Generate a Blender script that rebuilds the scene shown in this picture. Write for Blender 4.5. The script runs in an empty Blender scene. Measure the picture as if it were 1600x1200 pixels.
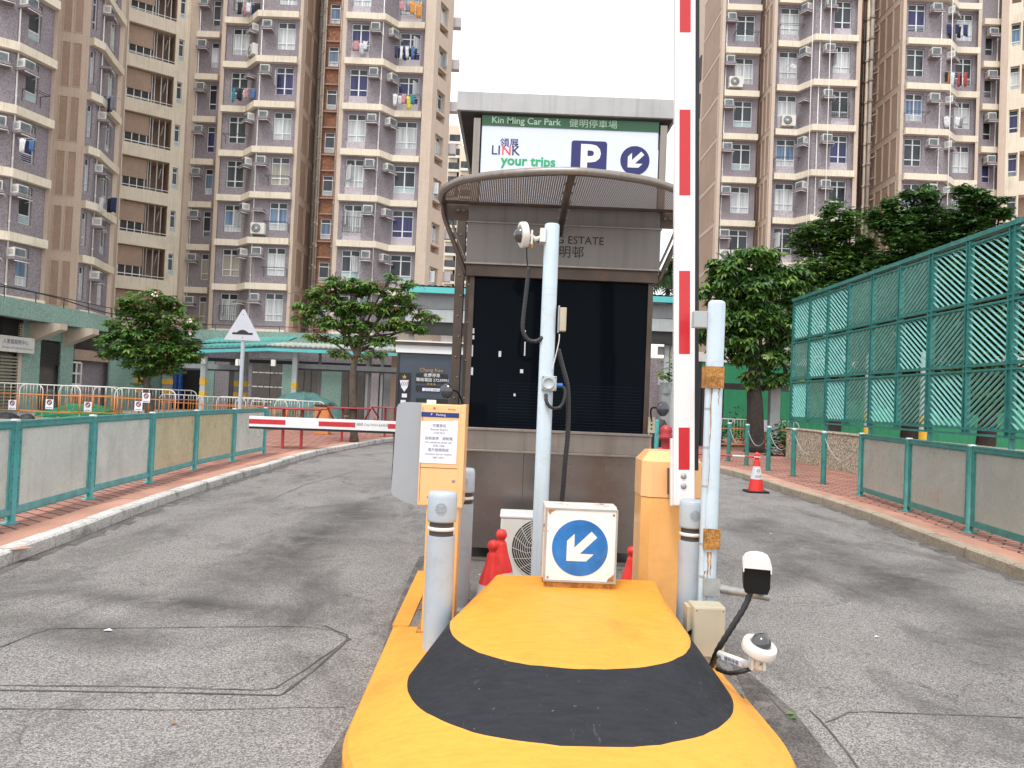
import bpy, math, random
from mathutils import Vector, Matrix
R_ = math.radians
random.seed(7)
scene = bpy.context.scene
COL = scene.collection

# ------------------------------------------------------------------ camera
FPX, EYE, PITCH, ROLL = 1200.0, 1.6, 1.2, 2.35
cam_d = bpy.data.cameras.new("camera")
cam_d.sensor_width = 36.0
cam_d.lens = 36.0 * FPX / 1600.0
cam_d.clip_start = 0.05
cam_d.clip_end = 2000
cam = bpy.data.objects.new("camera", cam_d)
COL.objects.link(cam)
CR = Matrix.Rotation(R_(90 + PITCH), 3, 'X') @ Matrix.Rotation(R_(ROLL), 3, 'Z')
cam.matrix_world = Matrix.Translation((0, 0, EYE)) @ CR.to_4x4()
scene.camera = cam

# ------------------------------------------------------------------ light
SUN_EL, SUN_AZ = 62.0, 200.0           # overcast: soft, high light from behind the camera
w = bpy.data.worlds.new("World"); scene.world = w; w.use_nodes = True
nt = w.node_tree; nt.nodes.clear()
wo = nt.nodes.new("ShaderNodeOutputWorld"); bg = nt.nodes.new("ShaderNodeBackground")
sky = nt.nodes.new("ShaderNodeTexSky"); sky.sky_type = 'NISHITA'; sky.sun_disc = False
sky.sun_elevation = R_(SUN_EL); sky.sun_rotation = R_(SUN_AZ)
sky.air_density = 1.0; sky.dust_density = 2.0; sky.ozone_density = 1.0
hsv = nt.nodes.new("ShaderNodeHueSaturation"); hsv.inputs['Saturation'].default_value = 0.25
hsv.inputs['Value'].default_value = 1.0
nt.links.new(sky.outputs[0], hsv.inputs['Color'])
mxs = nt.nodes.new("ShaderNodeMix"); mxs.data_type = 'RGBA'; mxs.inputs[0].default_value = 0.72
nt.links.new(hsv.outputs[0], mxs.inputs[6]); mxs.inputs[7].default_value = (9.0, 9.15, 9.4, 1)   # cloud layer
nt.links.new(mxs.outputs[2], bg.inputs['Color'])
bg.inputs['Strength'].default_value = 0.10
nt.links.new(bg.outputs[0], wo.inputs['Surface'])
sun_d = bpy.data.lights.new("sun", 'SUN'); sun_d.energy = 1.1; sun_d.angle = R_(14)
sun_d.color = (1.0, 0.97, 0.92)
sun = bpy.data.objects.new("sun", sun_d); COL.objects.link(sun)
sun.rotation_euler = (R_(90 - SUN_EL), 0, R_(180 - SUN_AZ))
scene.view_settings.view_transform = 'Standard'
scene.view_settings.look = 'None'
scene.view_settings.gamma = 1.0
scene.view_settings.use_curve_mapping = False
scene.view_settings.exposure = 0.98
scene.cycles.max_bounces = 6
scene.cycles.transparent_max_bounces = 12
scene.cycles.use_denoising = True

# ------------------------------------------------------------------ photo geometry -> world
def ray(u, v):
    return CR @ Vector(((u - 800) / FPX, (600 - v) / FPX, -1.0))
def D(u, v, Y):
    d = ray(u, v); k = Y / d.y
    return Vector((d.x * k, Y, EYE + d.z * k))
def G(u, v, z=0.0):
    d = ray(u, v); k = (z - EYE) / d.z
    return Vector((d.x * k, d.y * k, z))
def X(u, v, Y): return D(u, v, Y).x
def Z(u, v, Y): return D(u, v, Y).z

# ------------------------------------------------------------------ materials
MATS = {}
def lin(c):
    return tuple(((x / 255) / 12.92 if x / 255 <= 0.04045 else ((x / 255 + 0.055) / 1.055) ** 2.4) for x in c)
def new_mat(name):
    m = bpy.data.materials.new(name); m.use_nodes = True
    nt = m.node_tree; b = nt.nodes['Principled BSDF']
    MATS[name] = m
    return m, nt, b
def nnode(nt, t, **kw):
    n = nt.nodes.new(t)
    for k, v in kw.items(): setattr(n, k, v)
    return n
def setin(n, **kw):
    for k, v in kw.items():
        n.inputs[k.replace('_', ' ')].default_value = v
    return n
def ramp(nt, src, stops):
    r = nt.nodes.new("ShaderNodeValToRGB")
    el = r.color_ramp.elements
    while len(el) < len(stops): el.new(0.5)
    for e, (p, c) in zip(el, stops):
        e.position = p
        e.color = (c, c, c, 1) if isinstance(c, (int, float)) else (*c[:3], 1)
    nt.links.new(src, r.inputs[0])
    return r.outputs[0]
def mixc(nt, fac, a, b, mode='MIX'):
    n = nt.nodes.new("ShaderNodeMix"); n.data_type = 'RGBA'; n.blend_type = mode
    def s(i, v):
        if hasattr(v, 'links'): nt.links.new(v, n.inputs[i])
        elif isinstance(v, (int, float)): n.inputs[i].default_value = v
        else: n.inputs[i].default_value = (*v[:3], 1)
    if hasattr(fac, 'links'): nt.links.new(fac, n.inputs[0])
    else: n.inputs[0].default_value = fac
    s(6, a); s(7, b)
    return n.outputs[2]
def pos(nt, scale=(1, 1, 1)):
    g = nt.nodes.new("ShaderNodeNewGeometry"); mp = nt.nodes.new("ShaderNodeMapping")
    mp.inputs['Scale'].default_value = scale
    nt.links.new(g.outputs['Position'], mp.inputs[0])
    return mp.outputs[0]
def noise(nt, vec, scale, detail=4, rough=0.6, dist=0.0):
    n = nt.nodes.new("ShaderNodeTexNoise"); n.inputs['Scale'].default_value = scale
    n.inputs['Detail'].default_value = detail; n.inputs['Roughness'].default_value = rough
    n.inputs['Distortion'].default_value = dist
    nt.links.new(vec, n.inputs['Vector'])
    return n.outputs[0]
def bump(nt, b, h, strength=0.2, dist=0.01):
    n = nt.nodes.new("ShaderNodeBump"); n.inputs['Strength'].default_value = strength
    n.inputs['Distance'].default_value = dist
    nt.links.new(h, n.inputs['Height']); nt.links.new(n.outputs[0], b.inputs['Normal'])
def surf(name, col, rough=0.6, metal=0.0, var=0.15, scale=3.0, dirt=None, dirt_amt=0.4, dirt_scale=2.0,
         streak=0.0, fine=0.0, fine_scale=120, bmp=0.0, bmp_scale=60, coat=0.0, spec=None, rust=0.0, rust_scale=6.0):
    """painted / rendered / metal surface with broad tone variation, grain, dirt and rain streaks"""
    m, nt, b = new_mat(name)
    p = pos(nt)
    c = mixc(nt, ramp(nt, noise(nt, p, scale, 5), [(0.3, 0), (0.7, 1)]),
             tuple(x * (1 - var) for x in col), tuple(min(1, x * (1 + var)) for x in col))
    if fine:
        c = mixc(nt, fine, c, mixc(nt, 1.0, c, ramp(nt, noise(nt, p, fine_scale, 2), [(0.35, 0.25), (0.65, 1.7)]), 'MULTIPLY'))
    if dirt:
        f = ramp(nt, noise(nt, p, dirt_scale, 7, 0.7), [(0.5, 0), (0.75, dirt_amt)])
        c = mixc(nt, f, c, dirt)
    if streak:
        f = ramp(nt, noise(nt, pos(nt, (9, 9, 0.35)), 1.5, 4), [(0.5, 0), (0.8, streak)])
        c = mixc(nt, f, c, dirt or tuple(x * 0.4 for x in col))
    if rust:
        f = ramp(nt, noise(nt, p, rust_scale, 8, 0.75), [(0.60 - rust * 0.1, 0), (0.66 - rust * 0.1, 1)])
        c = mixc(nt, f, c, mixc(nt, noise(nt, p, 40, 3), (0.30, 0.10, 0.03), (0.12, 0.04, 0.02)))
    nt.links.new(c, b.inputs['Base Color'])
    b.inputs['Metallic'].default_value = metal
    r = ramp(nt, noise(nt, p, scale * 4, 3), [(0.2, max(0.02, rough - 0.1)), (0.8, min(1, rough + 0.1))])
    nt.links.new(r, b.inputs['Roughness'])
    if coat: b.inputs['Coat Weight'].default_value = coat; b.inputs['Coat Roughness'].default_value = 0.08
    if spec is not None: b.inputs['Specular IOR Level'].default_value = spec
    if bmp: bump(nt, b, noise(nt, p, bmp_scale, 4), bmp, 0.01)
    return m

def paint(name, c1, c2, chip, chips):
    """brushed road paint on concrete: brush marks, grime runs, chips"""
    m, nt, b = new_mat(name); p = pos(nt)
    c = mixc(nt, ramp(nt, noise(nt, pos(nt, (2.5, 14, 14)), 3.0, 5, 0.7), [(0.3, 0), (0.7, 1)]), c1, c2)
    c = mixc(nt, ramp(nt, noise(nt, p, 2.6, 7, 0.75), [(0.5, 0), (0.72, 0.45)]), c, tuple(x * 0.6 + 0.01 for x in c2))
    c = mixc(nt, ramp(nt, noise(nt, pos(nt, (5, 1.5, 1)), 5.0, 8, 0.8), [(0.62, 0), (0.70, 0.5)]), c, chip)
    c = mixc(nt, ramp(nt, noise(nt, p, 30, 5, 0.7), [(0.67, 0), (0.69, chips * 1.7)]), c, chip)
    sp = nnode(nt, "ShaderNodeTexVoronoi"); sp.inputs['Scale'].default_value = 22; nt.links.new(p, sp.inputs['Vector'])
    c = mixc(nt, ramp(nt, sp.outputs['Distance'], [(0.0, 0.9), (0.05, 0.0)]), c, tuple(x * 0.5 for x in chip))
    nt.links.new(c, b.inputs['Base Color'])
    nt.links.new(ramp(nt, noise(nt, p, 7, 5), [(0.3, 0.42), (0.7, 0.68)]), b.inputs['Roughness'])
    bp = mixc(nt, 0.5, noise(nt, pos(nt, (4, 22, 22)), 4, 4), noise(nt, p, 55, 5))
    bump(nt, b, bp, 0.35, 0.006)
surf('beige', (0.58, 0.475, 0.385), 0.85, var=0.06, scale=0.5, dirt=(0.30, 0.22, 0.16), dirt_amt=0.35, dirt_scale=0.5, streak=0.35, fine=0.15, fine_scale=25)
surf('beige_light', (0.74, 0.665, 0.535), 0.8, var=0.05, scale=0.6, dirt=(0.35, 0.28, 0.2), dirt_amt=0.35, dirt_scale=0.9, streak=0.5)
surf('brown_panel', (0.39, 0.28, 0.215), 0.85, var=0.10, scale=0.7, streak=0.25, fine=0.2, fine_scale=20)
surf('lilac', (0.255, 0.225, 0.245), 0.8, var=0.08, scale=0.8, fine=0.38, fine_scale=16, dirt=(0.20, 0.17, 0.19), dirt_amt=0.35, dirt_scale=0.7)
surf('lilac_light', (0.44, 0.40, 0.43), 0.8, var=0.08, scale=0.8, fine=0.3, fine_scale=16)
surf('teal_mosaic', (0.24, 0.37, 0.32), 0.7, var=0.10, scale=0.8, fine=0.35, fine_scale=16, streak=0.3)
surf('old_brick', (0.27, 0.125, 0.075), 0.9, var=0.3, scale=1.0, fine=0.4, fine_scale=8, streak=0.4)
surf('concrete', (0.30, 0.29, 0.27), 0.9, var=0.15, scale=1.2, fine=0.3, fine_scale=50, dirt=(0.10, 0.10, 0.09), dirt_amt=0.5, bmp=0.2)
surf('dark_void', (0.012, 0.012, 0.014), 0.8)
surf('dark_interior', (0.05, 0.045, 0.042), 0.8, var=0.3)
surf('alu', (0.68, 0.70, 0.70), 0.45, 0.3, var=0.08)
surf('lilac_dark', (0.15, 0.125, 0.14), 0.8)
surf('white_pipe', (0.75, 0.74, 0.72), 0.5, var=0.1, scale=1.0, streak=0.2)
surf('grey_pipe', (0.42, 0.36, 0.32), 0.6, var=0.2, scale=1.0, streak=0.3)
surf('dark_metal', (0.05, 0.05, 0.05), 0.5, 0.4)
def glassy(name, col, col2=None, pleat=0.0):
    m, nt, b = new_mat(name)
    p = pos(nt)
    f = ramp(nt, noise(nt, pos(nt, (pleat or 1, pleat or 1, 0.25)), 1.0, 2), [(0.35, 0), (0.65, 1)])
    c = mixc(nt, f, col, col2 or tuple(x * 1.8 for x in col))
    nt.links.new(c, b.inputs['Base Color'])
    b.inputs['Roughness'].default_value = 0.35
    b.inputs['Coat Weight'].default_value = 0.45; b.inputs['Coat Roughness'].default_value = 0.03
    b.inputs['Specular IOR Level'].default_value = 0.2
    return m
glassy('pane_dark', (0.015, 0.02, 0.024), (0.06, 0.07, 0.08), 1.0)
glassy('pane_white', (0.36, 0.39, 0.40), (0.66, 0.68, 0.68), 9)
glassy('pane_blue', (0.07, 0.11, 0.20), (0.18, 0.27, 0.38), 8)
glassy('pane_cream', (0.25, 0.23, 0.18), (0.42, 0.40, 0.33), 8)
glassy('pane_navy', (0.02, 0.02, 0.07), (0.05, 0.05, 0.16), 8)
glassy('pane_frost', (0.34, 0.45, 0.46), (0.45, 0.55, 0.56), 1)
PANES = ['pane_dark', 'pane_white', 'pane_white', 'pane_blue', 'pane_cream', 'pane_dark', 'pane_navy', 'pane_white', 'pane_dark']

surf('ac_white', (0.68, 0.66, 0.61), 0.5, var=0.1, scale=2, streak=0.3)
surf('ac_grille', (0.16, 0.19, 0.20), 0.5, var=0.4, scale=3)
surf('teal_paint', (0.055, 0.31, 0.30), 0.42, var=0.18, scale=5, dirt=(0.17, 0.45, 0.44), dirt_amt=0.55, dirt_scale=7, coat=0.15, fine=0.15, streak=0.25)
surf('teal_paint_worn', (0.15, 0.44, 0.44), 0.5, var=0.2, scale=6, dirt=(0.25, 0.33, 0.30), dirt_amt=0.6, dirt_scale=9, fine=0.2, streak=0.4)
surf('teal_deep', (0.035, 0.205, 0.18), 0.45, var=0.25, scale=6, dirt=(0.10, 0.32, 0.28), dirt_amt=0.6, dirt_scale=9, coat=0.1, fine=0.2, streak=0.3)
surf('rope_grey', (0.38, 0.39, 0.37), 0.8)
surf('teal_dark', (0.025, 0.175, 0.155), 0.45, var=0.25, scale=5, dirt=(0.07, 0.30, 0.27), dirt_amt=0.7, dirt_scale=4)
surf('teal_blade', (0.17, 0.47, 0.43), 0.5, var=0.2, scale=5)
surf('galv_cap', (0.55, 0.60, 0.58), 0.45, 0.3)
surf('panel_grey', (0.64, 0.68, 0.63), 0.28, var=0.10, scale=1.6, dirt=(0.33, 0.35, 0.30), dirt_amt=0.6, dirt_scale=2.2, streak=0.4, coat=0.3)
surf('panel_yellow', (0.60, 0.55, 0.33), 0.3, var=0.10, scale=1.6, dirt=(0.27, 0.22, 0.12), dirt_amt=0.7, dirt_scale=2.5, streak=0.4, coat=0.3)
surf('panel_right', (0.37, 0.38, 0.33), 0.28, var=0.15, scale=1.4, dirt=(0.33, 0.33, 0.28), dirt_amt=0.6, dirt_scale=3, streak=0.5, coat=0.3)
paint('yellow_paint', (0.84, 0.365, 0.045), (0.74, 0.30, 0.035), (0.32, 0.21, 0.10), 0.5)
paint('black_paint', (0.011, 0.012, 0.016), (0.022, 0.023, 0.028), (0.14, 0.13, 0.12), 0.5)
MATS['black_paint'].node_tree.nodes['Principled BSDF'].inputs['Specular IOR Level'].default_value = 0.3
surf('orange_metal', (0.90, 0.51, 0.23), 0.4, var=0.04, scale=2, coat=0.2, streak=0.06)
surf('orange_metal_deep', (0.87, 0.46, 0.15), 0.42, var=0.05, scale=2, coat=0.2, dirt=(0.5, 0.22, 0.05), dirt_amt=0.3, dirt_scale=6, streak=0.15)
surf('grey_housing', (0.34, 0.36, 0.385), 0.45, var=0.06, coat=0.1)
surf('post_grey', (0.43, 0.49, 0.545), 0.42, var=0.05, scale=4, dirt=(0.30, 0.30, 0.28), dirt_amt=0.5, dirt_scale=9, coat=0.15, streak=0.15)
surf('post_band', (0.72, 0.72, 0.70), 0.4, var=0.05)
surf('dark_gap', (0.07, 0.06, 0.055), 0.7)
surf('pole_blue', (0.53, 0.63, 0.70), 0.4, var=0.06, scale=5, dirt=(0.33, 0.34, 0.33), dirt_amt=0.45, dirt_scale=10, streak=0.35, coat=0.1)
surf('white_paint', (0.80, 0.80, 0.80), 0.4, var=0.03, coat=0.2, streak=0.05)
surf('red_tape', (0.56, 0.016, 0.022), 0.35, var=0.06, scale=8, coat=0.3)
surf('black_rubber', (0.012, 0.012, 0.015), 0.6)
surf('black_conduit', (0.02, 0.02, 0.023), 0.45)
surf('red_plastic', (0.80, 0.035, 0.03), 0.45, var=0.08, scale=6, coat=0.1, dirt=(0.4, 0.05, 0.04), dirt_amt=0.4, dirt_scale=12)
surf('cone_white', (0.70, 0.68, 0.70), 0.4)
surf('rust_plate', (0.42, 0.20, 0.05), 0.85, var=0.5, scale=14, dirt=(0.13, 0.045, 0.018), dirt_amt=1.0, dirt_scale=26, fine=0.6, fine_scale=200, bmp=0.5)
surf('rusty_white', (0.66, 0.62, 0.56), 0.6, var=0.08, rust=0.55, rust_scale=7, streak=0.3)
surf('sign_white', (0.70, 0.74, 0.75), 0.4, var=0.05, rust=0.02, rust_scale=6, coat=0.2)
surf('sign_blue', (0.010, 0.15, 0.46), 0.4, var=0.25, scale=9, dirt=(0.08, 0.24, 0.45), dirt_amt=0.5, dirt_scale=14, coat=0.2)
surf('steel', (0.30, 0.265, 0.235), 0.38, 0.75, var=0.12, scale=1.5, streak=0.5, dirt=(0.12, 0.09, 0.07), dirt_amt=0.4, dirt_scale=3)
surf('steel_header', (0.215, 0.20, 0.188), 0.5, 0.2, var=0.12, scale=1.5, streak=0.4)
surf('steel_low', (0.235, 0.205, 0.19), 0.27, 0.8, var=0.08, scale=0.6, streak=0.10, dirt=(0.24, 0.20, 0.18), dirt_amt=0.3, dirt_scale=1.2)
surf('steel_brown', (0.105, 0.078, 0.062), 0.5, 0.4, var=0.25, scale=5, rust=0.15)
surf('roof_metal', (0.44, 0.435, 0.43), 0.5, 0.35, var=0.15, scale=2, streak=0.5, dirt=(0.2, 0.19, 0.17), dirt_amt=0.5)
surf('sign_green', (0.008, 0.095, 0.03), 0.35, var=0.05, coat=0.3)
surf('sign_face', (0.68, 0.74, 0.86), 0.35, var=0.03, scale=0.8, coat=0.3)
surf('ink_green', (0.02, 0.36, 0.14), 0.5); surf('ink_navy', (0.018, 0.022, 0.13), 0.5)
surf('ink_red', (0.75, 0.08, 0.10), 0.5); surf('ink_white', (0.75, 0.76, 0.78), 0.5)
surf('ink_pale', (0.42, 0.60, 0.44), 0.5); surf('ink_black', (0.02, 0.02, 0.022), 0.6)
surf('ink_grey', (0.20, 0.20, 0.24), 0.6); surf('ink_gold', (0.45, 0.28, 0.08), 0.5); surf('ink_blue', (0.01, 0.04, 0.20), 0.4)
surf('paper', (0.76, 0.76, 0.84), 0.6, var=0.02)
surf('cream_box', (0.50, 0.44, 0.32), 0.5, var=0.08, scale=4, streak=0.25)
surf('cam_white', (0.76, 0.74, 0.68), 0.4, var=0.06, scale=8, rust=0.02, rust_scale=20)
surf('cam_black', (0.009, 0.009, 0.010), 0.45, spec=0.25)
surf('galv', (0.42, 0.43, 0.42), 0.45, 0.5, var=0.15, scale=10)
surf('slate_panel', (0.045, 0.06, 0.085), 0.4, var=0.15, coat=0.2)
surf('grey_paint', (0.26, 0.28, 0.285), 0.6, var=0.1, streak=0.3)
surf('light_grey', (0.42, 0.46, 0.46), 0.6, var=0.08, streak=0.2)
surf('yellow_band', (0.72, 0.42, 0.03), 0.5)
surf('teal_roof', (0.09, 0.36, 0.33), 0.5, var=0.15, scale=1.5, dirt=(0.20, 0.28, 0.25), dirt_amt=0.7, dirt_scale=1.5)
surf('teal_trim', (0.10, 0.50, 0.50), 0.45, var=0.06)
surf('roof_pale', (0.42, 0.46, 0.40), 0.7, var=0.2, scale=3, dirt=(0.10, 0.20, 0.15), dirt_amt=0.8, dirt_scale=6)
surf('shutter', (0.13, 0.115, 0.105), 0.5, 0.3, var=0.15, streak=0.3)
surf('khaki_shutter', (0.27, 0.26, 0.20), 0.6, var=0.1)
surf('red_frame', (0.42, 0.035, 0.045), 0.45, var=0.15, scale=6, dirt=(0.25, 0.08, 0.08), dirt_amt=0.5, dirt_scale=8)
surf('red_board', (0.22, 0.07, 0.065), 0.6, var=0.25, scale=5)
surf('orange_bar', (0.62, 0.24, 0.07), 0.5, var=0.15, scale=8)
surf('blue_tarp', (0.02, 0.09, 0.35), 0.6); surf('green_sheet', (0.015, 0.19, 0.08), 0.7, var=0.12, scale=1.2)
surf('green_tarp', (0.06, 0.15, 0.14), 0.6, var=0.2)
surf('bark', (0.10, 0.075, 0.055), 0.9, var=0.35, scale=8, fine=0.4, bmp=0.5)
surf('bark_dark', (0.035, 0.028, 0.024), 0.9, var=0.35, scale=8, bmp=0.5)
surf('flower_white', (0.72, 0.60, 0.62), 0.6); surf('flower_red', (0.40, 0.09, 0.06), 0.6)
surf('dirt_bit', (0.09, 0.075, 0.06), 0.9)
surf('ink_pale_white', (0.52, 0.56, 0.62), 0.5, var=0.05)
surf('dry_leaf', (0.35, 0.18, 0.06), 0.7)
surf('far_wall', (0.70, 0.58, 0.45), 0.85, var=0.04, scale=0.1)
surf('far_band', (0.50, 0.48, 0.48), 0.85, var=0.06, scale=0.2)
def leafmat(name, c, trans=0.25):
    m, nt, b = new_mat(name)
    p = pos(nt)
    cc = mixc(nt, noise(nt, p, 6, 3), tuple(x * 0.65 for x in c), tuple(x * 1.45 for x in c))
    nt.links.new(cc, b.inputs['Base Color']); b.inputs['Roughness'].default_value = 0.42
    tr = nt.nodes.new("ShaderNodeBsdfTranslucent"); nt.links.new(cc, tr.inputs[0])
    mx = nt.nodes.new("ShaderNodeMixShader"); mx.inputs[0].default_value = trans
    nt.links.new(b.outputs[0], mx.inputs[1]); nt.links.new(tr.outputs[0], mx.inputs[2])
    nt.links.new(mx.outputs[0], nt.nodes['Material Output'].inputs[0])
leafmat('leaf_a', (0.085, 0.19, 0.035), 0.35); leafmat('leaf_b', (0.045, 0.115, 0.026)); leafmat('leaf_c', (0.19, 0.31, 0.055), 0.35)
leafmat('leaf_red', (0.13, 0.06, 0.03)); leafmat('leaf_dark', (0.032, 0.075, 0.022), 0.15); leafmat('leaf_dark2', (0.058, 0.13, 0.03), 0.25)
leafmat('leaf_lush', (0.12, 0.25, 0.045), 0.35); 

# dark tinted glass of the booth
m, nt_, b = new_mat('booth_glass')
b.inputs['Base Color'].default_value = (0.004, 0.006, 0.009, 1); b.inputs['Roughness'].default_value = 0.06
b.inputs['Specular IOR Level'].default_value = 0.035
m, nt_, b = new_mat('dome_glass')
b.inputs['Base Color'].default_value = (0.05, 0.05, 0.055, 1); b.inputs['Roughness'].default_value = 0.05; b.inputs['Coat Weight'].default_value = 1
m, nt_, b = new_mat('mirror_glass')
b.inputs['Base Color'].default_value = (0.10, 0.10, 0.11, 1); b.inputs['Roughness'].default_value = 0.15; b.inputs['Metallic'].default_value = 0.6
# perforated brown mesh of the awning
m, nt_, b = new_mat('mesh_sheet')
b.inputs['Base Color'].default_value = (0.36, 0.29, 0.24, 1); b.inputs['Roughness'].default_value = 0.6; b.inputs['Metallic'].default_value = 0.3
p_ = pos(nt_, (55, 55, 55)); sx = nt_.nodes.new("ShaderNodeSeparateXYZ"); nt_.links.new(p_, sx.inputs[0])
outs = []
for ax in (0, 1):
    fr = nnode(nt_, "ShaderNodeMath", operation='FRACT'); nt_.links.new(sx.outputs[ax], fr.inputs[0])
    gt = nnode(nt_, "ShaderNodeMath", operation='GREATER_THAN'); nt_.links.new(fr.outputs[0], gt.inputs[0]); gt.inputs[1].default_value = 0.66
    outs.append(gt.outputs[0])
mu = nnode(nt_, "ShaderNodeMath", operation='MULTIPLY'); nt_.links.new(outs[0], mu.inputs[0]); nt_.links.new(outs[1], mu.inputs[1])
inv = nnode(nt_, "ShaderNodeMath", operation='SUBTRACT'); inv.inputs[0].default_value = 1; nt_.links.new(mu.outputs[0], inv.inputs[1])
nt_.links.new(inv.outputs[0], b.inputs['Alpha'])

# asphalt: light aggregate, tar stains, hairline cracks
m, nt_, b = new_mat('asphalt')
p = pos(nt_)
c = mixc(nt_, ramp(nt_, noise(nt_, p, 0.8, 6, 0.65), [(0.3, 0), (0.7, 1)]), (0.19, 0.178, 0.170), (0.265, 0.25, 0.24))
vo = nnode(nt_, "ShaderNodeTexVoronoi"); vo.inputs['Scale'].default_value = 150; nt_.links.new(p, vo.inputs['Vector'])
sepc = nt_.nodes.new("ShaderNodeSeparateColor"); nt_.links.new(vo.outputs['Color'], sepc.inputs[0])
c = mixc(nt_, 0.85, c, mixc(nt_, 1.0, c, ramp(nt_, sepc.outputs[0], [(0.05, 0.34), (0.45, 0.92), (0.95, 1.75)]), 'MULTIPLY'))
c = mixc(nt_, 1.0, c, ramp(nt_, noise(nt_, p, 60, 4, 0.7), [(0.32, 0.80), (0.68, 1.15)]), 'MULTIPLY')
st = ramp(nt_, noise(nt_, pos(nt_, (0.9, 0.45, 1)), 1.3, 8, 0.72, 0.6), [(0.50, 0), (0.66, 0.72)])
c = mixc(nt_, st, c, (0.075, 0.070, 0.066))
# oil and tyre stains that lie on the lanes
for (u_, v_, ru, rv, rot_, am) in ((470, 850, 0.55, 4.2, 0.05, 0.75), (250, 830, 0.4, 4.0, 0.05, 0.35), (1330, 880, 0.55, 3.6, 0.0, 0.65), (1215, 860, 0.35, 3.0, 0.0, 0.4), (300, 945, 1.5, 0.28, 0.2, 0.8), (560, 800, 0.5, 1.6, -0.35, 0.7), (100, 985, 1.2, 0.4, 0.3, 0.6), (640, 740, 0.35, 2.2, -0.3, 0.6), (1420, 905, 0.5, 1.5, 0.75, 0.75), (1180, 820, 0.4, 1.4, 0.5, 0.65), (1560, 1000, 0.6, 1.2, 0.8, 0.6), (480, 900, 0.35, 1.2, -0.4, 0.55), (1230, 900, 0.3, 1.0, 0.6, 0.5)):
    g_ = G(u_, v_); ge = nt_.nodes.new("ShaderNodeNewGeometry"); mp_ = nt_.nodes.new("ShaderNodeMapping"); mp_.vector_type = 'TEXTURE'
    mp_.inputs['Location'].default_value = (g_.x, g_.y, 0); mp_.inputs['Rotation'].default_value = (0, 0, -rot_); mp_.inputs['Scale'].default_value = (ru, rv, 1)
    nt_.links.new(ge.outputs['Position'], mp_.inputs[0]); ln = nnode(nt_, "ShaderNodeVectorMath", operation='LENGTH'); nt_.links.new(mp_.outputs[0], ln.inputs[0])
    f_ = ramp(nt_, ln.outputs['Value'], [(0.2, min(1, am * 1.15)), (1.35, 0)]); n2 = ramp(nt_, noise(nt_, p, 3.0, 7, 0.75), [(0.30, 0.15), (0.58, 1)])
    mm = nnode(nt_, "ShaderNodeMath", operation='MULTIPLY'); nt_.links.new(f_, mm.inputs[0]); nt_.links.new(n2, mm.inputs[1])
    c = mixc(nt_, mm.outputs[0], c, (0.062, 0.056, 0.052))
vc = nnode(nt_, "ShaderNodeTexVoronoi", feature='DISTANCE_TO_EDGE'); vc.inputs['Scale'].default_value = 0.55
dn = nt_.nodes.new("ShaderNodeTexNoise"); dn.inputs['Scale'].default_value = 2.2; dn.inputs['Detail'].default_value = 8
nt_.links.new(p, dn.inputs['Vector'])
ad = nnode(nt_, "ShaderNodeVectorMath", operation='ADD'); nt_.links.new(p, ad.inputs[0]); nt_.links.new(dn.outputs['Color'], ad.inputs[1])
nt_.links.new(ad.outputs[0], vc.inputs['Vector'])
ck = ramp(nt_, vc.outputs['Distance'], [(0.0, 0.55), (0.006, 0)])
c = mixc(nt_, ck, c, (0.04, 0.04, 0.04))
nt_.links.new(c, b.inputs['Base Color']); b.inputs['Roughness'].default_value = 0.9
bump(nt_, b, vo.outputs['Distance'], 0.5, 0.006)

def paver(name, c1, c2, mortar, rot, bw, rh, grime):
    m, nt_, b = new_mat(name)
    g = nt_.nodes.new("ShaderNodeNewGeometry"); mp = nt_.nodes.new("ShaderNodeMapping")
    mp.inputs['Rotation'].default_value = (0, 0, rot); nt_.links.new(g.outputs['Position'], mp.inputs[0])
    br = nt_.nodes.new("ShaderNodeTexBrick"); nt_.links.new(mp.outputs[0], br.inputs['Vector'])
    br.inputs['Color1'].default_value = (*c1, 1); br.inputs['Color2'].default_value = (*c2, 1); br.inputs['Mortar'].default_value = (*mortar, 1)
    br.inputs['Scale'].default_value = 1.0; br.inputs['Brick Width'].default_value = bw; br.inputs['Row Height'].default_value = rh
    br.inputs['Mortar Size'].default_value = 0.014; br.inputs['Bias'].default_value = 0.0
    p = pos(nt_)
    c = mixc(nt_, 1.0, br.outputs[0], ramp(nt_, noise(nt_, p, 1.5, 6, 0.7), [(0.3, 0.65), (0.7, 1.25)]), 'MULTIPLY')
    c = mixc(nt_, ramp(nt_, noise(nt_, p, 3, 8, 0.75), [(0.5, 0), (0.75, grime)]), c, (0.10, 0.07, 0.06))
    c = mixc(nt_, 0.35, c, mixc(nt_, 1.0, c, ramp(nt_, noise(nt_, p, 90, 2), [(0.3, 0.4), (0.7, 1.5)]), 'MULTIPLY'))
    nt_.links.new(c, b.inputs['Base Color']); b.inputs['Roughness'].default_value = 0.85
    bump(nt_, b, br.outputs['Fac'], -0.4, 0.004)
paver('pavers', (0.50, 0.225, 0.165), (0.34, 0.165, 0.125), (0.07, 0.045, 0.04), 0.62, 0.34, 0.17, 0.5)
paver('pavers_edge', (0.55, 0.29, 0.21), (0.50, 0.26, 0.19), (0.20, 0.12, 0.09), 0.0, 5.0, 5.0, 0.4)
surf('kerb_white', (0.62, 0.60, 0.57), 0.8, var=0.12, scale=2, dirt=(0.10, 0.095, 0.085), dirt_amt=1.0, dirt_scale=4.0, fine=0.35, fine_scale=60, bmp=0.3)
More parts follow.
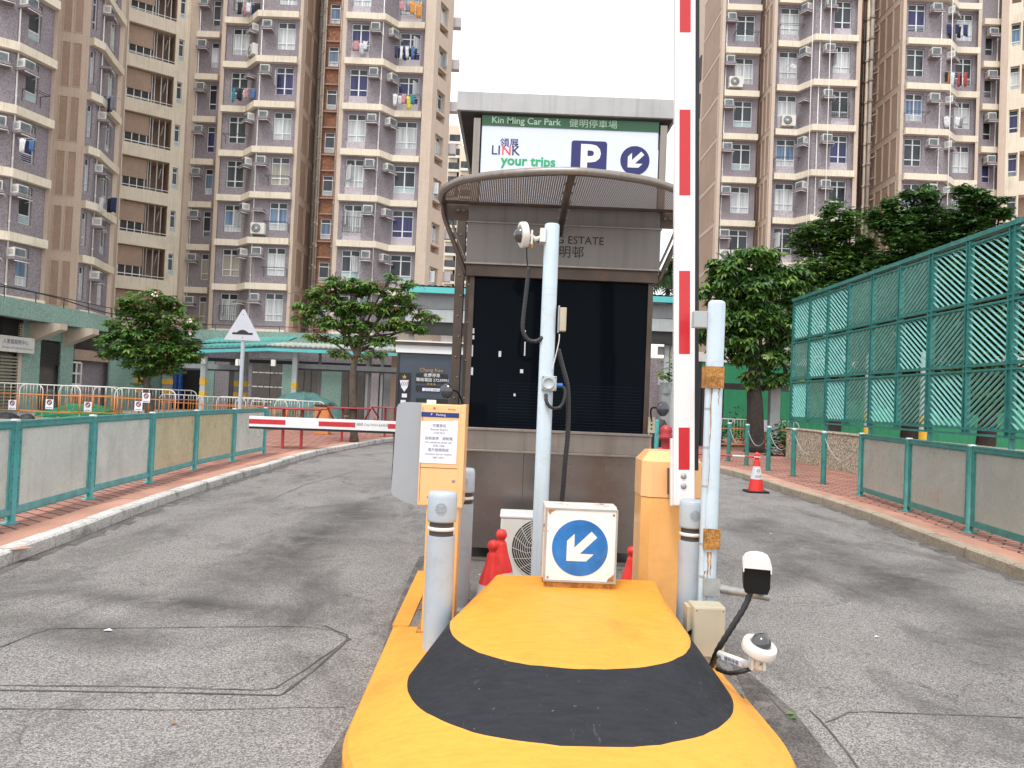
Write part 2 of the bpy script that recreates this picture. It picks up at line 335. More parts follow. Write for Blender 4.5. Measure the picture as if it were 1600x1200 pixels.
surf('kerb_beige', (0.40, 0.33, 0.25), 0.85, var=0.15, scale=2, dirt=(0.14, 0.12, 0.10), dirt_amt=0.8, dirt_scale=3, fine=0.35, fine_scale=60, bmp=0.3)
surf('island_concrete', (0.17, 0.155, 0.14), 0.9, var=0.25, scale=2.5, dirt=(0.05, 0.045, 0.04), dirt_amt=0.8, dirt_scale=5, fine=0.5, fine_scale=90, bmp=0.4)
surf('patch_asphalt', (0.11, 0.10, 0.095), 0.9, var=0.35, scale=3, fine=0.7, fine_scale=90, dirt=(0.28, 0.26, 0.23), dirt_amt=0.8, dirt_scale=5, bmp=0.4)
surf('sealant', (0.095, 0.09, 0.086), 0.8, var=0.5, scale=4)
surf('granite_wall', (0.43, 0.38, 0.29), 0.9, var=0.2, scale=2, fine=0.9, fine_scale=22, dirt=(0.15, 0.13, 0.10), dirt_amt=0.8, dirt_scale=2, bmp=0.8, bmp_scale=40)
surf('ground_mat', (0.20, 0.19, 0.175), 0.95, var=0.2, scale=0.4)

# ------------------------------------------------------------------ mesh helper
class MB:
    def __init__(s): s.v = []; s.f = []; s.m = []; s.sm = []
    def add(s, vs, fs, mat, smooth=False, M=None):
        o = len(s.v)
        s.v += [(M @ Vector(v)) if M is not None else Vector(v) for v in vs]
        for f in fs: s.f.append([o + i for i in f]); s.m.append(mat); s.sm.append(smooth)
        return s
    def box(s, x0, x1, y0, y1, z0, z1, mat, M=None):
        vs = [(x, y, z) for z in (z0, z1) for x, y in ((x0, y0), (x1, y0), (x1, y1), (x0, y1))]
        return s.add(vs, [(3, 2, 1, 0), (4, 5, 6, 7), (0, 1, 5, 4), (1, 2, 6, 5), (2, 3, 7, 6), (3, 0, 4, 7)], mat, False, M)
    def extr(s, poly, z0, z1, mat, M=None, side=None):
        """poly (x,y) CCW, extruded along local z"""
        n = len(poly)
        vs = [(x, y, z0) for x, y in poly] + [(x, y, z1) for x, y in poly]
        s.add(vs, [tuple(range(n - 1, -1, -1)), tuple(range(n, 2 * n))], mat, False, M)
        return s.add(vs, [(i, (i + 1) % n, n + (i + 1) % n, n + i) for i in range(n)], side or mat, False, M)
    def quad(s, a, b, c, d, mat): return s.add([a, b, c, d], [(0, 1, 2, 3)], mat)
    def cyl(s, p0, p1, r0, mat, r1=None, n=16, caps=True, smooth=True):
        p0 = Vector(p0); p1 = Vector(p1); r1 = r0 if r1 is None else r1
        d = (p1 - p0); L = d.length
        if L < 1e-9: return s
        q = Vector((0, 0, 1)).rotation_difference(d / L).to_matrix()
        vs = []
        for p, r in ((p0, r0), (p1, r1)):
            vs += [p + q @ Vector((math.cos(6.28318 * i / n) * r, math.sin(6.28318 * i / n) * r, 0)) for i in range(n)]
        s.add(vs, [(i, (i + 1) % n, n + (i + 1) % n, n + i) for i in range(n)], mat, smooth)
        if caps: s.add(vs, [tuple(range(n - 1, -1, -1)), tuple(range(n, 2 * n))], mat, False)
        return s
    def lathe(s, prof, mat, M=None, n=24, smooth=True):
        vs = []; fs = []
        for r, z in prof:
            vs += [(math.cos(6.283185 * i / n) * r, math.sin(6.283185 * i / n) * r, z) for i in range(n)]
        for k in range(len(prof) - 1):
            for i in range(n):
                a, b_ = k * n + i, k * n + (i + 1) % n
                fs.append((a, b_, b_ + n, a + n))
        s.add(vs, fs, mat, smooth, M)
        for k, rev in ((0, True), (len(prof) - 1, False)):
            if prof[k][0] > 1e-4:
                ring = [k * n + i for i in range(n)]
                s.add([vs[i] for i in ring], [tuple(range(n))[::-1] if rev else tuple(range(n))], mat, False, M)
        return s
    def tube(s, pts, r, mat, n=8, closed=False):
        pts = [Vector(p) for p in pts]; N = len(pts)
        rs = r if isinstance(r, (list, tuple)) else [r] * N
        up = Vector((0.13, 0.29, 0.95)); rings = []
        prev = None
        for i in range(N):
            a = pts[(i - 1) % N] if (closed or i > 0) else pts[i]
            b_ = pts[(i + 1) % N] if (closed or i < N - 1) else pts[i]
            t = (b_ - a).normalized()
            if prev is None:
                x = t.cross(up).normalized()
            else:
                x = (prev - t * prev.dot(t)).normalized()
            prev = x; y = t.cross(x)
            rings.append([pts[i] + (x * math.cos(6.28318 * k / n) + y * math.sin(6.28318 * k / n)) * rs[i] for k in range(n)])
        vs = [v for rg in rings for v in rg]; fs = []
        for i in range(N if closed else N - 1):
            for k in range(n):
                a = i * n + k; b_ = i * n + (k + 1) % n; c = ((i + 1) % N) * n + (k + 1) % n; d = ((i + 1) % N) * n + k
                fs.append((a, b_, c, d))
        if not closed: fs += [tuple(range(n))[::-1], tuple((N - 1) * n + k for k in range(n))]
        return s.add(vs, fs, mat, True)
    def text(s, body, size, mat, M, bold=0.0, align='CENTER', depth=0.0, sx=1.0):
        key = (body, bold, align)
        if key not in TXT:
            cu = bpy.data.curves.new('t', 'FONT'); cu.body = body; cu.size = 1.0; cu.offset = bold
            cu.align_x = align; cu.resolution_u = 3
            ob = bpy.data.objects.new('t', cu); COL.objects.link(ob)
            me = bpy.data.meshes.new_from_object(ob.evaluated_get(bpy.context.evaluated_depsgraph_get()))
            TXT[key] = ([v.co.copy() for v in me.vertices], [tuple(p.vertices) for p in me.polygons])
            bpy.data.meshes.remove(me); bpy.data.objects.remove(ob); bpy.data.curves.remove(cu)
        vs, fs = TXT[key]
        return s.add([(v.x * size * sx, v.y * size, 0.0) for v in vs], fs, mat, False, M)
    def mesh(s, name, off=Vector((0, 0, 0))):
        me = bpy.data.meshes.new(name)
        me.from_pydata([tuple(v - off) for v in s.v], [], s.f)
        names = []
        for x in s.m:
            if x not in names: names.append(x)
        for x in names: me.materials.append(MATS[x])
        idx = {x: i for i, x in enumerate(names)}
        me.polygons.foreach_set('material_index', [idx[x] for x in s.m])
        me.polygons.foreach_set('use_smooth', s.sm)
        me.update()
        return me
    def build(s, name, parent=None, bev=0.0, kind=None, label=None):
        off = OFF.get(parent.name, Vector((0, 0, 0))) if parent else Vector((0, 0, 0))
        o = bpy.data.objects.new(name, s.mesh(name, off)); COL.objects.link(o)
        if parent: o.parent = parent; OFF[o.name] = off
        if bev:
            b_ = o.modifiers.new('bevel', 'BEVEL'); b_.width = bev; b_.segments = 2; b_.limit_method = 'ANGLE'; b_.angle_limit = 0.6
            b_.harden_normals = False
        if kind: o['kind'] = kind
        if label: o['label'] = label
        return o
TXT = {}; OFF = {}
def tag(o, label, cat, group=None, kind=None):
    o['label'] = label
    o['category'] = cat
    if group: o['group'] = group
    if kind: o['kind'] = kind
    return o
def thing(name, label, cat, loc=(0, 0, 0), group=None):
    o = bpy.data.objects.new(name, None); COL.objects.link(o); o.location = loc
    o.empty_display_size = 0.1
    OFF[o.name] = Vector(loc)
    return tag(o, label, cat, group)
def solo(mb, name, label, cat, group=None, bev=0.0, base=None):
    base = Vector(base) if base is not None else Vector((0, 0, 0))
    o = bpy.data.objects.new(name, mb.mesh(name, base)); COL.objects.link(o); o.location = base
    if bev:
        b_ = o.modifiers.new('bevel', 'BEVEL'); b_.width = bev; b_.segments = 2; b_.limit_method = 'ANGLE'; b_.angle_limit = 0.6
    return tag(o, label, cat, group)
def dup(root, loc, rotz=0.0, label=None, scale=None):
    kids = {}
    for o in list(COL.objects):
        if o.parent: kids.setdefault(o.parent.name, []).append(o)
    return dup_k(root, kids, loc, rotz, label, scale)
def dup_k(root, kids, loc, rotz=0.0, label=None, scale=None):
    c = root.copy(); COL.objects.link(c)
    c.location = loc; c.rotation_euler = (0, 0, rotz)
    if scale: c.scale = scale
    if label: c['label'] = label
    def rec(src, dst):
        for k in kids.get(src.name, []):
            d = k.copy(); COL.objects.link(d); d.parent = dst
            rec(k, d)
    rec(root, c)
    return c
def kids_of(root):
    out = {}
    def rec(o):
        ch = [x for x in COL.objects if x.parent == o]
        out[o.name] = ch
        for x in ch: rec(x)
    rec(root)
    return out
def FM(x, y, z, rz=0.0):
    """local x right, y up, z toward the camera"""
    return Matrix.Translation((x, y, z)) @ Matrix.Rotation(rz, 4, 'Z') @ Matrix(((1, 0, 0, 0), (0, 0, -1, 0), (0, 1, 0, 0), (0, 0, 0, 1)))
ORD = ['lowest', 'second', 'third', 'fourth', 'fifth', 'sixth', 'seventh', 'eighth', 'ninth', 'tenth']
NTH = ['first', 'second', 'third', 'fourth', 'fifth', 'sixth', 'seventh', 'eighth', 'ninth', 'tenth', 'eleventh', 'twelfth']

# ================================================================== GROUND, ROAD, PAVEMENTS
PV = 0.12
mb = MB(); mb.quad((-400, -60, -0.02), (400, -60, -0.02), (400, 600, -0.02), (-400, 600, -0.02), 'ground_mat'); mb.build('ground', kind='structure')
mb = MB()
N = 1
mb.quad((-30, -25, 0), (40, -25, 0), (40, 60, 0), (-30, 60, 0), 'asphalt'); mb.build('road', kind='structure')

def smooth_line(pts, n=6):
    P = [Vector(p) for p in pts]; out = []
    for i in range(len(P) - 1):
        p0 = P[max(i - 1, 0)]; p1 = P[i]; p2 = P[i + 1]; p3 = P[min(i + 2, len(P) - 1)]
        for k in range(n):
            t = k / n
            out.append(0.5 * ((2 * p1) + (p2 - p0) * t + (2 * p0 - 5 * p1 + 4 * p2 - p3) * t * t + (3 * p1 - p0 - 3 * p2 + p3) * t ** 3))
    out.append(P[-1])
    return out
def resample(line, step):
    out = [line[0]]; acc = 0
    for a, b in zip(line, line[1:]):
        L = (b - a).length; t = step - acc
        while t <= L:
            out.append(a + (b - a) * (t / L)); t += step
        acc = L - (t - step)
    out.append(line[-1])
    return out
def offset(line, d):
    out = []
    for i, p in enumerate(line):
        a = line[max(i - 1, 0)]; b = line[min(i + 1, len(line) - 1)]
        t = (b - a).normalized(); out.append(Vector((p.x - t.y * d, p.y + t.x * d, p.z)))
    return out
LK = [G(u, v) for u, v in [(0, 888), (26, 876), (113, 845), (192, 813), (257, 788), (352, 756), (420, 735), (475, 717), (522, 706), (617, 689), (700, 680)]]
d0 = (LK[0] - LK[2]).normalized()
LK = [LK[0] + d0 * 9, LK[0] + d0 * 4] + LK + [LK[-1] + Vector((3, 4.5, 0)), LK[-1] + Vector((6, 12, 0))]
LKs = smooth_line(LK)
RK = [G(u, v) for u, v in [(1600, 907), (1492, 866), (1421, 838), (1364, 815), (1314, 798), (1272, 784), (1235, 773), (1192, 758), (1158, 746), (1120, 737), (1085, 731)]]
d0 = (RK[0] - RK[2]).normalized()
RK = [RK[0] + d0 * 9, RK[0] + d0 * 4] + RK + [RK[-1] + Vector((-1.6, 3.0, 0)), RK[-1] + Vector((-2.6, 8, 0)), RK[-1] + Vector((-2.8, 16, 0))]
RKs = smooth_line(RK)
def kerb(name, line, side, mat, seed):
    """side +1: pavement lies to the left of the line's direction"""
    rnd = random.Random(seed)
    pts = resample(line, 0.92); mb = MB()
    inn = offset(pts, 0.15 * side)
    for i in range(len(pts) - 1):
        a, b = pts[i], pts[i + 1]; c, d = inn[i + 1], inn[i]
        g = (b - a) * 0.012; z = PV + 0.008 + rnd.uniform(-0.004, 0.004)
        a2, b2, c2, d2 = a + g, b - g, c - g, d + g
        ch = 0.02 * (inn[i] - a).normalized()
        vs = []
        for zz, e in ((-0.02, 0), (z - 0.02, 0), (z, 1)):
            for q, s_ in ((a2, 1), (b2, 1), (c2, 0), (d2, 0)):
                w_ = q + ch * (e if s_ else 0); vs.append((w_.x, w_.y, zz))
        fs = [(8, 9, 10, 11), (0, 1, 5, 4), (4, 5, 9, 8), (1, 2, 6, 5), (5, 6, 10, 9), (2, 3, 7, 6), (6, 7, 11, 10), (3, 0, 4, 7), (7, 4, 8, 11)]
        if side < 0: fs = [f[::-1] for f in fs]
        mb.add(vs, fs, mat)
    mb.build(name, kind='structure')
kerb('kerb', LKs, 1, 'kerb_white', 1)
kerb('kerb', RKs, -1, 'kerb_beige', 2)
def pave(line, side, far, name):
    mb = MB(); a = resample(offset(line, 0.15 * side), 0.6); b = offset(a, 0.32 * side)
    for i in range(len(a) - 1):
        q = [(p.x, p.y, PV) for p in (a[i], a[i + 1], b[i + 1], b[i])]
        mb.add(q if side > 0 else q[::-1], [(0, 1, 2, 3)], 'pavers_edge')
    for i in range(len(a) - 1):
        y0, y1 = b[i], b[i + 1]
        q = [(y0.x, y0.y, PV), (y1.x, y1.y, PV), (far, y1.y, PV), (far, y0.y, PV)]
        mb.add(q if side > 0 else q[::-1], [(0, 1, 2, 3)], 'pavers')
    yl = b[-1].y
    x0, x1 = (far, b[-1].x) if side > 0 else (b[-1].x, far)
    mb.quad((x0, yl, PV), (x1, yl, PV), (x1, 58, PV), (x0, 58, PV), 'pavers')
    mb.build(name, kind='structure')
pave(LKs, 1, -45, 'pavement')
pave(RKs, -1, 45, 'pavement')
# far brick plaza that closes the view between the two kerbs
yf = max(LKs[-1].y, RKs[-1].y) - 2.0
mb = MB(); mb.box(-14, 14, 40, 58, -0.02, PV - 0.004, 'pavers'); mb.build('plaza_pavement', kind='structure')

# loop-detector cuts and dark repair patches in the asphalt
def strip(pts, w_, mat, name, z=0.004, jit=0.0):
    rnd = random.Random(len(pts) + int(w_ * 1000)); line = resample([Vector((p.x, p.y, z)) for p in pts], 0.12)
    line = [p + Vector((rnd.uniform(-jit, jit), rnd.uniform(-jit, jit), 0)) for p in line]
    mb = MB()
    ws = [w_ * rnd.uniform(0.55, 1.4) for _ in line]
    L = offset(line, w_ / 2); 
    for i in range(len(line) - 1):
        t = (line[i + 1] - line[i]).normalized(); n_ = Vector((-t.y, t.x, 0))
        a = line[i] + n_ * ws[i] / 2; b = line[i] - n_ * ws[i] / 2
        c = line[i + 1] - n_ * ws[i + 1] / 2; d = line[i + 1] + n_ * ws[i + 1] / 2
        mb.add([a, b, c, d], [(0, 1, 2, 3)], mat)
    return mb.build(name, kind='structure')
def GP(l): return [G(u, v) for u, v in l]
strip(GP([(0, 1079), (200, 1082), (440, 1087)]), 0.0130, 'sealant', 'road_cut', jit=0.004)
strip(GP([(0, 1072), (210, 1073), (425, 1080), (545, 1000)]), 0.0101, 'sealant', 'road_cut', z=0.0045, jit=0.004)
strip(GP([(440, 1087), (500, 1040), (548, 995), (505, 978)]), 0.0144, 'sealant', 'road_cut', z=0.005, jit=0.004)
strip(GP([(548, 1000), (520, 985), (460, 979), (75, 983), (0, 1012)]), 0.0101, 'sealant', 'road_cut', z=0.0055, jit=0.005)
strip(GP([(0, 1108), (300, 1110), (540, 1105)]), 0.0072, 'sealant', 'road_cut', jit=0.006)
strip(GP([(1290, 1130), (1330, 1112), (1600, 1122)]), 0.0094, 'sealant', 'road_cut', jit=0.004)
strip(GP([(1265, 1110), (1300, 1145), (1340, 1200), (1375, 1250)]), 0.0094, 'sealant', 'road_cut', jit=0.005)
strip(GP([(1165, 1052), (1235, 1125), (1300, 1230)]), 0.0115, 'sealant', 'road_cut', jit=0.006)
strip(GP([(425, 780), (475, 758), (560, 735)]), 0.0144, 'sealant', 'road_cut', jit=0.01)
def patch(l, name, z=0.003):
    P = [G(u, v, z) for u, v in l]
    mb = MB(); mb.add(P, [tuple(range(len(P)))], 'patch_asphalt'); mb.build(name, kind='structure')
patch([(500, 1200), (545, 1130), (590, 1040), (615, 960), (640, 900), (655, 870), (690, 860), (640, 1100), (600, 1260), (480, 1260)][::-1], 'road_patch')
patch([(1140, 1030), (1175, 1055), (1240, 1110), (1310, 1200), (1340, 1260), (1230, 1260), (1180, 1120)][::-1], 'road_patch', 0.0035)

for line_, s_, nm_ in ((LKs, -1, 1), (RKs, 1, 2)):      # dark strips of uneven width on the road along both kerbs
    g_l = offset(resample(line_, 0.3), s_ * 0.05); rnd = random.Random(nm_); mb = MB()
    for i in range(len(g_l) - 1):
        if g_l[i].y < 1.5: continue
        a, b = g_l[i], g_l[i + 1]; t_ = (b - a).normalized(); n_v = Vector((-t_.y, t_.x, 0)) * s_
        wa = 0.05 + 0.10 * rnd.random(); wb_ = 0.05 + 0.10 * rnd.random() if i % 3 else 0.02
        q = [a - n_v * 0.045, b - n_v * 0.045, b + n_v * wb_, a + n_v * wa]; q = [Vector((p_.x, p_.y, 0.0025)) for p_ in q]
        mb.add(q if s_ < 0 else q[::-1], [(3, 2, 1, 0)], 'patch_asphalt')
    mb.build('kerb_edge_strip', kind='structure')
# ================================================================== TRAFFIC ISLAND
IZ = 0.15
L0 = [G(u, v, IZ) for u, v in [(556, 1120), (600, 1015), (635, 930), (660, 878), (690, 815)]]
Rn = [G(u, v, IZ) for u, v in [(1225, 1150), (1135, 1040), (1100, 960), (1090, 900)]]
XL, XR = -0.70, 1.28
def isl_outline():
    pts = []
    cx, hw = (XL + XR) / 2 + 0.0, (XR - XL) / 2
    n = 28
    for i in range(n + 1):               # front nose: a rounded bullet
        a = math.pi * i / n
        x = cx - hw * math.copysign(abs(math.cos(a)) ** 0.75, math.cos(a))
        y = 3.55 - 1.05 * (math.sin(a) ** 0.85)
        pts.append((x, y))
    return pts
nose = isl_outline()
rear = [(XR, 3.55), (XR, 4.9), (XR - 0.02, 13.5), (XL + 0.1, 13.5), (XL + 0.02, 4.9), (XL, 3.55)]
mb = MB()
isl = [(-0.583, 3.9), (1.24, 3.9), (1.24, 13.5), (-0.70, 13.5), (-0.70, 6.42), (-0.583, 6.42)]
mb.extr(isl, -0.02, IZ, 'island_concrete')
mb.build('traffic_island', bev=0.02, kind='structure')

# yellow and black nose of the island
nose_t = thing('island_nose', 'big yellow concrete mound with a black band at the island front', 'island nose', (0.29, 3.9, 0))
def ring(ctr, hw, yf, yr, z, n=36, pw=0.8, xr=None):
    """bullet outline from the left rear corner round the front to the right rear corner"""
    pts = []
    ystart = yf + (yr - yf) * 0.0
    for i in range(n + 1):
        a = math.pi * i / n
        x = ctr - hw * math.copysign(abs(math.cos(a)) ** pw, math.cos(a))
        y = ystart
        pts.append([x, y, a])
    return pts
def bullet(cxl, cxr, yside, yfront, z, yrear, xl_r, xr_r, n=40, pw=0.9, zr=None, nr=6):
    """front arc through (cxl,yside) .. (mid,yfront) .. (cxr,yside), then straight back to (xl_r/xr_r, yrear)"""
    c = (cxl + cxr) / 2; hw = (cxr - cxl) / 2; arc = []
    zr = z if zr is None else zr
    for i in range(n + 1):
        a = math.pi * i / n
        x = c - hw * math.copysign(abs(math.cos(a)) ** pw, math.cos(a))
        y = yside - (yside - yfront) * (math.sin(a) ** pw)
        arc.append(Vector((x, y, z)))
    L = [Vector((xl_r, yrear, zr)).lerp(arc[0], k / nr) for k in range(nr)]
    Rr = [arc[-1].lerp(Vector((xr_r, yrear, zr)), (k + 1) / nr) for k in range(nr)]
    return L + arc + Rr
YR = 4.86
rings = [
    bullet(-0.67, 1.285, 3.50, 2.55, -0.02, YR, -0.70, 1.25),
    bullet(-0.67, 1.285, 3.50, 2.55, 0.10, YR, -0.70, 1.25),
    bullet(-0.65, 1.265, 3.50, 2.57, 0.135, YR, -0.685, 1.235),
    bullet(-0.615, 1.225, 3.52, 2.61, 0.152, YR, -0.65, 1.20, zr=0.151),
    bullet(-0.445, 1.10, 3.74, 3.04, 0.245, YR, -0.27, 1.04, zr=0.1525),
    bullet(-0.440, 1.095, 3.74, 3.05, 0.250, YR, -0.265, 1.035, zr=0.155),
    bullet(-0.275, 0.975, 4.10, 3.45, 0.415, YR, -0.12, 0.955, zr=0.415),
    bullet(-0.255, 0.970, 4.13, 3.48, 0.422, YR, -0.09, 0.97, zr=0.445),
    bullet(-0.13, 0.93, 4.42, 4.05, 0.462, YR, -0.05, 0.95, zr=0.492),
    bullet(-0.04, 0.90, 4.70, 4.55, 0.490, YR, -0.03, 0.93, zr=0.500),
]
_r = random.Random(4); _w = [_r.uniform(-1, 1) for _ in rings[0]]
for k_ in (4, 5, 6):                       # hand-painted edges waver a little
    for i_, p_ in enumerate(rings[k_]):
        if 6 < i_ < len(rings[k_]) - 7: p_.y += 0.006 * _w[(i_ + (k_ > 5) * 9) % len(_w)]
mats = ['yellow_paint', 'yellow_paint', 'yellow_paint', 'yellow_paint', 'yellow_paint', 'black_paint', 'yellow_paint', 'yellow_paint', 'yellow_paint']
def loft(mb, rings, k0, k1, mats):
    n = len(rings[0])
    for k in range(k0, k1):
        vs = rings[k] + rings[k + 1]
        mb.add(vs, [(i, i + 1, n + i + 1, n + i) for i in range(n - 1)], mats[k], True)
mb = MB(); loft(mb, rings, 0, 5, mats)
mb.add(rings[0], [], 'yellow_paint'); mb.build('kerb_skirt', nose_t)
mb = MB(); loft(mb, rings, 5, 6, mats); mb.build('black_band', nose_t)
mb = MB(); loft(mb, rings, 6, 9, mats)
n = len(rings[-1]); top = rings[-1]
for i in range(n // 2):
    j = n - 1 - i
    if i + 1 < j: mb.add([top[i], top[i + 1], top[j - 1], top[j]], [(0, 1, 2, 3)], 'yellow_paint', True)
prof = [r[0] for r in rings] + [r[-1] for r in reversed(rings)]
mb.add(prof, [tuple(range(len(prof)))[::-1]], 'yellow_paint')
mb.build('mound_top', nose_t)
# yellow painted kerb strip running back on the left
mb = MB()
lk = [(-0.66, 4.84), (-0.65, 6.3)]
mb.extr([(-0.69, 4.862), (-0.585, 4.862), (-0.59, 6.40), (-0.715, 6.40)], -0.01, IZ + 0.006, 'yellow_paint')
solo(mb, 'painted_kerb', 'yellow painted kerb edge behind the mound beside the left lane', 'kerb', bev=0.015)

# ================================================================== BOOTH
BY = 6.9
bx0, bx1 = X(723, 690, BY), X(1012, 690, BY)
booth = thing('car_park_booth', 'stainless steel control booth with dark glass and a car park sign on its roof', 'booth', (0.39, BY, IZ))
dep = 2.3
mb = MB()
mb.box(bx0, bx1, BY, BY + dep, 0.27, 1.13, 'steel_low')
mb.box(bx0 + 0.55, bx0 + 0.556, BY - 0.003, BY, 0.29, 1.12, 'dark_gap')
mb.build('body_panel', booth, bev=0.006)
mb = MB()
for x in (bx0 + 0.06, bx1 - 0.06):
    for y in (BY + 0.08, BY + dep - 0.1): mb.box(x - 0.03, x + 0.03, y - 0.03, y + 0.03, IZ, 0.27, 'steel')
mb.box(bx0 + 0.02, bx1 - 0.02, BY + 0.02, BY + 0.06, 0.155, 0.18, 'steel'); mb.build('base_frame', booth)
mb = MB()
mb.box(bx0 - 0.02, bx1 + 0.02, BY - 0.05, BY + dep, 1.13, 1.15, 'steel')
mb.box(bx0 - 0.01, bx1 + 0.01, BY - 0.035, BY + dep, 1.15, 1.32, 'steel')
mb.box(bx0 - 0.03, bx1 + 0.03, BY - 0.06, BY + dep, 1.32, 1.345, 'steel')
mb.build('sill', booth, bev=0.004)
gz0, gz1 = 1.345, 2.70
mb = MB()
for x in (bx0, bx1 - 0.045): 
    mb.box(x, x + 0.045, BY, BY + 0.06, gz0, gz1, 'steel_brown'); mb.build('corner_post', booth); mb = MB()
    mb.box(x, x + 0.045, BY + dep - 0.06, BY + dep, gz0, gz1, 'steel_brown'); mb.build('corner_post', booth); mb = MB()
mb = MB(); mb.box(bx0 + 0.045, bx1 - 0.045, BY + 0.02, BY + 0.032, gz0, gz1, 'booth_glass')
mb.box(bx0 + 0.01, bx0 + 0.02, BY + 0.06, BY + dep - 0.06, gz0, gz1, 'booth_glass'); mb.box(bx1 - 0.02, bx1 - 0.01, BY + 0.06, BY + dep - 0.06, gz0, gz1, 'booth_glass')
mb.box(bx0 + 0.02, bx1 - 0.02, BY + dep - 0.05, BY + dep - 0.04, gz0, gz1, 'dark_interior')
mb.build('window', booth)
mb = MB()
surf('blind', (0.006, 0.011, 0.019), 0.5, spec=0.12)
for k in range(15): mb.box(bx0 + 0.30, bx1 - 0.07, BY + 0.0185, BY + 0.0197, 1.36 + k * 0.028, 1.36 + k * 0.028 + 0.005, 'blind')
mb.build('blind', booth)
mb = MB()
for u, v, w_, h in ((739, 517, 4, 8), (739, 527, 4, 6), (738, 548, 2, 18), (820, 520, 3, 8), (820, 545, 2, 22), (781, 553, 4, 9), (737, 580, 4, 12), (815, 580, 5, 6), (804, 617, 3, 4)):
    c = D(u, v, BY + 0.015); s_ = BY / 1200
    mb.box(c.x - w_ * s_ / 2, c.x + w_ * s_ / 2, BY + 0.0145, BY + 0.0165, c.z - h * s_ / 2, c.z + h * s_ / 2, 'ink_white')
mb.build('sticker', booth, label='small white stickers on the dark glass')
mb = MB()
mb.box(bx0 - 0.03, bx1 + 0.03, BY - 0.05, BY + dep, 2.70, 2.80, 'steel_brown')
mb.box(bx0 - 0.05, bx1 + 0.05, BY - 0.09, BY + dep, 2.80, 2.815, 'steel')
mb.box(bx0 - 0.035, bx1 + 0.035, BY - 0.07, BY + dep, 2.815, 3.17, 'steel_header')
mb.box(bx0 - 0.045, bx1 + 0.045, BY - 0.085, BY + dep, 3.17, 3.18, 'steel')
mb.box(bx0 - 0.03, bx1 + 0.03, BY - 0.04, BY + dep, 3.18, 3.34, 'steel_header')
xc = (bx0 + bx1) / 2
mb.text('KIN MING ESTATE', 0.098, 'ink_black', FM(D(944, 376, BY - 0.075).x, BY - 0.0735, D(944, 383, BY - 0.07).z), 0.006, 'RIGHT')
mb.text('健明邨', 0.115, 'ink_black', FM(D(913, 392, BY - 0.075).x, BY - 0.0735, D(913, 402, BY - 0.07).z), 0.003, 'RIGHT')
mb.build('header_panel', booth)
# roof sign
sy = 6.85
sx0, sx1 = X(752, 230, sy), X(1028, 230, sy)
ztop = Z(890, 181, sy)
mb = MB()
mb.box(sx0, sx1, sy, sy + 0.12, 3.34, ztop - 0.002, 'sign_face')
mb.box(sx0 - 0.002, sx1 + 0.002, sy - 0.006, sy + 0.1, ztop - 0.118, ztop, 'sign_green')
yy = sy - 0.009
mb.text('Kin Ming Car Park', 0.083, 'ink_pale', FM(X(768, 190, sy), yy, ztop - 0.094), 0.016, 'LEFT')
mb.text('健明停車場', 0.078, 'ink_pale', FM(X(889, 195, sy), yy, ztop - 0.096), 0.002, 'LEFT', sx=1.12)
yy = sy - 0.003
def SP(u, v): p_ = D(u, v, sy); return p_.x, p_.z
x, z = SP(781, 228); mb.text('領展', 0.085, 'ink_navy', FM(x, yy, z), 0.004, 'LEFT')
x, z = SP(767, 241); mb.text('LI', 0.118, 'ink_navy', FM(x, yy, z), 0.006, 'LEFT'); mb.text('N', 0.118, 'ink_red', FM(x + 0.092, yy - 0.001, z), 0.006, 'LEFT'); mb.text('K', 0.118, 'ink_navy', FM(x + 0.182, yy, z), 0.006, 'LEFT')
x, z = SP(783, 257); mb.text('your trips', 0.122, 'ink_green', FM(x, yy, z), 0.028, 'LEFT')
x, z = SP(783, 275); mb.text('泊車服務', 0.07, 'ink_grey', FM(x, yy, z), 0.003, 'LEFT')
def rrect(x0, x1, z0, z1, r, n=5):
    out = []
    for cx_, cz_, a0 in ((x1 - r, z1 - r, 0), (x0 + r, z1 - r, 90), (x0 + r, z0 + r, 180), (x1 - r, z0 + r, 270)):
        for k in range(n + 1):
            a = R_(a0 + 90 * k / n); out.append((cx_ + r * math.cos(a), cz_ + r * math.sin(a)))
    return out
cx_, cz_ = SP(920, 248); h = 28 * sy / 1200
mb.extr(rrect(cx_ - h, cx_ + h, cz_ - h, cz_ + h, 0.025), 0, 0.003, 'ink_navy', FM(0, sy, 0))
mb.text('P', 0.36, 'ink_white', FM(cx_ + 0.005, sy - 0.0045, cz_ - 0.128), 0.035)
def arrow_poly(R):
    """arrow that points down-left, unit circle of radius R"""
    pts = [(0.78, 0.16), (0.78, -0.16), (-0.10, -0.16), (0.16, -0.44), (-0.17, -0.44), (-0.62, 0.0), (-0.17, 0.44), (0.16, 0.44), (-0.10, 0.16)]
    a = R_(43); out = []
    for x_, y_ in pts:
        x_ -= 0.06
        out.append(((x_ * math.cos(a) - y_ * math.sin(a)) * R, (x_ * math.sin(a) + y_ * math.cos(a)) * R))
    return out[::-1] if False else out
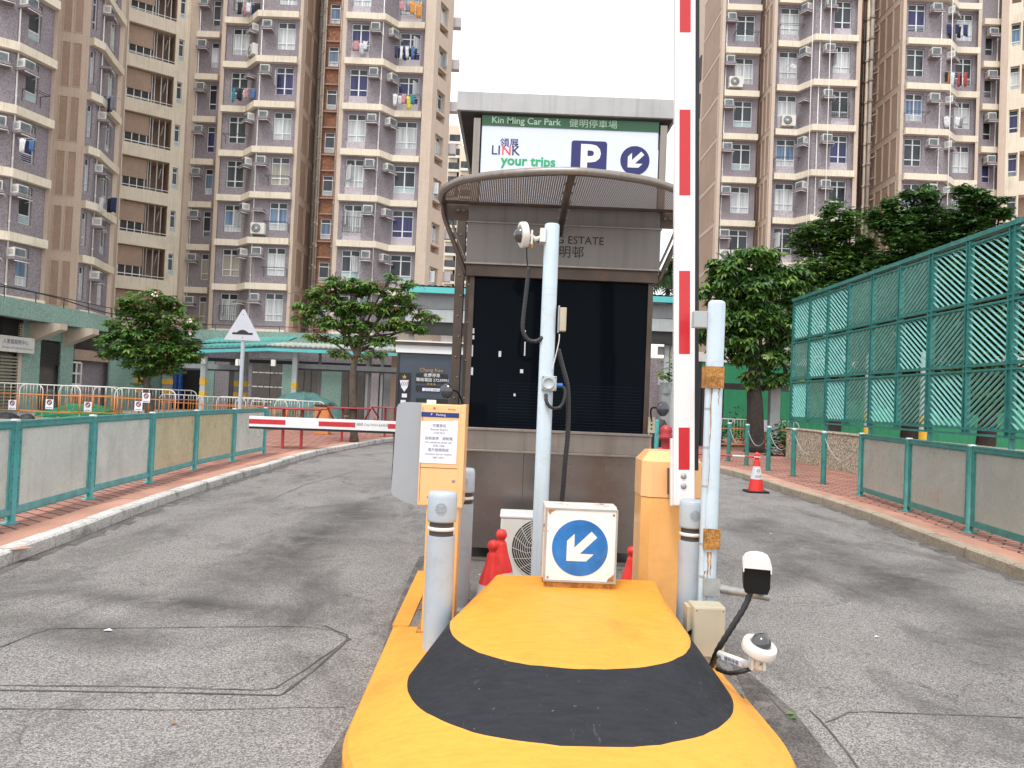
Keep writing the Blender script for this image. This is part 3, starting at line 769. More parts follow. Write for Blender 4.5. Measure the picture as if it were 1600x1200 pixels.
def arrow_faces(mb, R, mat, M, z=0.0):
    """keep-left arrow, blocky head with 90 degree corner"""
    a = R_(45)
    sh = [(0.72, 0.15), (-0.20, 0.15), (-0.20, -0.15), (0.72, -0.15)]
    hd = [(-0.68, 0.0), (-0.17, -0.51), (0.21, -0.51), (-0.14, -0.15), (-0.14, 0.15), (0.21, 0.51), (-0.17, 0.51)]
    rot = lambda p_: ((p_[0] * math.cos(a) - p_[1] * math.sin(a)) * R, (p_[0] * math.sin(a) + p_[1] * math.cos(a)) * R, z)
    h1 = [(-0.68, 0.0), (-0.17, -0.51), (0.21, -0.51), (-0.14, -0.15), (-0.14, 0.0)]
    h2 = [(-0.68, 0.0), (-0.14, 0.0), (-0.14, 0.15), (0.21, 0.51), (-0.17, 0.51)]
    s2 = [(-0.14, -0.15), (0.72, -0.15), (0.72, 0.15), (-0.14, 0.15)]
    for q in (h1, h2, s2): mb.add([rot(p_) for p_ in q], [tuple(range(len(q)))], mat, False, M)
cx_, cz_ = SP(992, 251); r = 23 * sy / 1200
mb.extr([(cx_ + r * math.cos(6.2832 * k / 40), cz_ + r * math.sin(6.2832 * k / 40)) for k in range(40)], 0, 0.003, 'ink_navy', FM(0, sy, 0))
arrow_faces(mb, r * 1.02, 'ink_white', FM(cx_, sy - 0.0045, cz_))
mb.build('roof_sign', booth, label='white car park sign with green top strip and navy parking symbols')
mb = MB()
for x in (sx0 - 0.075, sx1 + 0.015): mb.box(x, x + 0.06, sy - 0.02, sy + 0.06, 3.34, ztop - 0.06, 'steel')
mb.box(sx0 - 0.02, sx1 + 0.02, sy + 0.13, sy + 4.0, 3.34, ztop - 0.05, 'dark_interior')
for k in range(5): mb.box(sx0 - 0.05, sx0 - 0.02, sy + 0.6 + k * 0.8, sy + 0.66 + k * 0.8, 3.34, ztop - 0.07, 'steel')
mb.build('sign_housing', booth)
mb = MB()
rx0, rx1 = X(716, 160, 6.8), X(1056, 165, 6.8)
zf = Z(880, 179, 6.8)
mb.box(rx0 - 0.01, rx1 + 0.01, 6.79, 11.41, zf, Z(880, 149, 6.8), 'roof_metal')
mb.box(rx0 + 0.02, rx1 - 0.02, 6.82, 11.38, zf - 0.012, zf - 0.003, 'dark_interior')
mb.build('roof', booth, bev=0.008)
# awning
AZ = 3.36
rim = [G(u, v, AZ) for u, v in [(690, 309), (694, 297), (710, 286), (735, 279), (800, 271), (900, 268), (1000, 280), (1050, 294), (1072, 305), (1080, 322)]]
rim = [Vector((rim[0].x - 0.0, BY + 0.02, AZ))] + smooth_line(rim, 5) + [Vector((rim[-1].x, BY + 0.02, AZ))]
mb = MB(); mb.tube(rim, 0.033, 'steel', 12)
awn = mb.build('awning', booth, label='curved tubular awning with brown perforated sheet')
mb = MB()
for a, b in zip(rim, rim[1:]):
    mb.quad((a.x, BY - 0.04, AZ - 0.012), (b.x, BY - 0.04, AZ - 0.012), (b.x, min(b.y, BY - 0.04), AZ - 0.012), (a.x, min(a.y, BY - 0.04), AZ - 0.012), 'mesh_sheet')
for k, yb in enumerate((6.78,)):
    xs = [p.x for p in rim if p.y < yb]
    if xs: mb.box(min(xs), max(xs), yb, yb + 0.025, AZ - 0.035, AZ - 0.014, 'steel_brown')
mb.build('perforated_sheet', awn)
mb = MB()
e = G(893, 270, AZ)
mb.tube([(e.x, e.y - 0.02, AZ - 0.01), (e.x - 0.02, BY - 0.06, 3.10)], 0.028, 'steel_brown', 8)
mb.tube([(e.x + 0.015, e.y, AZ + 0.01), (e.x - 0.0, BY - 0.05, AZ + 0.01)], 0.018, 'steel', 8)
for k in range(6):
    t = 0.15 + k * 0.14; p_ = Vector((e.x, e.y, AZ - 0.01)).lerp(Vector((e.x - 0.02, BY - 0.06, 3.10)), t)
    mb.box(p_.x - 0.045, p_.x + 0.045, p_.y - 0.01, p_.y + 0.01, p_.z - 0.006, p_.z + 0.012, 'steel')
for s_, x_ in ((-1, rim[0].x), (1, rim[-1].x)):
    edge = bx0 - 0.03 if s_ < 0 else bx1 + 0.03
    mb.tube(smooth_line([(x_, BY - 0.02, AZ), (x_ - s_ * 0.02, BY - 0.02, 3.22), (x_ - s_ * 0.12, BY - 0.02, 2.98), (edge, BY - 0.02, 2.70)], 5), 0.022, 'steel_brown', 8)
    mb.tube(smooth_line([(x_ - s_ * 0.05, BY + 0.02, AZ), (x_ - s_ * 0.1, BY + 0.02, 3.15), (edge, BY + 0.02, 2.82)], 5), 0.012, 'steel', 6)
    mb.box(min(edge, x_ - s_ * 0.02), max(edge, x_ - s_ * 0.02), BY - 0.01, BY + 0.0, 3.2, 3.35, 'steel_brown')
    for dx in (0.05, 0.1): mb.cyl((edge + s_ * dx, BY - 0.018, 3.29), (edge + s_ * dx, BY - 0.009, 3.29), 0.012, 'steel', n=8)
mb.build('bracket', awn)
# riveted columns at the left side
for (u, Y_, w_) in ((714, 7.5, 0.085), (729.5, 8.1, 0.065)):
    x_ = X(u, 520, Y_); mb = MB()
    mb.box(x_ - w_ / 2, x_ + w_ / 2, Y_, Y_ + 0.012, IZ, 3.5, 'steel_brown'); mb.box(x_ - 0.008, x_ + 0.008, Y_ + 0.012, Y_ + 0.12, IZ, 3.5, 'steel_brown')
    mb.box(x_ - w_ / 2, x_ + w_ / 2, Y_ + 0.12, Y_ + 0.132, IZ, 3.5, 'steel_brown')
    for k in range(16): mb.lathe([(0.010, 0), (0.008, 0.006), (0.0, 0.008)], 'steel', Matrix.Translation((x_ + (w_ / 4 if k % 2 else -0.0), Y_, 0.4 + k * 0.2)) @ Matrix.Rotation(R_(90), 4, 'X'), 8)
    mb.build('column', booth)
for i, (u, v, s_) in enumerate(((697, 611, -1), (1036, 639, 1))):
    c = D(u, v, 6.7); mb = MB()
    lab = ('dark round convex mirror on a gooseneck left of the booth window', 'dark round convex mirror on a gooseneck right of the booth window')[i]
    cm = thing('convex_mirror', lab, 'mirror', tuple(c), 'round mirrors beside the booth')
    Mm = Matrix.Translation(c) @ Matrix.Rotation(R_(90), 4, 'X') @ Matrix.Rotation(R_(25 * s_), 4, 'Y')
    mb.lathe([(0.0, 0.03), (0.03, 0.027), (0.055, 0.015), (0.066, 0.0), (0.062, -0.01), (0.03, -0.04), (0.0, -0.045)], 'mirror_glass', Mm); mb.build('mirror_head', cm)
    mb = MB(); tx = (bx0 - 0.01) if s_ < 0 else (bx1 + 0.02)
    mb.tube(smooth_line([c + Vector((0, 0.04, 0)), c + Vector((-s_ * 0.09, 0.06, -0.0)), (tx, 6.86, c.z - 0.12), (tx, 6.88, c.z - 0.24)], 5), 0.008, 'cam_black', 6); mb.build('gooseneck', cm)
mb = MB(); p_ = D(1013, 655, 6.85); mb.box(p_.x, p_.x + 0.06, 6.84, 6.87, p_.z - 0.12, p_.z + 0.02, 'cream_box')
for k in range(3): mb.box(p_.x + 0.022, p_.x + 0.036, 6.836, 6.84, p_.z - 0.09 + k * 0.035, p_.z - 0.075 + k * 0.035, 'ink_black')
solo(mb, 'switch_panel', 'small cream switch plate on the right corner of the booth sill', 'switch', base=p_)

# ================================================================== THINGS ON THE ISLAND
# keep-left sign box
SY = 4.62
p0 = D(850, 905, SY); p1 = D(964, 791, SY)
hx = (D(964, 850, SY).x - D(851, 850, SY).x) / 2; cxs = (D(964, 850, SY).x + D(851, 850, SY).x) / 2
z0s = Z(907, 910, SY); z1s = Z(907, 795, SY)
sb = thing('direction_sign_box', 'square white box sign with a blue disc and white arrow pointing down left', 'sign', (cxs, SY + 0.06, 0.48))
mb = MB(); mb.box(cxs - hx, cxs + hx, SY, SY + 0.26, z0s, z1s, 'rusty_white')
mb.box(cxs - hx - 0.006, cxs + hx + 0.006, SY + 0.10, SY + 0.266, z0s - 0.004, z1s + 0.004, 'rusty_white'); mb.build('case', sb, bev=0.003)
mb = MB(); e_ = 0.009
for (a0_, a1_, b0_, b1_) in ((cxs - hx, cxs + hx, z1s - e_, z1s), (cxs - hx, cxs + hx, z0s, z0s + e_), (cxs - hx, cxs - hx + e_, z0s + e_, z1s - e_), (cxs + hx - e_, cxs + hx, z0s + e_, z1s - e_)): mb.box(a0_, a1_, SY - 0.008, SY - 0.0005, b0_, b1_, 'galv')
mb.build('edge_frame', sb)
mb = MB(); g_ = 0.010
mb.box(cxs - hx + g_, cxs + hx - g_, SY - 0.004, SY, z0s + g_, z1s - g_, 'sign_white')
rr = 43.5 * SY / 1200; dc = D(906, 856, SY)
mb.extr([(dc.x + rr * math.cos(6.2832 * k / 48), dc.z + rr * math.sin(6.2832 * k / 48)) for k in range(48)], 0.004, 0.0062, 'sign_blue', FM(0, SY, 0))
arrow_faces(mb, rr * 0.98, 'sign_white', FM(dc.x, SY - 0.0075, dc.z))
for sx_ in (-1, 1):
    for zz in (z0s + 0.025, z1s - 0.03): mb.lathe([(0.008, 0), (0.006, 0.004), (0, 0.005)], 'rust_plate', FM(cxs + sx_ * (hx - 0.025), SY - 0.004, zz), 8)
mb.add([(cxs + hx - 0.012, SY - 0.0055, z0s + 0.012), (cxs + hx - 0.012, SY - 0.0055, z0s + 0.06), (cxs + hx - 0.025, SY - 0.0055, z0s + 0.045), (cxs + hx - 0.045, SY - 0.0055, z0s + 0.03), (cxs + hx - 0.055, SY - 0.0055, z0s + 0.012)], [(4, 3, 2, 1, 0)], 'rust_plate')
mb.add([(cxs - hx + 0.012, SY - 0.0055, z1s - 0.012), (cxs - hx + 0.06, SY - 0.0055, z1s - 0.012), (cxs - hx + 0.02, SY - 0.0055, z1s - 0.035)], [(0, 2, 1)], 'rust_plate')
mb.build('sign_plate', sb)
mb = MB(); mb.box(cxs - hx + 0.02, cxs + hx - 0.03, SY + 0.01, SY + 0.22, 0.470, z0s - 0.004, 'rust_plate'); mb.build('foot_plate', sb)

# bollards with grooved caps
def bollard_parts(t, h, r):
    mb = MB(); mb.lathe([(r, 0), (r, h - 0.245)], 'post_grey'); mb.lathe([(r * 0.99, h - 0.245), (r * 0.8, h - 0.243)], 'post_grey'); mb.build('post', t)
    mb = MB(); mb.lathe([(r * 0.86, h - 0.245), (r * 0.86, h - 0.165)], 'dark_gap'); mb.build('groove', t)
    mb = MB(); mb.lathe([(r * 0.85, h - 0.216), (r * 0.98, h - 0.214), (r * 1.0, h - 0.205), (r * 0.98, h - 0.196), (r * 0.85, h - 0.194)], 'post_band'); mb.build('ring', t)
    mb = MB(); mb.lathe([(r * 0.84, h - 0.165), (r * 1.03, h - 0.165), (r * 1.05, h - 0.155), (r * 1.05, h - 0.03), (r * 1.0, h - 0.010), (r * 0.9, h), (0, h + 0.002)], 'post_grey')
    # moulded ring emblem on the cap
    for k in range(14):
        a = 6.2832 * k / 14; 
        th = 0.34 * math.cos(a); zc = h - 0.085 + 0.028 * math.sin(a)
        x_, y_ = r * 1.055 * math.sin(th), -r * 1.055 * math.cos(th)
        mb.box(-0.004, 0.004, -0.003, 0.003, -0.004, 0.004, 'grey_housing', Matrix.Translation((x_, y_, zc)) @ Matrix.Rotation(th, 4, 'Z'))
    for dz, w_ in ((0.010, 0.5), (-0.003, 0.6), (-0.015, 0.45)):
        for k in range(5):
            th = (k - 2) * 0.12 * w_ * 1.7
            mb.box(-0.004, 0.004, -0.003, 0.003, -0.0025, 0.0025, 'grey_housing', Matrix.Translation((r * 1.055 * math.sin(th), -r * 1.055 * math.cos(th), h - 0.085 + dz)) @ Matrix.Rotation(th, 4, 'Z'))
    mb.build('cap', t)
    mb = MB(); mb.lathe([(r * 1.5, 0), (r * 1.5, 0.006), (r * 1.02, 0.012), (r * 1.02, 0.02)], 'post_grey'); mb.build('base_flange', t)
def bollard(u, vtop, Y_, r, label):
    p_ = D(u, vtop, Y_); t = thing('bollard', label, 'bollard', (0, 0, 0), 'grey bollards guarding the island machines')
    bollard_parts(t, p_.z - IZ, r); t.location = (D(u, 900, Y_).x, Y_, IZ); return t
bollard(686.5, 768, 4.36, 0.0795, 'grey bollard in front of the ticket machine, touching the yellow mound')
bollard(718.5, 731, 5.35, 0.0735, 'grey bollard half hidden behind the ticket machine on the left of the booth')
bollard(1078, 781, 4.68, 0.074, 'grey bollard in front of the orange gate cabinet behind the pale right pole')

# camera pole
PY = 5.65; pr = 0.0555
px_ = D(852, 620, PY).x; ptop = Z(862, 350, PY)
pole = thing('camera_pole', 'tall pale blue pole carrying a dome camera in front of the booth', 'pole', (px_, PY, IZ))
mb = MB()
mb.lathe([(pr * 1.02, 0.0), (pr, 0.02), (pr, ptop - IZ - 0.012), (pr * 0.9, ptop - IZ - 0.002), (pr * 0.5, ptop - IZ), (0, ptop - IZ)], 'pole_blue', Matrix.Translation((px_, PY, IZ)), 28)
for zz in (Z(857, 452, PY), Z(857, 462, PY)): mb.lathe([(pr, 0), (pr * 1.012, 0.002), (pr, 0.004)], 'pole_blue', Matrix.Translation((px_, PY, zz)))
mb.build('shaft', pole)
mb = MB(); mb.lathe([(0.12, 0), (0.12, 0.012), (0.06, 0.014)], 'pole_blue', Matrix.Translation((px_, PY, IZ))); mb.build('base_plate', pole)
# round-faced socket box
c = D(858, 599, PY - 0.075); hb = 0.054
jb = thing('junction_box', 'small grey junction box with round cover halfway up the pale pole', 'junction box', tuple(c))
mb = MB(); mb.box(c.x - hb, c.x + hb, PY - 0.085, PY - 0.02, c.z - hb, c.z + hb, 'light_grey'); mb.build('box', jb, bev=0.006)
mb = MB(); mb.lathe([(0.044, 0), (0.044, 0.008), (0.037, 0.010), (0.036, 0.006), (0.0, 0.006)], 'post_grey', FM(c.x - 0.005, PY - 0.085, c.z), 28)
for sx_ in (-1, 1):
    for sz in (-1, 1): mb.lathe([(0.005, 0), (0, 0.003)], 'dark_gap', FM(c.x + sx_ * 0.044, PY - 0.086, c.z + sz * 0.044), 8)
mb.build('cover', jb)
mb = MB(); mb.cyl((c.x + hb, PY - 0.05, c.z - 0.01), (c.x + hb + 0.045, PY - 0.05, c.z - 0.01), 0.016, 'sign_blue', n=12); mb.build('plug', jb)
# cream box on the pole's right
c2 = D(879, 499, PY - 0.02)
mb = MB(); mb.box(c2.x - 0.022, c2.x + 0.026, PY - 0.05, PY + 0.04, c2.z - 0.088, c2.z + 0.085, 'cream_box'); mb.box(c2.x - 0.035, c2.x - 0.022, PY - 0.03, PY + 0.03, c2.z - 0.10, c2.z + 0.10, 'galv')
solo(mb, 'power_supply_box', 'small cream plastic box strapped to the right side of the pale pole', 'electrical box', base=c2, bev=0.004)
def ribbed(pts, r, mat='black_conduit', step=0.014):
    mb = MB(); line = resample(smooth_line(pts, 12), step)
    rs = [r * (1.0 if k % 2 else 0.84) for k in range(len(line))]
    mb.tube(line, rs, mat, 10); return mb
# conduit loop from the dome camera
def DP(l, Y_): return [D(u, v, Y_) for u, v in l]
mb = ribbed(DP([(826, 418), (824, 440), (820, 475), (817, 505), (818, 520), (826, 531), (838, 533), (848, 527)], PY - 0.03), 0.017)
mb.tube(smooth_line(DP([(823, 384), (823, 400), (825, 420)], PY - 0.03), 4), 0.006, 'black_rubber', 6)
solo(mb, 'corrugated_conduit', 'black ribbed conduit looping down left of the pale pole below the dome camera', 'conduit', base=D(826, 418, PY))
mb = ribbed(DP([(872, 545), (877, 565), (886, 600), (888, 630), (887, 680), (883, 720), (880, 760), (876, 800), (873, 840)], PY + 0.02), 0.0195)
solo(mb, 'corrugated_conduit', 'long black ribbed conduit running down right of the pale pole to the arrow sign', 'conduit', base=D(886, 600, PY))
mb = ribbed([D(853, 616, PY - 0.06), D(854, 628, PY - 0.08), D(862, 637, PY - 0.08), D(875, 636, PY - 0.07), D(882, 622, PY - 0.06), D(882, 608, PY - 0.05), D(874, 602, PY - 0.05)], 0.014)
solo(mb, 'corrugated_conduit', 'short black ribbed loop under the round-faced grey box on the pale pole', 'conduit', base=D(862, 637, PY))
mb = MB(); mb.tube(smooth_line(DP([(874, 522), (873, 535), (866, 565), (862, 578)], PY - 0.05), 5), 0.004, 'cam_white', 6)
solo(mb, 'thin_cable', 'thin white cable below the cream box on the pale pole', 'cable', base=D(874, 522, PY))

# dome cameras
def dome(name_lab, c, axis, R0, arm_pts, text=None):
    t = thing('dome_camera', name_lab, 'camera', tuple(c), 'white dome cameras')
    ax = Vector(axis).normalized(); q = Vector((0, 0, 1)).rotation_difference(ax).to_matrix().to_4x4(); Mm = Matrix.Translation(c) @ q
    mb = MB(); mb.lathe([(0.0, -0.016), (R0 * 0.55, -0.016), (R0 * 0.6, -0.006), (R0 * 0.96, -0.004), (R0, 0.002), (R0, 0.036), (R0 * 0.96, 0.044), (R0 * 0.62, 0.048), (R0 * 0.60, 0.03)], 'cam_white', Mm, 28); mb.build('housing', t)
    mb = MB(); mb.lathe([(R0 * 0.60, 0.035), (R0 * 0.59, 0.05), (R0 * 0.52, 0.070), (R0 * 0.36, 0.086), (R0 * 0.18, 0.094), (0, 0.096)], 'dome_glass', Mm, 24); mb.build('dome', t)
    mb = MB()
    mb.tube(arm_pts, 0.018, 'cam_white', 10)
    mb.build('bracket', t)
    return t
dc1 = D(822, 367, PY - 0.02)
t = dome('white dome camera bracketed to the top of the pale pole', dc1, (-1, -0.25, -0.12), 0.096,
     [dc1 + Vector((0.03, 0, 0.0)), dc1 + Vector((0.07, 0, -0.03)), D(848, 370, PY - 0.01)])
mb = MB(); p_ = D(846, 369, PY); mb.box(p_.x - 0.012, p_.x + 0.03, PY - 0.05, PY + 0.05, p_.z - 0.05, p_.z + 0.05, 'cam_white')
mb.box(dc1.x + 0.035, dc1.x + 0.05, PY - 0.06, PY + 0.01, dc1.z - 0.075, dc1.z + 0.03, 'cam_white')
mb.cyl(dc1 + Vector((0.045, -0.03, -0.075)), dc1 + Vector((0.045, -0.03, -0.10)), 0.012, 'rust_plate'); mb.build('wall_plate', t)

# right pole, its rusty plates and conduit
QY = 4.55; qr = 0.051
qx = D(1112, 700, QY).x; qtop = Z(1117, 470, QY)
rp = thing('signal_pole', 'pale blue pole with two rusty clamp plates right of the upright gate arm', 'pole', (qx, QY, IZ))
mb = MB(); mb.lathe([(qr, 0), (qr, qtop - IZ - 0.022), (qr * 0.93, qtop - IZ - 0.008), (qr * 0.7, qtop - IZ), (0, qtop - IZ + 0.001)], 'pole_blue', Matrix.Translation((qx, QY, IZ)), 28); mb.build('shaft', rp)
mb = MB(); mb.cyl((qx - 0.040, QY - 0.03, IZ + 0.1), (qx - 0.040, QY - 0.03, Z(1100, 588, QY)), 0.016, 'pole_blue', n=12)
for v in (640, 700, 760, 850, 900): mb.lathe([(0.018, 0), (0.018, 0.012)], 'galv', Matrix.Translation((qx - 0.040, QY - 0.03, Z(1104, v, QY))), 12)
mb.build('side_pipe', rp)
for (u0, u1, v0, v1) in ((1104, 1131, 572, 607), (1100, 1125, 826, 859)):
    a = D(u0, v0, QY - 0.06); b = D(u1, v1, QY - 0.06); mb = MB()
    mb.box(a.x, b.x, QY - 0.062, QY - 0.054, b.z, a.z, 'rust_plate'); mb.box(a.x, a.x + 0.008, QY - 0.054, QY + 0.05, b.z, a.z, 'rust_plate')
    mb.build('clamp_plate', rp, label='rusty orange clamp plate')
mb = MB(); zr_ = Z(1100, 588, QY)
rnd = random.Random(3)
for k in range(12):
    zt = Z(1108, 608, QY) - 0.001; 
    th = -1.9 + rnd.uniform(-0.5, 0.5)
# rust runs
mb = MB()
for (th, zt, L, w_) in ((-2.05, Z(1108, 607, QY), 0.62, 0.007), (-1.2, Z(1118, 607, QY), 0.10, 0.008), (-1.8, Z(1108, 860, QY), 0.30, 0.009), (-1.5, Z(1108, 860, QY), 0.14, 0.010), (-2.2, Z(1104, 890, QY), 0.12, 0.012)):
    mb = MB(); n_ = 22; vs = []
    for k in range(n_ + 1):
        t_ = k / n_; ww = w_ / qr * (0.5 + rnd.random() * 0.9) * (1 - 0.75 * t_) * (1.4 if k < 2 else 1); dth = 0.035 * math.sin(k * 0.7 + th * 5)
        for s_ in (-0.5, 0.5): vs.append((qx + (qr + 0.0009) * math.cos(th + dth + s_ * ww), QY + (qr + 0.0009) * math.sin(th + dth + s_ * ww), zt - L * t_))
    mb.add(vs, [(2 * k, 2 * k + 2, 2 * k + 3, 2 * k + 1) for k in range(n_)], 'rust_plate', True); mb.build('rust_run', rp)
# detector bracket between arm and pole
a = D(1082, 487, QY + 0.05); b = D(1103, 513, QY + 0.05)
mb = MB(); mb.box(a.x, b.x - 0.004, QY + 0.0, QY + 0.07, b.z, a.z, 'light_grey')
mb.box(b.x - 0.004, b.x + 0.02, QY + 0.01, QY + 0.05, b.z + 0.02, a.z - 0.02, 'galv')
solo(mb, 'arm_rest_bracket', 'small square grey bracket joining the upright gate arm to the right pole', 'bracket', base=a, bev=0.003)
# cream box at its foot
BY2 = 4.30
a = D(1081, 944, BY2); b = D(1131, 1012, BY2)
jb2 = thing('junction_box', 'large cream electrical box low on the right behind the mound', 'junction box', (a.x, BY2, b.z))
mb = MB(); mb.box(a.x, D(1130, 960, BY2).x, BY2 - 0.05, BY2 + 0.09, b.z - 0.04, a.z, 'cream_box'); mb.build('box', jb2, bev=0.006)
mb = MB(); mb.box(a.x + 0.004, D(1130, 960, BY2).x - 0.004, BY2 - 0.058, BY2 - 0.051, b.z - 0.036, a.z - 0.006, 'cream_box')
for sx_, sz in ((0.015, -0.02), (0.16, -0.02)): mb.lathe([(0.004, 0), (0, 0.003)], 'dark_gap', FM(a.x + sx_, BY2 - 0.058, a.z + sz), 8)
mb.build('lid', jb2, bev=0.003)
mb = MB(); e = D(1068, 941, BY2 + 0.12); mb.box(e.x, a.x + 0.02, BY2 + 0.02, BY2 + 0.12, e.z - 0.2, e.z, 'cream_box')
mb.tube([(e.x + 0.01, BY2 - 0.0, e.z - 0.14), (e.x + 0.035, BY2 - 0.02, e.z - 0.11), (e.x + 0.03, BY2 - 0.02, e.z - 0.09)], 0.012, 'black_conduit', 8); mb.build('side_box', jb2)
mb = MB(); mb.cyl((a.x + 0.08, BY2 + 0.02, IZ), (a.x + 0.08, BY2 + 0.02, b.z - 0.038), 0.04, 'galv'); mb.build('stand', jb2)

# bullet camera
CY = 3.95
bc = D(1183, 893, CY)
bt = thing('bullet_camera', 'bullet camera with white hood and black face on an arm right of the mound', 'camera', tuple(bc))
Mb = Matrix.Translation(bc) @ Matrix.Rotation(R_(-15), 4, 'Z') @ Matrix.Rotation(R_(4), 4, 'X')
hw = 0.066
mb = MB()
octp = [(-hw * 0.93, 0.02), (-hw, 0.0), (-hw, -0.085), (-hw * 0.82, -0.115), (hw * 0.82, -0.115), (hw, -0.085), (hw, 0.0), (hw * 0.93, 0.02)]
FB = Matrix(((1, 0, 0, 0), (0, 0, 1, 0), (0, 1, 0, 0), (0, 0, 0, 1)))     # local xy -> x,z ; extr along +y
F2 = Mb @ Matrix(((1, 0, 0, 0), (0, 0, -1, 0), (0, 1, 0, 0), (0, 0, 0, 1)))
mb.extr(octp, -0.17, 0.005, 'cam_black', F2); mb.box(-hw * 0.82, hw * 0.82, -0.0065, -0.005, -0.105, 0.012, 'cam_black', Mb)
mb.build('face', bt, bev=0.004)
mb = MB()
hood = [(-hw * 1.06, 0.0), (-hw * 1.06, 0.035), (-hw * 0.85, 0.058), (-hw * 0.45, 0.070), (0, 0.073), (hw * 0.45, 0.070), (hw * 0.85, 0.058), (hw * 1.06, 0.035), (hw * 1.06, 0.0), (hw * 0.97, 0.0), (hw * 0.97, 0.02), (-hw * 0.97, 0.02), (-hw * 0.97, 0.0)]
mb.extr(hood[::-1], -0.13, 0.03, 'white_paint', F2); mb.build('hood', bt, bev=0.003)
mb = MB(); jn = D(1180, 930, CY + 0.05)
mb.cyl(bc + Vector((0, 0.06, -0.075)), bc + Vector((0, 0.07, -0.12)), 0.022, 'black_rubber', n=14)
mb.lathe([(0.03, -0.012), (0.032, 0), (0.028, 0.012)], 'black_rubber', Matrix.Translation(bc + Vector((0.0, 0.06, -0.095))), 16)
mb.build('swivel', bt)
mb = MB(); a = D(1104, 912, QY); b = D(1187, 935, CY + 0.09)
v_ = (b - Vector((qx, QY, a.z))); 
mb.tube([(qx + 0.03, QY - 0.02, a.z - 0.01), (qx + 0.08, QY - 0.06, a.z - 0.015), (b.x - 0.0, CY + 0.10, b.z + 0.012), (b.x + 0.05, CY + 0.08, b.z + 0.005)], [0.026, 0.026, 0.02, 0.016], 'galv', 4)
mb.box(qx - 0.035, qx + 0.06, QY - 0.066, QY - 0.058, a.z - 0.055, a.z + 0.045, 'galv'); mb.box(qx - 0.035, qx - 0.027, QY - 0.058, QY + 0.02, a.z - 0.055, a.z + 0.045, 'galv')
mb.build('arm', bt)
mb = ribbed([bc + Vector((-0.005, 0.06, -0.10)), D(1165, 945, CY + 0.05), D(1145, 978, CY + 0.05), D(1122, 1015, CY + 0.08), D(1112, 1040, CY + 0.15)], 0.0165, step=0.02)
mb.build('cable', bt)
# low dome camera on its arm
DY = 3.72
dl = D(1184, 1018, DY)
t = dome('white dome camera tilted upward at knee height right of the mound', dl, (0.22, -0.30, 1.0), 0.082,
         [dl + Vector((0.0, 0.01, -0.03)), dl + Vector((-0.004, 0.01, -0.075)), D(1178, 1040, DY + 0.02)])
mb = MB(); a = D(1124, 1022, 3.95); b = D(1180, 1043, DY + 0.03)
mb.tube([a, b], [0.020, 0.020], 'cam_white', 8)
mb.lathe([(0, -0.012), (0.03, -0.012), (0.033, 0), (0.03, 0.012), (0, 0.012)], 'cam_white', Matrix.Translation(D(1186, 1041, DY + 0.02)), 18)
mb.build('arm', t)
mb = MB()
for dx in (-0.03, 0.028): mb.box(dl.x + dx - 0.006, dl.x + dx + 0.006, DY - 0.02, DY + 0.02, dl.z - 0.085, dl.z - 0.03, 'cam_white')
mb.build('yoke', t)
mb = MB(); dirv = (b - a).normalized(); ang = math.atan2(dirv.z, dirv.x)
Mt = Matrix.Translation(a.lerp(b, 0.42) + Vector((-0.02, -0.024, 0.004))) @ Matrix.Rotation(-ang, 4, 'Y') @ Matrix.Rotation(math.atan2(dirv.y, dirv.x), 4, 'Z') @ Matrix(((1, 0, 0, 0), (0, 0, -1, 0), (0, 1, 0, 0), (0, 0, 0, 1)))
mb.add([(-0.07, -0.015, -0.001), (0.07, -0.015, -0.001), (0.07, 0.013, -0.001), (-0.07, 0.013, -0.001)], [(0, 1, 2, 3)], 'paper', False, Mt)
mb.text('健明停車', 0.024, 'ink_black', Mt @ Matrix.Translation((0, -0.011, 0.001)), 0.004); mb.build('printed_tape', t)
mb = ribbed([D(1178, 1043, DY + 0.03), D(1160, 1049, DY + 0.02), D(1140, 1052, DY + 0.08), D(1120, 1045, DY + 0.2)], 0.012, step=0.02); mb.build('cable', t)

# ticket machine
TY = 4.72
u0, u1 = X(655, 710, TY), X(723, 710, TY)
zt, zb = Z(690, 632, TY), Z(690, 791, TY)
tm = thing('ticket_machine', 'orange and grey ticket machine with a paper notice left of the booth', 'ticket machine', ((u0 + u1) / 2, TY, IZ))
mb = MB(); mb.box(u0, u1, TY, TY + 0.30, zb, zt, 'orange_metal'); mb.build('cabinet', tm, bev=0.006)
mb = MB(); mb.box(u0 + 0.012, u1 - 0.03, TY - 0.0022, TY - 0.0004, zb + 0.232, zb + 0.2345, 'dark_gap'); mb.box(u0 + 0.010, u0 + 0.012, TY - 0.0022, TY - 0.0004, zb + 0.02, zt - 0.02, 'dark_gap')
mb.lathe([(0.011, 0), (0.011, 0.004), (0.004, 0.005), (0, 0.003)], 'galv', FM(u1 - 0.05, TY - 0.0005, zb + 0.16), 14); mb.box(u0 + 0.06, u0 + 0.15, TY - 0.003, TY - 0.0005, zb + 0.05, zb + 0.056, 'dark_gap')
mb.build('door_seam', tm)
mb = MB(); mb.box(u1 - 0.022, u1 + 0.008, TY - 0.006, TY + 0.3, zb - 0.004, zt + 0.004, 'orange_metal'); mb.build('side_trim', tm, bev=0.003)
mb = MB(); g0 = X(616, 700, TY)
zg0 = Z(640, 775, TY)
poly = [(g0 + 0.018, zb - 0.001), (u0 - 0.001, zb - 0.0), (u0 - 0.001, zt), (g0 + 0.03, zt), (g0 + 0.010, zt - 0.012), (g0 + 0.001, zt - 0.035), (g0, zg0 + 0.02)]
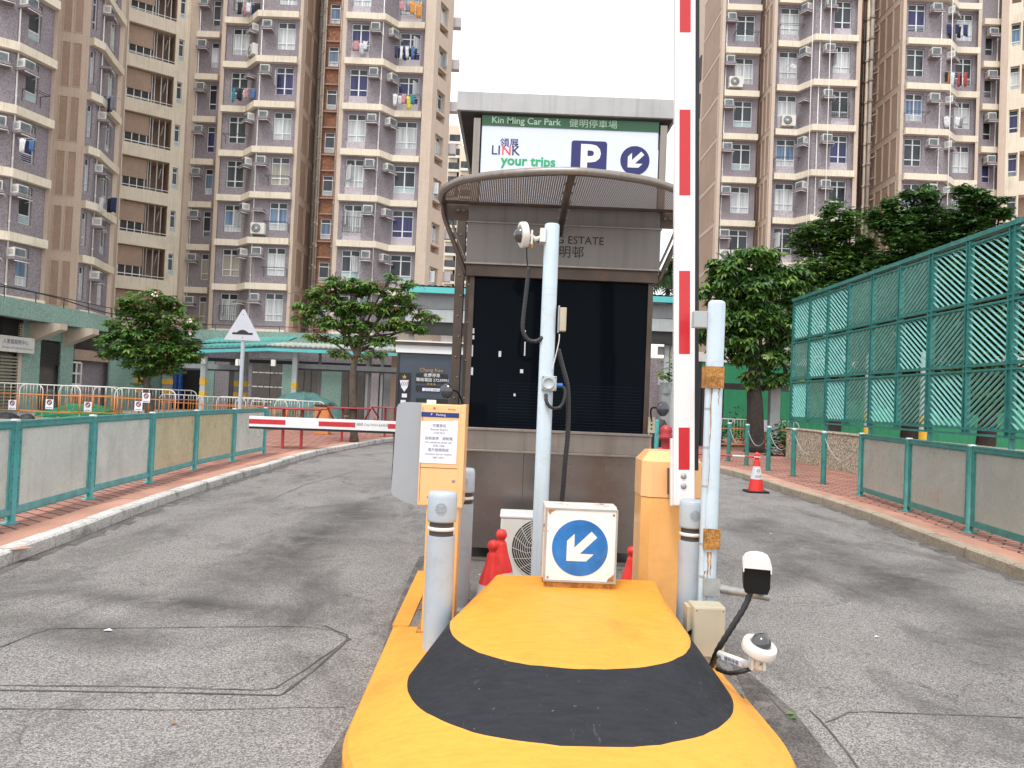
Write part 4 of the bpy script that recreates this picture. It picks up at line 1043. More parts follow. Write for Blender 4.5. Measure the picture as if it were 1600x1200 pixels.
poly = [(u0 - 0.001, zb - 0.003), (u0 - 0.001, zt + 0.004), (g0 + 0.035, zt + 0.004), (g0 + 0.012, zt - 0.008), (g0 + 0.002, zt - 0.03), (g0 - 0.010, zb + 0.075), (g0 - 0.004, zb + 0.055), (g0 + 0.075, zb + 0.012)]
mb.extr(poly[::-1], -0.30, -0.02, 'grey_housing', FM(0, TY, 0))
mb.build('reader_housing', tm, bev=0.008)
mb = MB(); mb.box(g0 - 0.02, g0 - 0.0, TY + 0.08, TY + 0.22, zb + 0.14, zb + 0.24, 'ink_black'); mb.build('reader_slot', tm)
# post
pu0 = X(661, 900, TY); mb = MB(); mb.box(pu0, pu0 + 0.20, TY + 0.02, TY + 0.26, IZ, zb, 'orange_metal_deep'); mb.build('pedestal', tm, bev=0.004)
mb = MB(); mb.box(pu0 - 0.03, pu0 + 0.23, TY, TY + 0.28, IZ, IZ + 0.012, 'rust_plate'); mb.build('base_plate', tm)
mb = MB()
na, nb = X(656, 680, TY) + 0.004, X(715, 680, TY); nz1, nz0 = Z(686, 656, TY), Z(686, 724, TY)
mb.add([(na, TY - 0.003, nz1 - 0.012), (na, TY - 0.003, nz0), (nb - 0.002, TY - 0.003, nz0 - 0.001), (nb, TY - 0.003, nz1)], [(0, 1, 2, 3)], 'paper')
xc_ = (na + nb) / 2
for s_, v, sz in (('空置車位', 664, .017), ('Remote Enquiry', 669.5, .013), ('2178 9273', 675, .013), ('自助查詢　請致電', 684, .017), ('For assistance, please call:', 689.5, .0125), ('2796 1308', 695, .013), ('客戶服務熱線', 702, .017), ('Customer Service Hotline', 708, .0125), ('2497 2922', 713.5, .013)):
    mb.text(s_, sz * 1.25, 'ink_grey', FM(xc_, TY - 0.0045, Z(686, v + 3, TY)), 0.004)
mb.build('notice', tm)
mb = MB(); bz1, bz0 = Z(686, 644.5, TY), Z(686, 652, TY); mb.box(na - 0.0, nb + 0.004, TY - 0.0025, TY - 0.001, bz0, bz1, 'ink_blue')
mb.text('P    Parking', 0.020, 'ink_white', FM(xc_ - 0.01, TY - 0.0038, bz0 + 0.009), 0.003)
mb.text('Parking', 0.015, 'ink_navy', FM(X(706, 640, TY), TY - 0.0015, Z(706, 641, TY)), 0.002)
mb.lathe([(0.008, 0), (0.008, 0.001)], 'ink_red', FM(X(679, 638, TY), TY - 0.0, Z(679, 638, TY)), 12)
mb.build('blue_strip', tm)
mb = MB(); p_ = D(674, 628, TY + 0.1); mb.box(p_.x - 0.028, p_.x + 0.028, TY + 0.1, TY + 0.13, zt, zt + 0.025, 'cam_white'); mb.build('top_sensor', tm)

# right gate cabinet and its raised arm
KY = 5.05
k0 = X(1003, 800, KY); k1 = X(1096, 800, KY)
kz = Z(1045, 705, KY + 0.1)
gc = thing('barrier_gate', 'orange barrier gate with its red and white arm raised upright right of the booth', 'barrier gate', ((k0 + k1) / 2, KY + 0.17, IZ))
def octa(x0, x1, y0, y1, c_): return [(x0 + c_, y0), (x1 - c_, y0), (x1, y0 + c_), (x1, y1 - c_), (x1 - c_, y1), (x0 + c_, y1), (x0, y1 - c_), (x0, y0 + c_)]
zj = Z(1040, 778, KY); zs = Z(1040, 722, KY)
mb = MB(); mb.extr(octa(k0, k1, KY, KY + 0.36, 0.055), IZ, zj - 0.003, 'orange_metal_deep'); mb.build('cabinet', gc, bev=0.004)
mb = MB(); o1 = octa(k0 - 0.004, k1 + 0.004, KY - 0.004, KY + 0.364, 0.055)
mb.extr(o1, zj + 0.002, zs, 'orange_metal')
o2 = octa(k0 + 0.05, k1 - 0.05, KY + 0.05, KY + 0.31, 0.04); n_ = 8
mb.add([(x, y, zs) for x, y in o1] + [(x, y, kz) for x, y in o2], [(i, (i + 1) % 8, 8 + (i + 1) % 8, 8 + i) for i in range(8)] + [tuple(range(8, 16))], 'orange_metal')
mb.build('cap', gc, bev=0.003)
AY = 4.86
def AP(u, v): return D(u, v, AY)
ab = D(1069, 790, AY); at_ = D(1071, 0, AY); dirA = (at_ - ab).normalized()
angA = math.atan2(dirA.x, dirA.z)
MA = Matrix.Translation(ab) @ Matrix.Rotation(angA, 4, 'Y')
hwA = 0.066
mb = MB(); mb.box(-hwA, hwA, 0, 0.045, 0, 4.2, 'white_paint', MA); arm = mb.build('arm', gc, bev=0.004)
mb = MB()
for (v0, v1) in ((-90, 50), (171, 305), (423, 553), (668, 734)):
    za, zb_ = (Z(1070, v1, AY) - ab.z), (Z(1070, v0, AY) - ab.z)
    mb = MB(); mb.box(-0.036, 0.034, -0.0015, 0.0, za, zb_, 'red_tape', MA); mb.build('red_stripe', arm)
mb = MB(); mb.box(hwA + 0.001, hwA + 0.026, 0.008, 0.038, 0.22, 4.19, 'black_rubber', MA); mb.build('rubber_edge', arm)
mb = MB()
mb.box(-hwA - 0.008, hwA + 0.008, 0.046, 0.09, -0.01, 0.42, 'white_paint', MA)
mb.box(-0.07, -0.02, 0.09, 0.2, 0.05, 0.22, 'dark_metal', MA)
mb.build('arm_socket', gc, bev=0.003)
mb = MB()
for v in (744, 759.5):
    zc = Z(1067, v, AY) - ab.z
    mb = MB(); mb.lathe([(0.019, 0), (0.019, 0.003), (0.013, 0.004), (0.013, 0.009), (0.008, 0.011), (0, 0.011)], 'galv', MA @ Matrix.Translation((-0.004, 0, zc)) @ Matrix.Rotation(R_(90), 4, 'X'), 16); mb.build('bolt', arm)

# left barrier gate with lowered arm
LY = 7.7
lg = thing('barrier_gate', 'barrier gate with red and white arm lowered across the left lane', 'barrier gate', (X(672, 800, LY), LY, IZ))
cx_ = X(694, 700, LY)
mb = MB(); mb.extr(octa(cx_ - 0.13, cx_ + 0.13, LY + 0.08, LY + 0.38, 0.04), IZ, 1.42, 'orange_metal_deep'); mb.build('cabinet', lg, bev=0.004)
a = D(389, 658, LY); b = D(660, 668, LY); dv = (b - a); L_ = dv.length; an = math.atan2(dv.z, dv.x)
ML = Matrix.Translation(a) @ Matrix.Rotation(-an, 4, 'Y'); hz = 0.052; U = L_ / 271.0
mb = MB(); mb.box(0, L_, 0, 0.04, -hz, hz, 'white_paint', ML); arm2 = mb.build('arm', lg, bev=0.003)
mb = MB()
for (s0, s1) in ((0, 57), (109, 166), (217, 262)): mb = MB(); mb.box(s0 * U, s1 * U, -0.0015, 0, -0.024, 0.024, 'red_tape', ML); mb.build('red_stripe', arm2)
mb = MB(); mb.box(0, L_, 0.006, 0.032, -hz - 0.022, -hz - 0.001, 'black_rubber', ML); mb.build('rubber_edge', arm2)
mb = MB(); mb.text('小心閘桿 CAUTION BARRIER', 0.034, 'ink_grey', ML @ Matrix.Translation((190 * U, -0.002, -0.005)) @ Matrix(((1, 0, 0, 0), (0, 0, -1, 0), (0, 1, 0, 0), (0, 0, 0, 1))), 0.0, sx=0.9); mb.build('lettering', arm2)
mb = MB(); mb.lathe([(0.05, 0), (0.05, 0.06)], 'galv', Matrix.Translation((b.x, LY + 0.04, b.z)) @ Matrix.Rotation(R_(-90), 4, 'X'), 16); mb.build('pivot', lg)

# traffic cones
def cone(name_lab, x, y, z, h=0.72, small=False, group=None, writing=False):
    t = thing('traffic_cone', name_lab, 'traffic cone', (x, y, z), group)
    M0 = Matrix.Translation((x, y, z)); k = h / 0.72
    pr_ = [(0.135, 0.03), (0.112, 0.25), (0.103, 0.30), (0.063, 0.455), (0.048, 0.52)] if not writing else [(0.135, 0.03), (0.105, 0.22), (0.088, 0.30), (0.060, 0.46), (0.048, 0.52)]
    prof = lambda zz: next((a[0] + (b[0] - a[0]) * (zz - a[1]) / (b[1] - a[1]) for a, b in zip(pr_, pr_[1:]) if a[1] <= zz <= b[1]), 0.045)
    mb = MB(); rk = 1.0 if writing else 1.22; S = lambda l: [(r * k * rk, zz * k) for r, zz in l]
    lo_, hi_ = (0.11, 0.26) if not writing else (0.232, 0.458)
    mb.lathe(S([(0.135, 0.03), (prof(lo_), lo_)]), 'red_plastic', M0, 24)
    mb.build('cone_body', t); mb = MB()
    if not writing: mb.lathe(S([(prof(hi_), hi_), (0.103, 0.30), (0.063, 0.455)]), 'red_plastic', M0, 24)
    mb.lathe(S([(0.063, 0.455), (0.048, 0.54), (0.046, 0.56), (0.030, 0.585), (0.036, 0.60), (0.048, 0.625), (0.048, 0.655), (0.035, 0.69), (0.0, 0.705)]), 'red_plastic', M0, 24)
    mb.build('cone_tip', t)
    mb = MB(); mb.lathe(S([(prof(lo_) + 0.0015, lo_), (prof(hi_) + 0.0015, hi_)]), 'cone_white', M0, 24)
    if writing:
        mb.text('O', 0.07 * k, 'ink_navy', FM(x, y - 0.094 * k, z + 0.36 * k), 0.01); mb.text('STOP', 0.045 * k, 'ink_navy', FM(x, y - 0.102 * k, z + 0.27 * k), 0.005)
    mb.build('reflective_sleeve', t)
    mb = MB(); mb.extr(rrect(x - 0.19 * k, x + 0.19 * k, y - 0.19 * k, y + 0.19 * k, 0.05 * k), z + 0.002, z + 0.03 * k, 'black_rubber'); mb.build('base', t, bev=0.006)
    return t
def cone_at(u, vtop, Y_, h, lab, g, z=IZ):
    p_ = D(u, vtop, Y_); return cone(lab, p_.x, Y_, z, h / 0.98, group=g)
for (u, v, Y_, lab) in ((771, 843, 5.35, 'red and white traffic cone nearest the mound, left of the air conditioner'), (784, 826, 5.72, 'red and white traffic cone standing behind another cone beside the air conditioner'), (988, 853, 5.62, 'red traffic cone between the blue arrow sign and the right gate cabinet')):
    h = Z(u, v, Y_) - IZ; cone(lab, D(u, v, Y_).x, Y_, IZ, h / 0.98, group='cones on the island')
g1 = G(1181, 769, 0.0)
cone('traffic cone on the road by the right kerb, holding a striped bar', g1.x, g1.y, 0.0, 0.80, group='cones closing the right lane', writing=True)
g2 = D(1031, 712, g1.y + 0.25)
cone('red traffic cone whose tip shows above the right gate cabinet', g2.x, g2.y, 0.0, 0.80, group='cones closing the right lane')
mb = MB(); a = Vector((g2.x, g2.y, 0.685)); b = Vector((g1.x, g1.y, 0.685)); nseg = 8
for k in range(nseg):
    mb.cyl(a.lerp(b, k / nseg), a.lerp(b, (k + 1) / nseg), 0.018, 'cone_white' if k % 2 == 0 else 'red_tape', n=10)
for e in (a, b):
    mb.tube([(e.x + 0.055 * math.cos(i * 0.524), e.y + 0.055 * math.sin(i * 0.524), e.z) for i in range(12)], 0.012, 'cone_white', 8, closed=True)
solo(mb, 'cone_bar', 'red and white striped bar resting on two cones across the right lane', 'barrier bar', base=a)

# outdoor unit of the booth's air conditioner
UY = 6.15
ax0 = X(781, 850, UY); az1 = Z(800, 804, UY)
ac = thing('air_conditioner_unit', 'beige floor-standing air conditioner unit with round fan in front of the booth', 'air conditioner', (ax0 + 0.4, UY + 0.15, IZ))
mb = MB(); mb.box(ax0, ax0 + 0.82, UY, UY + 0.30, IZ + 0.04, az1 - 0.03, 'ac_white'); mb.box(ax0 - 0.008, ax0 + 0.828, UY - 0.008, UY + 0.308, az1 - 0.03, az1, 'white_paint'); mb.build('casing', ac, bev=0.01)
fc = (ax0 + 0.33, IZ + 0.28); rF = 0.235
mb = MB(); mb.lathe([(rF, 0.0), (rF, 0.004), (0, 0.004)], 'dark_interior', FM(fc[0], UY, fc[1]), 40); mb.build('fan_well', ac)
mb = MB()
for k in range(13):
    r = rF - k * 0.0175
    if r > 0.01: mb.tube([(fc[0] + r * math.cos(6.2832 * i / 40), UY - 0.014 - 0.012 * (1 - (r / rF) ** 2), fc[1] + r * math.sin(6.2832 * i / 40)) for i in range(40)], 0.0022, 'ac_white', 5, closed=True)
for k in range(16):
    a_ = 6.2832 * k / 16; mb.tube([(fc[0] + rF * math.cos(a_), UY - 0.012, fc[1] + rF * math.sin(a_)), (fc[0] + 0.5 * rF * math.cos(a_ + 0.35), UY - 0.022, fc[1] + 0.5 * rF * math.sin(a_ + 0.35)), (fc[0], UY - 0.026, fc[1])], 0.0022, 'ac_white', 4)
mb.build('fan_guard', ac)
mb = MB()
for dx in (0.08, 0.68): mb.box(ax0 + dx, ax0 + dx + 0.06, UY + 0.01, UY + 0.29, IZ, IZ + 0.04, 'black_rubber')
mb.build('foot', ac)
# litter on the island and the road
mb = MB(); rnd = random.Random(11)
for k in range(140):
    u = rnd.uniform(640, 1000); x_ = rnd.uniform(-0.6, 1.2); y_ = rnd.uniform(4.9, 6.8); s_ = rnd.uniform(0.006, 0.022); a_ = rnd.uniform(0, 6.28)
    mb.add([(x_ + s_ * math.cos(a_ + q), y_ + s_ * 0.7 * math.sin(a_ + q), IZ + 0.003 + 0.004 * (i % 2)) for i, q in enumerate((0, 1.6, 3.1, 4.7))], [(0, 1, 2, 3)], rnd.choice(['dry_leaf', 'dirt_bit', 'dirt_bit', 'paper'])) if k < 140 else None
o = solo(mb, 'litter', 'dead leaves and grit scattered over the island floor', 'litter'); o['kind'] = 'stuff'
mb = MB()
for (u, v, s_, m_) in ((1235, 1118, 0.028, 'leaf_c'), (1240, 1125, 0.022, 'leaf_a'), (270, 1133, 0.018, 'dry_leaf'), (168, 987, 0.03, 'paper'), (1370, 997, 0.02, 'paper'), (1205, 835, 0.02, 'paper'), (596, 1050, 0.02, 'paper'), (1098, 1000, 0.01, 'paper')):
    p_ = G(u, v); mb.add([(p_.x - s_, p_.y, 0.007), (p_.x, p_.y - s_ * 0.6, 0.014), (p_.x + s_, p_.y + s_ * 0.2, 0.008), (p_.x, p_.y + s_ * 0.7, 0.016)], [(0, 1, 2, 3)], m_)
o = solo(mb, 'litter', 'a few leaves and paper scraps lying on the asphalt', 'litter'); o['kind'] = 'stuff'

# ================================================================== LEFT GLASS-PANEL FENCE
def fence_posts(t, P, h, r, cap='galv_cap', pm='teal_paint'):
    for p_ in P:
        mb = MB(); mb.lathe([(r * 1.9, 0), (r * 1.9, 0.012), (r, 0.02), (r, h - 0.02)], pm, Matrix.Translation((p_.x, p_.y, PV)), 16)
        mb.build('post', t)
        mb = MB(); mb.lathe([(r * 1.05, h - 0.02), (r * 1.05, h - 0.004), (r * 0.9, h + 0.006), (0, h + 0.008)], cap, Matrix.Translation((p_.x, p_.y, PV)), 16); mb.build('post_cap', t)
def fence_panel(t, A, B, h, mat, post_r, pm='teal_paint', pw='teal_paint_worn'):
    d = (B - A); L = d.length; d.normalize(); an = math.atan2(d.y, d.x)
    M = Matrix.Translation((A.x, A.y, PV)) @ Matrix.Rotation(an, 4, 'Z')
    a, b = post_r + 0.004, L - post_r - 0.004; z0, z1 = 0.10, h - 0.03
    mb = MB(); w_ = 0.05
    mb.box(a, b, -0.025, 0.025, z1 - w_, z1, pm, M); mb.box(a, b, -0.032, 0.032, z1 + 0.001, z1 + 0.02, pm, M)
    mb.box(a, b, -0.022, 0.022, z0, z0 + w_, pw, M); mb.box(a, b, -0.03, 0.03, z0 - 0.012, z0 - 0.001, pm, M)
    mb.box(a, a + w_, -0.024, 0.024, z0 + w_, z1 - w_, pm, M); mb.box(b - w_, b, -0.024, 0.024, z0 + w_, z1 - w_, pm, M)
    mb.box(a + w_, a + w_ + 0.02, -0.014, 0.014, z0 + w_, z1 - w_, pw, M); mb.box(b - w_ - 0.02, b - w_, -0.014, 0.014, z0 + w_, z1 - w_, pw, M)
    mb.box(a + w_ + 0.02, b - w_ - 0.02, -0.014, 0.014, z0 + w_, z0 + w_ + 0.02, pw, M)
    mb.box(a + w_ + 0.02, b - w_ - 0.02, -0.014, 0.014, z1 - w_ - 0.018, z1 - w_, pm, M)
    for k in range(7):
        zz = z0 + 0.12 + k * (z1 - z0 - 0.2) / 6
        for xx in (a + 0.012, b - 0.012):
            mb.box(xx - 0.005, xx + 0.005, -0.0275, 0.0275, zz - 0.005, zz + 0.005, 'dark_metal', M)
    f = mb.build('panel_frame', t)
    mb = MB(); mb.box(a + w_ + 0.02, b - w_ - 0.02, -0.004, 0.004, z0 + w_ + 0.02, z1 - w_ - 0.018, mat, M); mb.build('infill', f)
FP = [G(u, v, PV) for u, v in [(16, 818), (139, 780), (233, 754), (303, 734), (363, 720), (412, 709)]]
dd = FP[0] - FP[1]
FP = [FP[0] + dd * 2.0, FP[0] + dd] + FP
fl = thing('panel_fence', 'turquoise fence with clouded glass panels along the left pavement', 'fence', (FP[3].x, FP[3].y, PV))
fence_posts(fl, FP, 1.07, 0.045)
for i, m_ in enumerate(['panel_grey', 'panel_grey', 'panel_grey', 'panel_grey', 'panel_yellow', 'panel_yellow', 'panel_grey']):
    fence_panel(fl, FP[i], FP[i + 1], 1.07, m_, 0.045)
FR = [G(u, v, PV) for u, v in [(1344, 774.5), (1417.5, 799), (1515, 832)]]
dd = (FR[2] - FR[0]) * 0.5
FR = [FR[0], FR[1], FR[2], FR[2] + dd, FR[2] + dd * 2, FR[2] + dd * 3]
fr_ = thing('panel_fence', 'turquoise fence with grey panels along the right pavement before the concrete wall', 'fence', (FR[1].x, FR[1].y, PV))
fence_posts(fr_, FR, 1.14, 0.05, pm='teal_deep')
for i in range(5): fence_panel(fr_, FR[i], FR[i + 1], 1.14, 'panel_right', 0.05, 'teal_deep', 'teal_deep')

# ================================================================== TEAL POSTS WITH ROPES
PT = [G(u, v, PV) for u, v in [(1286, 756), (1239, 744), (1200, 735), (1166, 727), (1138, 720.6), (1113, 714)]]
names_ = ['teal post nearest the grey-panelled fence, in front of the concrete wall', 'teal post with silver cap at the left end of the concrete wall', 'teal post just right of the road cone', 'teal post just left of the road cone', 'teal post farther back, close right of the pale blue pole', 'teal post mostly hidden behind the pale blue pole']
for p_, nm in zip(PT, names_):
    t = thing('barrier_post', nm, 'post', (p_.x, p_.y, PV), 'teal rope posts on the right pavement')
    M = Matrix.Translation((p_.x, p_.y, PV)); lean = random.uniform(-0.01, 0.01)
    mb = MB(); mb.lathe([(0.055, 0), (0.055, 1.06)], 'teal_deep', M, 18); mb.build('shaft', t)
    mb = MB(); mb.lathe([(0.058, 1.06), (0.058, 1.085), (0.05, 1.10), (0, 1.105)], 'galv_cap', M, 18); mb.build('cap', t)
    mb = MB(); mb.lathe([(0.12, 0), (0.11, 0.006), (0.06, 0.008)], 'dirt_bit', M, 14); mb.build('base_ring', t)
ends = [FR[0]] + PT
rl = ['white rope sagging between the grey-panelled fence and the nearest teal post', 'white rope sagging in front of the left part of the concrete wall', 'white rope sagging left of the concrete wall end', 'white rope sagging behind the road cone', 'white rope sagging between the two farther teal posts', 'farthest white rope beside the pale blue pole']
for i in range(len(ends) - 1):
    a, b = ends[i], ends[i + 1]; pts = []
    for k in range(17):
        t_ = k / 16; p_ = a.lerp(b, t_); pts.append((p_.x, p_.y, PV + 0.98 - 0.42 * (1 - (2 * t_ - 1) ** 2)))
    mb = MB(); mb.tube(pts, 0.008, 'rope_grey', 6)
    solo(mb, 'rope', rl[i], 'rope', 'white ropes between the teal posts', base=a)

# ================================================================== RIGHT LATTICE SCREEN ON ITS WALL
WX = 8.72
mb = MB(); mb.box(WX - 0.14, WX + 0.30, 5, 23.9, PV - 0.02, 1.04, 'granite_wall'); mb.box(WX - 0.17, WX + 0.33, 4.98, 23.93, 1.042, 1.10, 'granite_wall')
solo(mb, 'concrete_wall', 'low rough beige granite wall under the turquoise lattice screen', 'wall', bev=0.03, base=(WX, 15, PV))
ls = thing('lattice_screen', 'tall turquoise metal lattice screen standing on the low wall at right', 'fence', (WX, 15, 1.10))
cols_ = [23.75 - 1.3 * k for k in range(12)]
zr_ = [1.36, 2.55, 3.76, 4.97]
fx = WX - 0.05
for k, y_ in enumerate(cols_):
    mb = MB(); wv = 0.085 if k in (6, 8) else 0.06
    mb.box(fx - 0.05, fx + 0.05, y_ - wv, y_ - wv + 0.03, 1.10 if k % 2 == 0 else 1.30, 5.0, 'teal_dark'); mb.box(fx - 0.02, fx + 0.02, y_ - wv + 0.03, y_ + wv - 0.03, 1.3, 5.0, 'teal_dark'); mb.box(fx - 0.05, fx + 0.05, y_ + wv - 0.03, y_ + wv, 1.30, 5.0, 'teal_dark')
    for z_ in (1.6, 2.3, 2.8, 3.5, 4.0, 4.7):
        mb.lathe([(0.014, 0), (0.010, 0.008), (0, 0.01)], 'dark_metal', Matrix.Translation((fx - 0.05, y_ - wv + 0.015, z_)) @ Matrix.Rotation(R_(-90), 4, 'Y'), 6)
    mb.build('upright', ls)
for z_ in zr_:
    mb = MB(); y0, y1 = cols_[-1] - 0.06, cols_[0] + 0.06
    dz = 0.05
    if z_ > 4.9:
        mb.box(fx - 0.07, fx + 0.07, y0, y1, 5.002, 5.09, 'teal_dark')
        mb.box(fx - 0.035, fx + 0.035, y0, y1, 4.90, 4.94, 'teal_dark')
    else:
        mb.box(fx - 0.045, fx + 0.045, y0, y1, z_ - 0.07, z_ - 0.03, 'teal_dark'); mb.box(fx - 0.045, fx + 0.045, y0, y1, z_ + 0.03, z_ + 0.07, 'teal_dark')
    mb.build('rail', ls)
pat = ['\\\\\\///\\\\\\\\\\', '/\\\\//\\/\\\\\\\\', '\\/\\/\\/\\/\\/\\']
for r_ in range(3):
    zb0 = zr_[2 - r_] + 0.075; zb1 = (zr_[3 - r_] - 0.075) if r_ else 4.895
    for c_ in range(11):
        ya, yb = cols_[c_ + 1] + 0.065, cols_[c_] - 0.065
        s_ = pat[r_][c_ % len(pat[r_])]
        mb = MB(); W_, H_ = yb - ya, zb1 - zb0; sl = 0.66; pt_ = 0.124
        mb.box(fx - 0.014, fx + 0.014, ya, yb, zb0, zb0 + 0.02, 'teal_dark'); mb.box(fx - 0.014, fx + 0.014, ya, yb, zb1 - 0.02, zb1, 'teal_dark')
        n_ = int((H_ + sl * W_) / pt_)
        for k in range(n_):
            o_ = (k + 0.6) * pt_                 # bar: z = o_ - sl * y in panel coordinates
            y0_ = max(0.0, (o_ - H_) / sl); y1_ = min(W_, o_ / sl)
            if y1_ - y0_ < 0.06: continue
            p0_, p1_ = (y0_, o_ - sl * y0_), (y1_, o_ - sl * y1_)
            # '\\' panels climb towards the far end, '/' panels climb towards the camera
            if s_ == '\\': q0, q1 = (ya + p0_[0], zb1 - p0_[1]), (ya + p1_[0], zb1 - p1_[1])
            else: q0, q1 = (ya + p0_[0], zb0 + p0_[1]), (ya + p1_[0], zb0 + p1_[1])
            dY, dZ = q1[0] - q0[0], q1[1] - q0[1]; L_ = math.hypot(dY, dZ)
            nY, nZ = -dZ / L_, dY / L_
            t2 = 0.0065; vs = []
            for (Y_, Z_) in (q0, q1):
                for dx, off_ in ((-0.024, 0), (0.024, 0)):
                    vs.append((fx + dx, Y_ + nY * (off_ - t2), Z_ + nZ * (off_ - t2))); vs.append((fx + dx, Y_ + nY * (off_ + t2), Z_ + nZ * (off_ + t2)))
            mb.add(vs, [(0, 1, 3, 2), (4, 6, 7, 5), (0, 2, 6, 4), (1, 5, 7, 3), (0, 4, 5, 1), (2, 3, 7, 6)], 'teal_blade')
        mb.build('lattice_panel', ls)

# ================================================================== SPEED HUMP SIGN
SHY = 20.5
p_ = G(375, 722, PV); p_ = D(377, 640, SHY)
hs = thing('road_hump_sign', 'white triangular road sign seen from behind its post showing a black hump', 'road sign', (p_.x, SHY, PV))
ztop = Z(381, 484, SHY); zbot = Z(381, 532, SHY); xm = X(381, 510, SHY); hwid = 29 * SHY / 1200
mb = MB(); mb.cyl((xm - 0.0, SHY, PV), (xm - 0.0, SHY, zbot + 0.5), 0.052, 'post_grey', n=18); mb.build('post', hs)
tri = [(-hwid * 0.97, 0.02), (-hwid * 0.93, 0), (hwid * 0.93, 0), (hwid * 0.97, 0.02), (hwid * 0.06, ztop - zbot), (-hwid * 0.06, ztop - zbot)]
mb = MB(); mb.extr(tri, 0.06, 0.072, 'ink_pale_white', FM(xm, SHY, zbot)); 
hump = [(-0.22, 0), (0.22, 0), (0.22, 0.05), (0.13, 0.05), (0.07, 0.10), (0.0, 0.12), (-0.07, 0.10), (-0.13, 0.05), (-0.22, 0.05)]
mb.extr([(x * 1.12 * hwid / 0.45, z * 1.1 + 0.15) for x, z in hump], 0.0725, 0.075, 'ink_black', FM(xm, SHY, zbot))
for zz in (0.07, (ztop - zbot) - 0.14): mb.lathe([(0.014, 0), (0.0, 0.006)], 'dark_gap', FM(xm, SHY - 0.072, zbot + zz), 8)
mb.build('triangle_plate', hs)
mb = MB(); mb.box(xm - 0.16, xm - 0.09, SHY - 0.05, SHY + 0.02, Z(371, 570, SHY) - 0.02, Z(371, 563, SHY) + 0.02, 'cam_white'); mb.build('side_box', hs)

mb = MB(); mb.box(-40, -8.9, 21.5, 43, 0.0, 0.35, 'concrete'); mb.build('plaza_pavement', kind='structure')
# ================================================================== CROWD BARRIERS
def make_barrier(label, lower='orange_bar'):
    t = thing('crowd_barrier', label, 'crowd barrier', (0, 0, 0), 'orange and white crowd barriers on the left plaza')
    mb = MB(); r = 0.019; W2 = 0.98; H = 1.12
    pts = [(-W2, 0, 0.0), (-W2, 0, H - 0.22)] + [(-W2 + 0.22 - 0.22 * math.cos(a), 0, H - 0.22 + 0.22 * math.sin(a)) for a in [R_(x) for x in range(15, 91, 15)]]
    pts = pts + [(-x, y, z) for x, y, z in reversed(pts)]
    mb.tube(pts, r, 'ac_white', 8); mb.build('hoop', t)
    mb = MB()
    for zz in (0.22, 0.78): mb.tube([(-W2, 0, zz), (W2, 0, zz)], 0.016, lower, 6)
    mb.tube([(-W2, 0, 0.2), (-W2, 0, 0.8)], 0.022, lower, 6); mb.tube([(W2, 0, 0.2), (W2, 0, 0.8)], 0.022, lower, 6)
    for k in range(8):
        x_ = -W2 + 0.22 * (k + 1)
        if k < 8: mb.tube([(x_, 0, 0.22), (x_, 0, 0.80)], 0.010, lower, 5); mb.tube([(x_, 0, 0.80), (x_, 0, H - 0.01)], 0.010, 'ac_white', 5)
    mb.build('rail', t)
    for s_ in (-1, 1):
        mb = MB(); mb.tube([(s_ * W2 * 0.92, -0.25, 0.02), (s_ * W2 * 0.92, 0.25, 0.02)], 0.018, lower, 6); mb.build('foot', t)
    return t
bar0 = make_barrier('x')
kb = kids_of(bar0)
BR = [(20, 26.3), (77, 25.6), (137, 26.6), (190, 27.2), (226, 25.5), (262, 27.5), (282, 33), (345, 30.5), (375, 33), (408, 29.5), (430, 32), (468, 29), (150, 29.3)]
posl = ['at the left picture edge in the front row', 'second from the left in the front row', 'third from the left in the front row', 'left of the round tree, hung with a notice', 'in front of the round tree, tall arched top', 'beside the round tree trunk', 'far back right of the round tree', 'just left of the triangular sign post', 'far back behind the triangular sign post', 'just right of the triangular sign post', 'behind the red picnic frame', 'directly above the nearest red table', 'in the back row left of the round tree']
rnd = random.Random(5)
for i, (u, Y_) in enumerate(BR):
    x_ = X(u, 640, Y_); z_ = 0.352 if u < 300 and Y_ < 32 else PV; rz = rnd.uniform(-0.12, 0.12)
    lab = 'orange and white crowd barrier ' + posl[i]
    if i == 0: bar0.location = (x_, Y_, z_); bar0.rotation_euler = (0, 0, rz); bar0['label'] = lab
    else: dup_k(bar0, kb, (x_, Y_, z_), rz, lab)
for i, (u, v, Y_) in enumerate(((20, 632, 26.1), (78, 631, 25.4), (138, 635, 26.3), (217, 634, 25.2), (229, 621, 25.35))):
    p_ = D(u, v, Y_); s_ = Y_ / 1200
    mb = MB(); mb.box(p_.x - 6 * s_, p_.x + 6 * s_, Y_ - 0.03, Y_ - 0.022, p_.z - 8 * s_, p_.z + 7 * s_, 'paper')
    mb.tube([(p_.x + 3.2 * s_ * math.cos(6.2832 * k / 16), Y_ - 0.032, p_.z + 2.5 * s_ + 3.2 * s_ * math.sin(6.2832 * k / 16)) for k in range(16)], 0.020, 'red_board', 5, closed=True)
    mb.box(-2.6 * s_, 2.6 * s_, -0.004, 0.0, -0.015, 0.015, 'red_board', Matrix.Translation((p_.x, Y_ - 0.032, p_.z + 2.5 * s_)) @ Matrix.Rotation(R_(45), 4, 'Y'))
    mb.box(p_.x - 4.5 * s_, p_.x + 4.5 * s_, Y_ - 0.034, Y_ - 0.031, p_.z - 6.5 * s_, p_.z - 5.4 * s_, 'ink_grey')
    solo(mb, 'notice_board', 'white no-entry notice on a barrier, ' + ['at the left edge', 'second from the left', 'third from the left', 'lower one before the round tree', 'higher one before the round tree'][i], 'notice', 'no-entry notices on the barriers', base=p_)
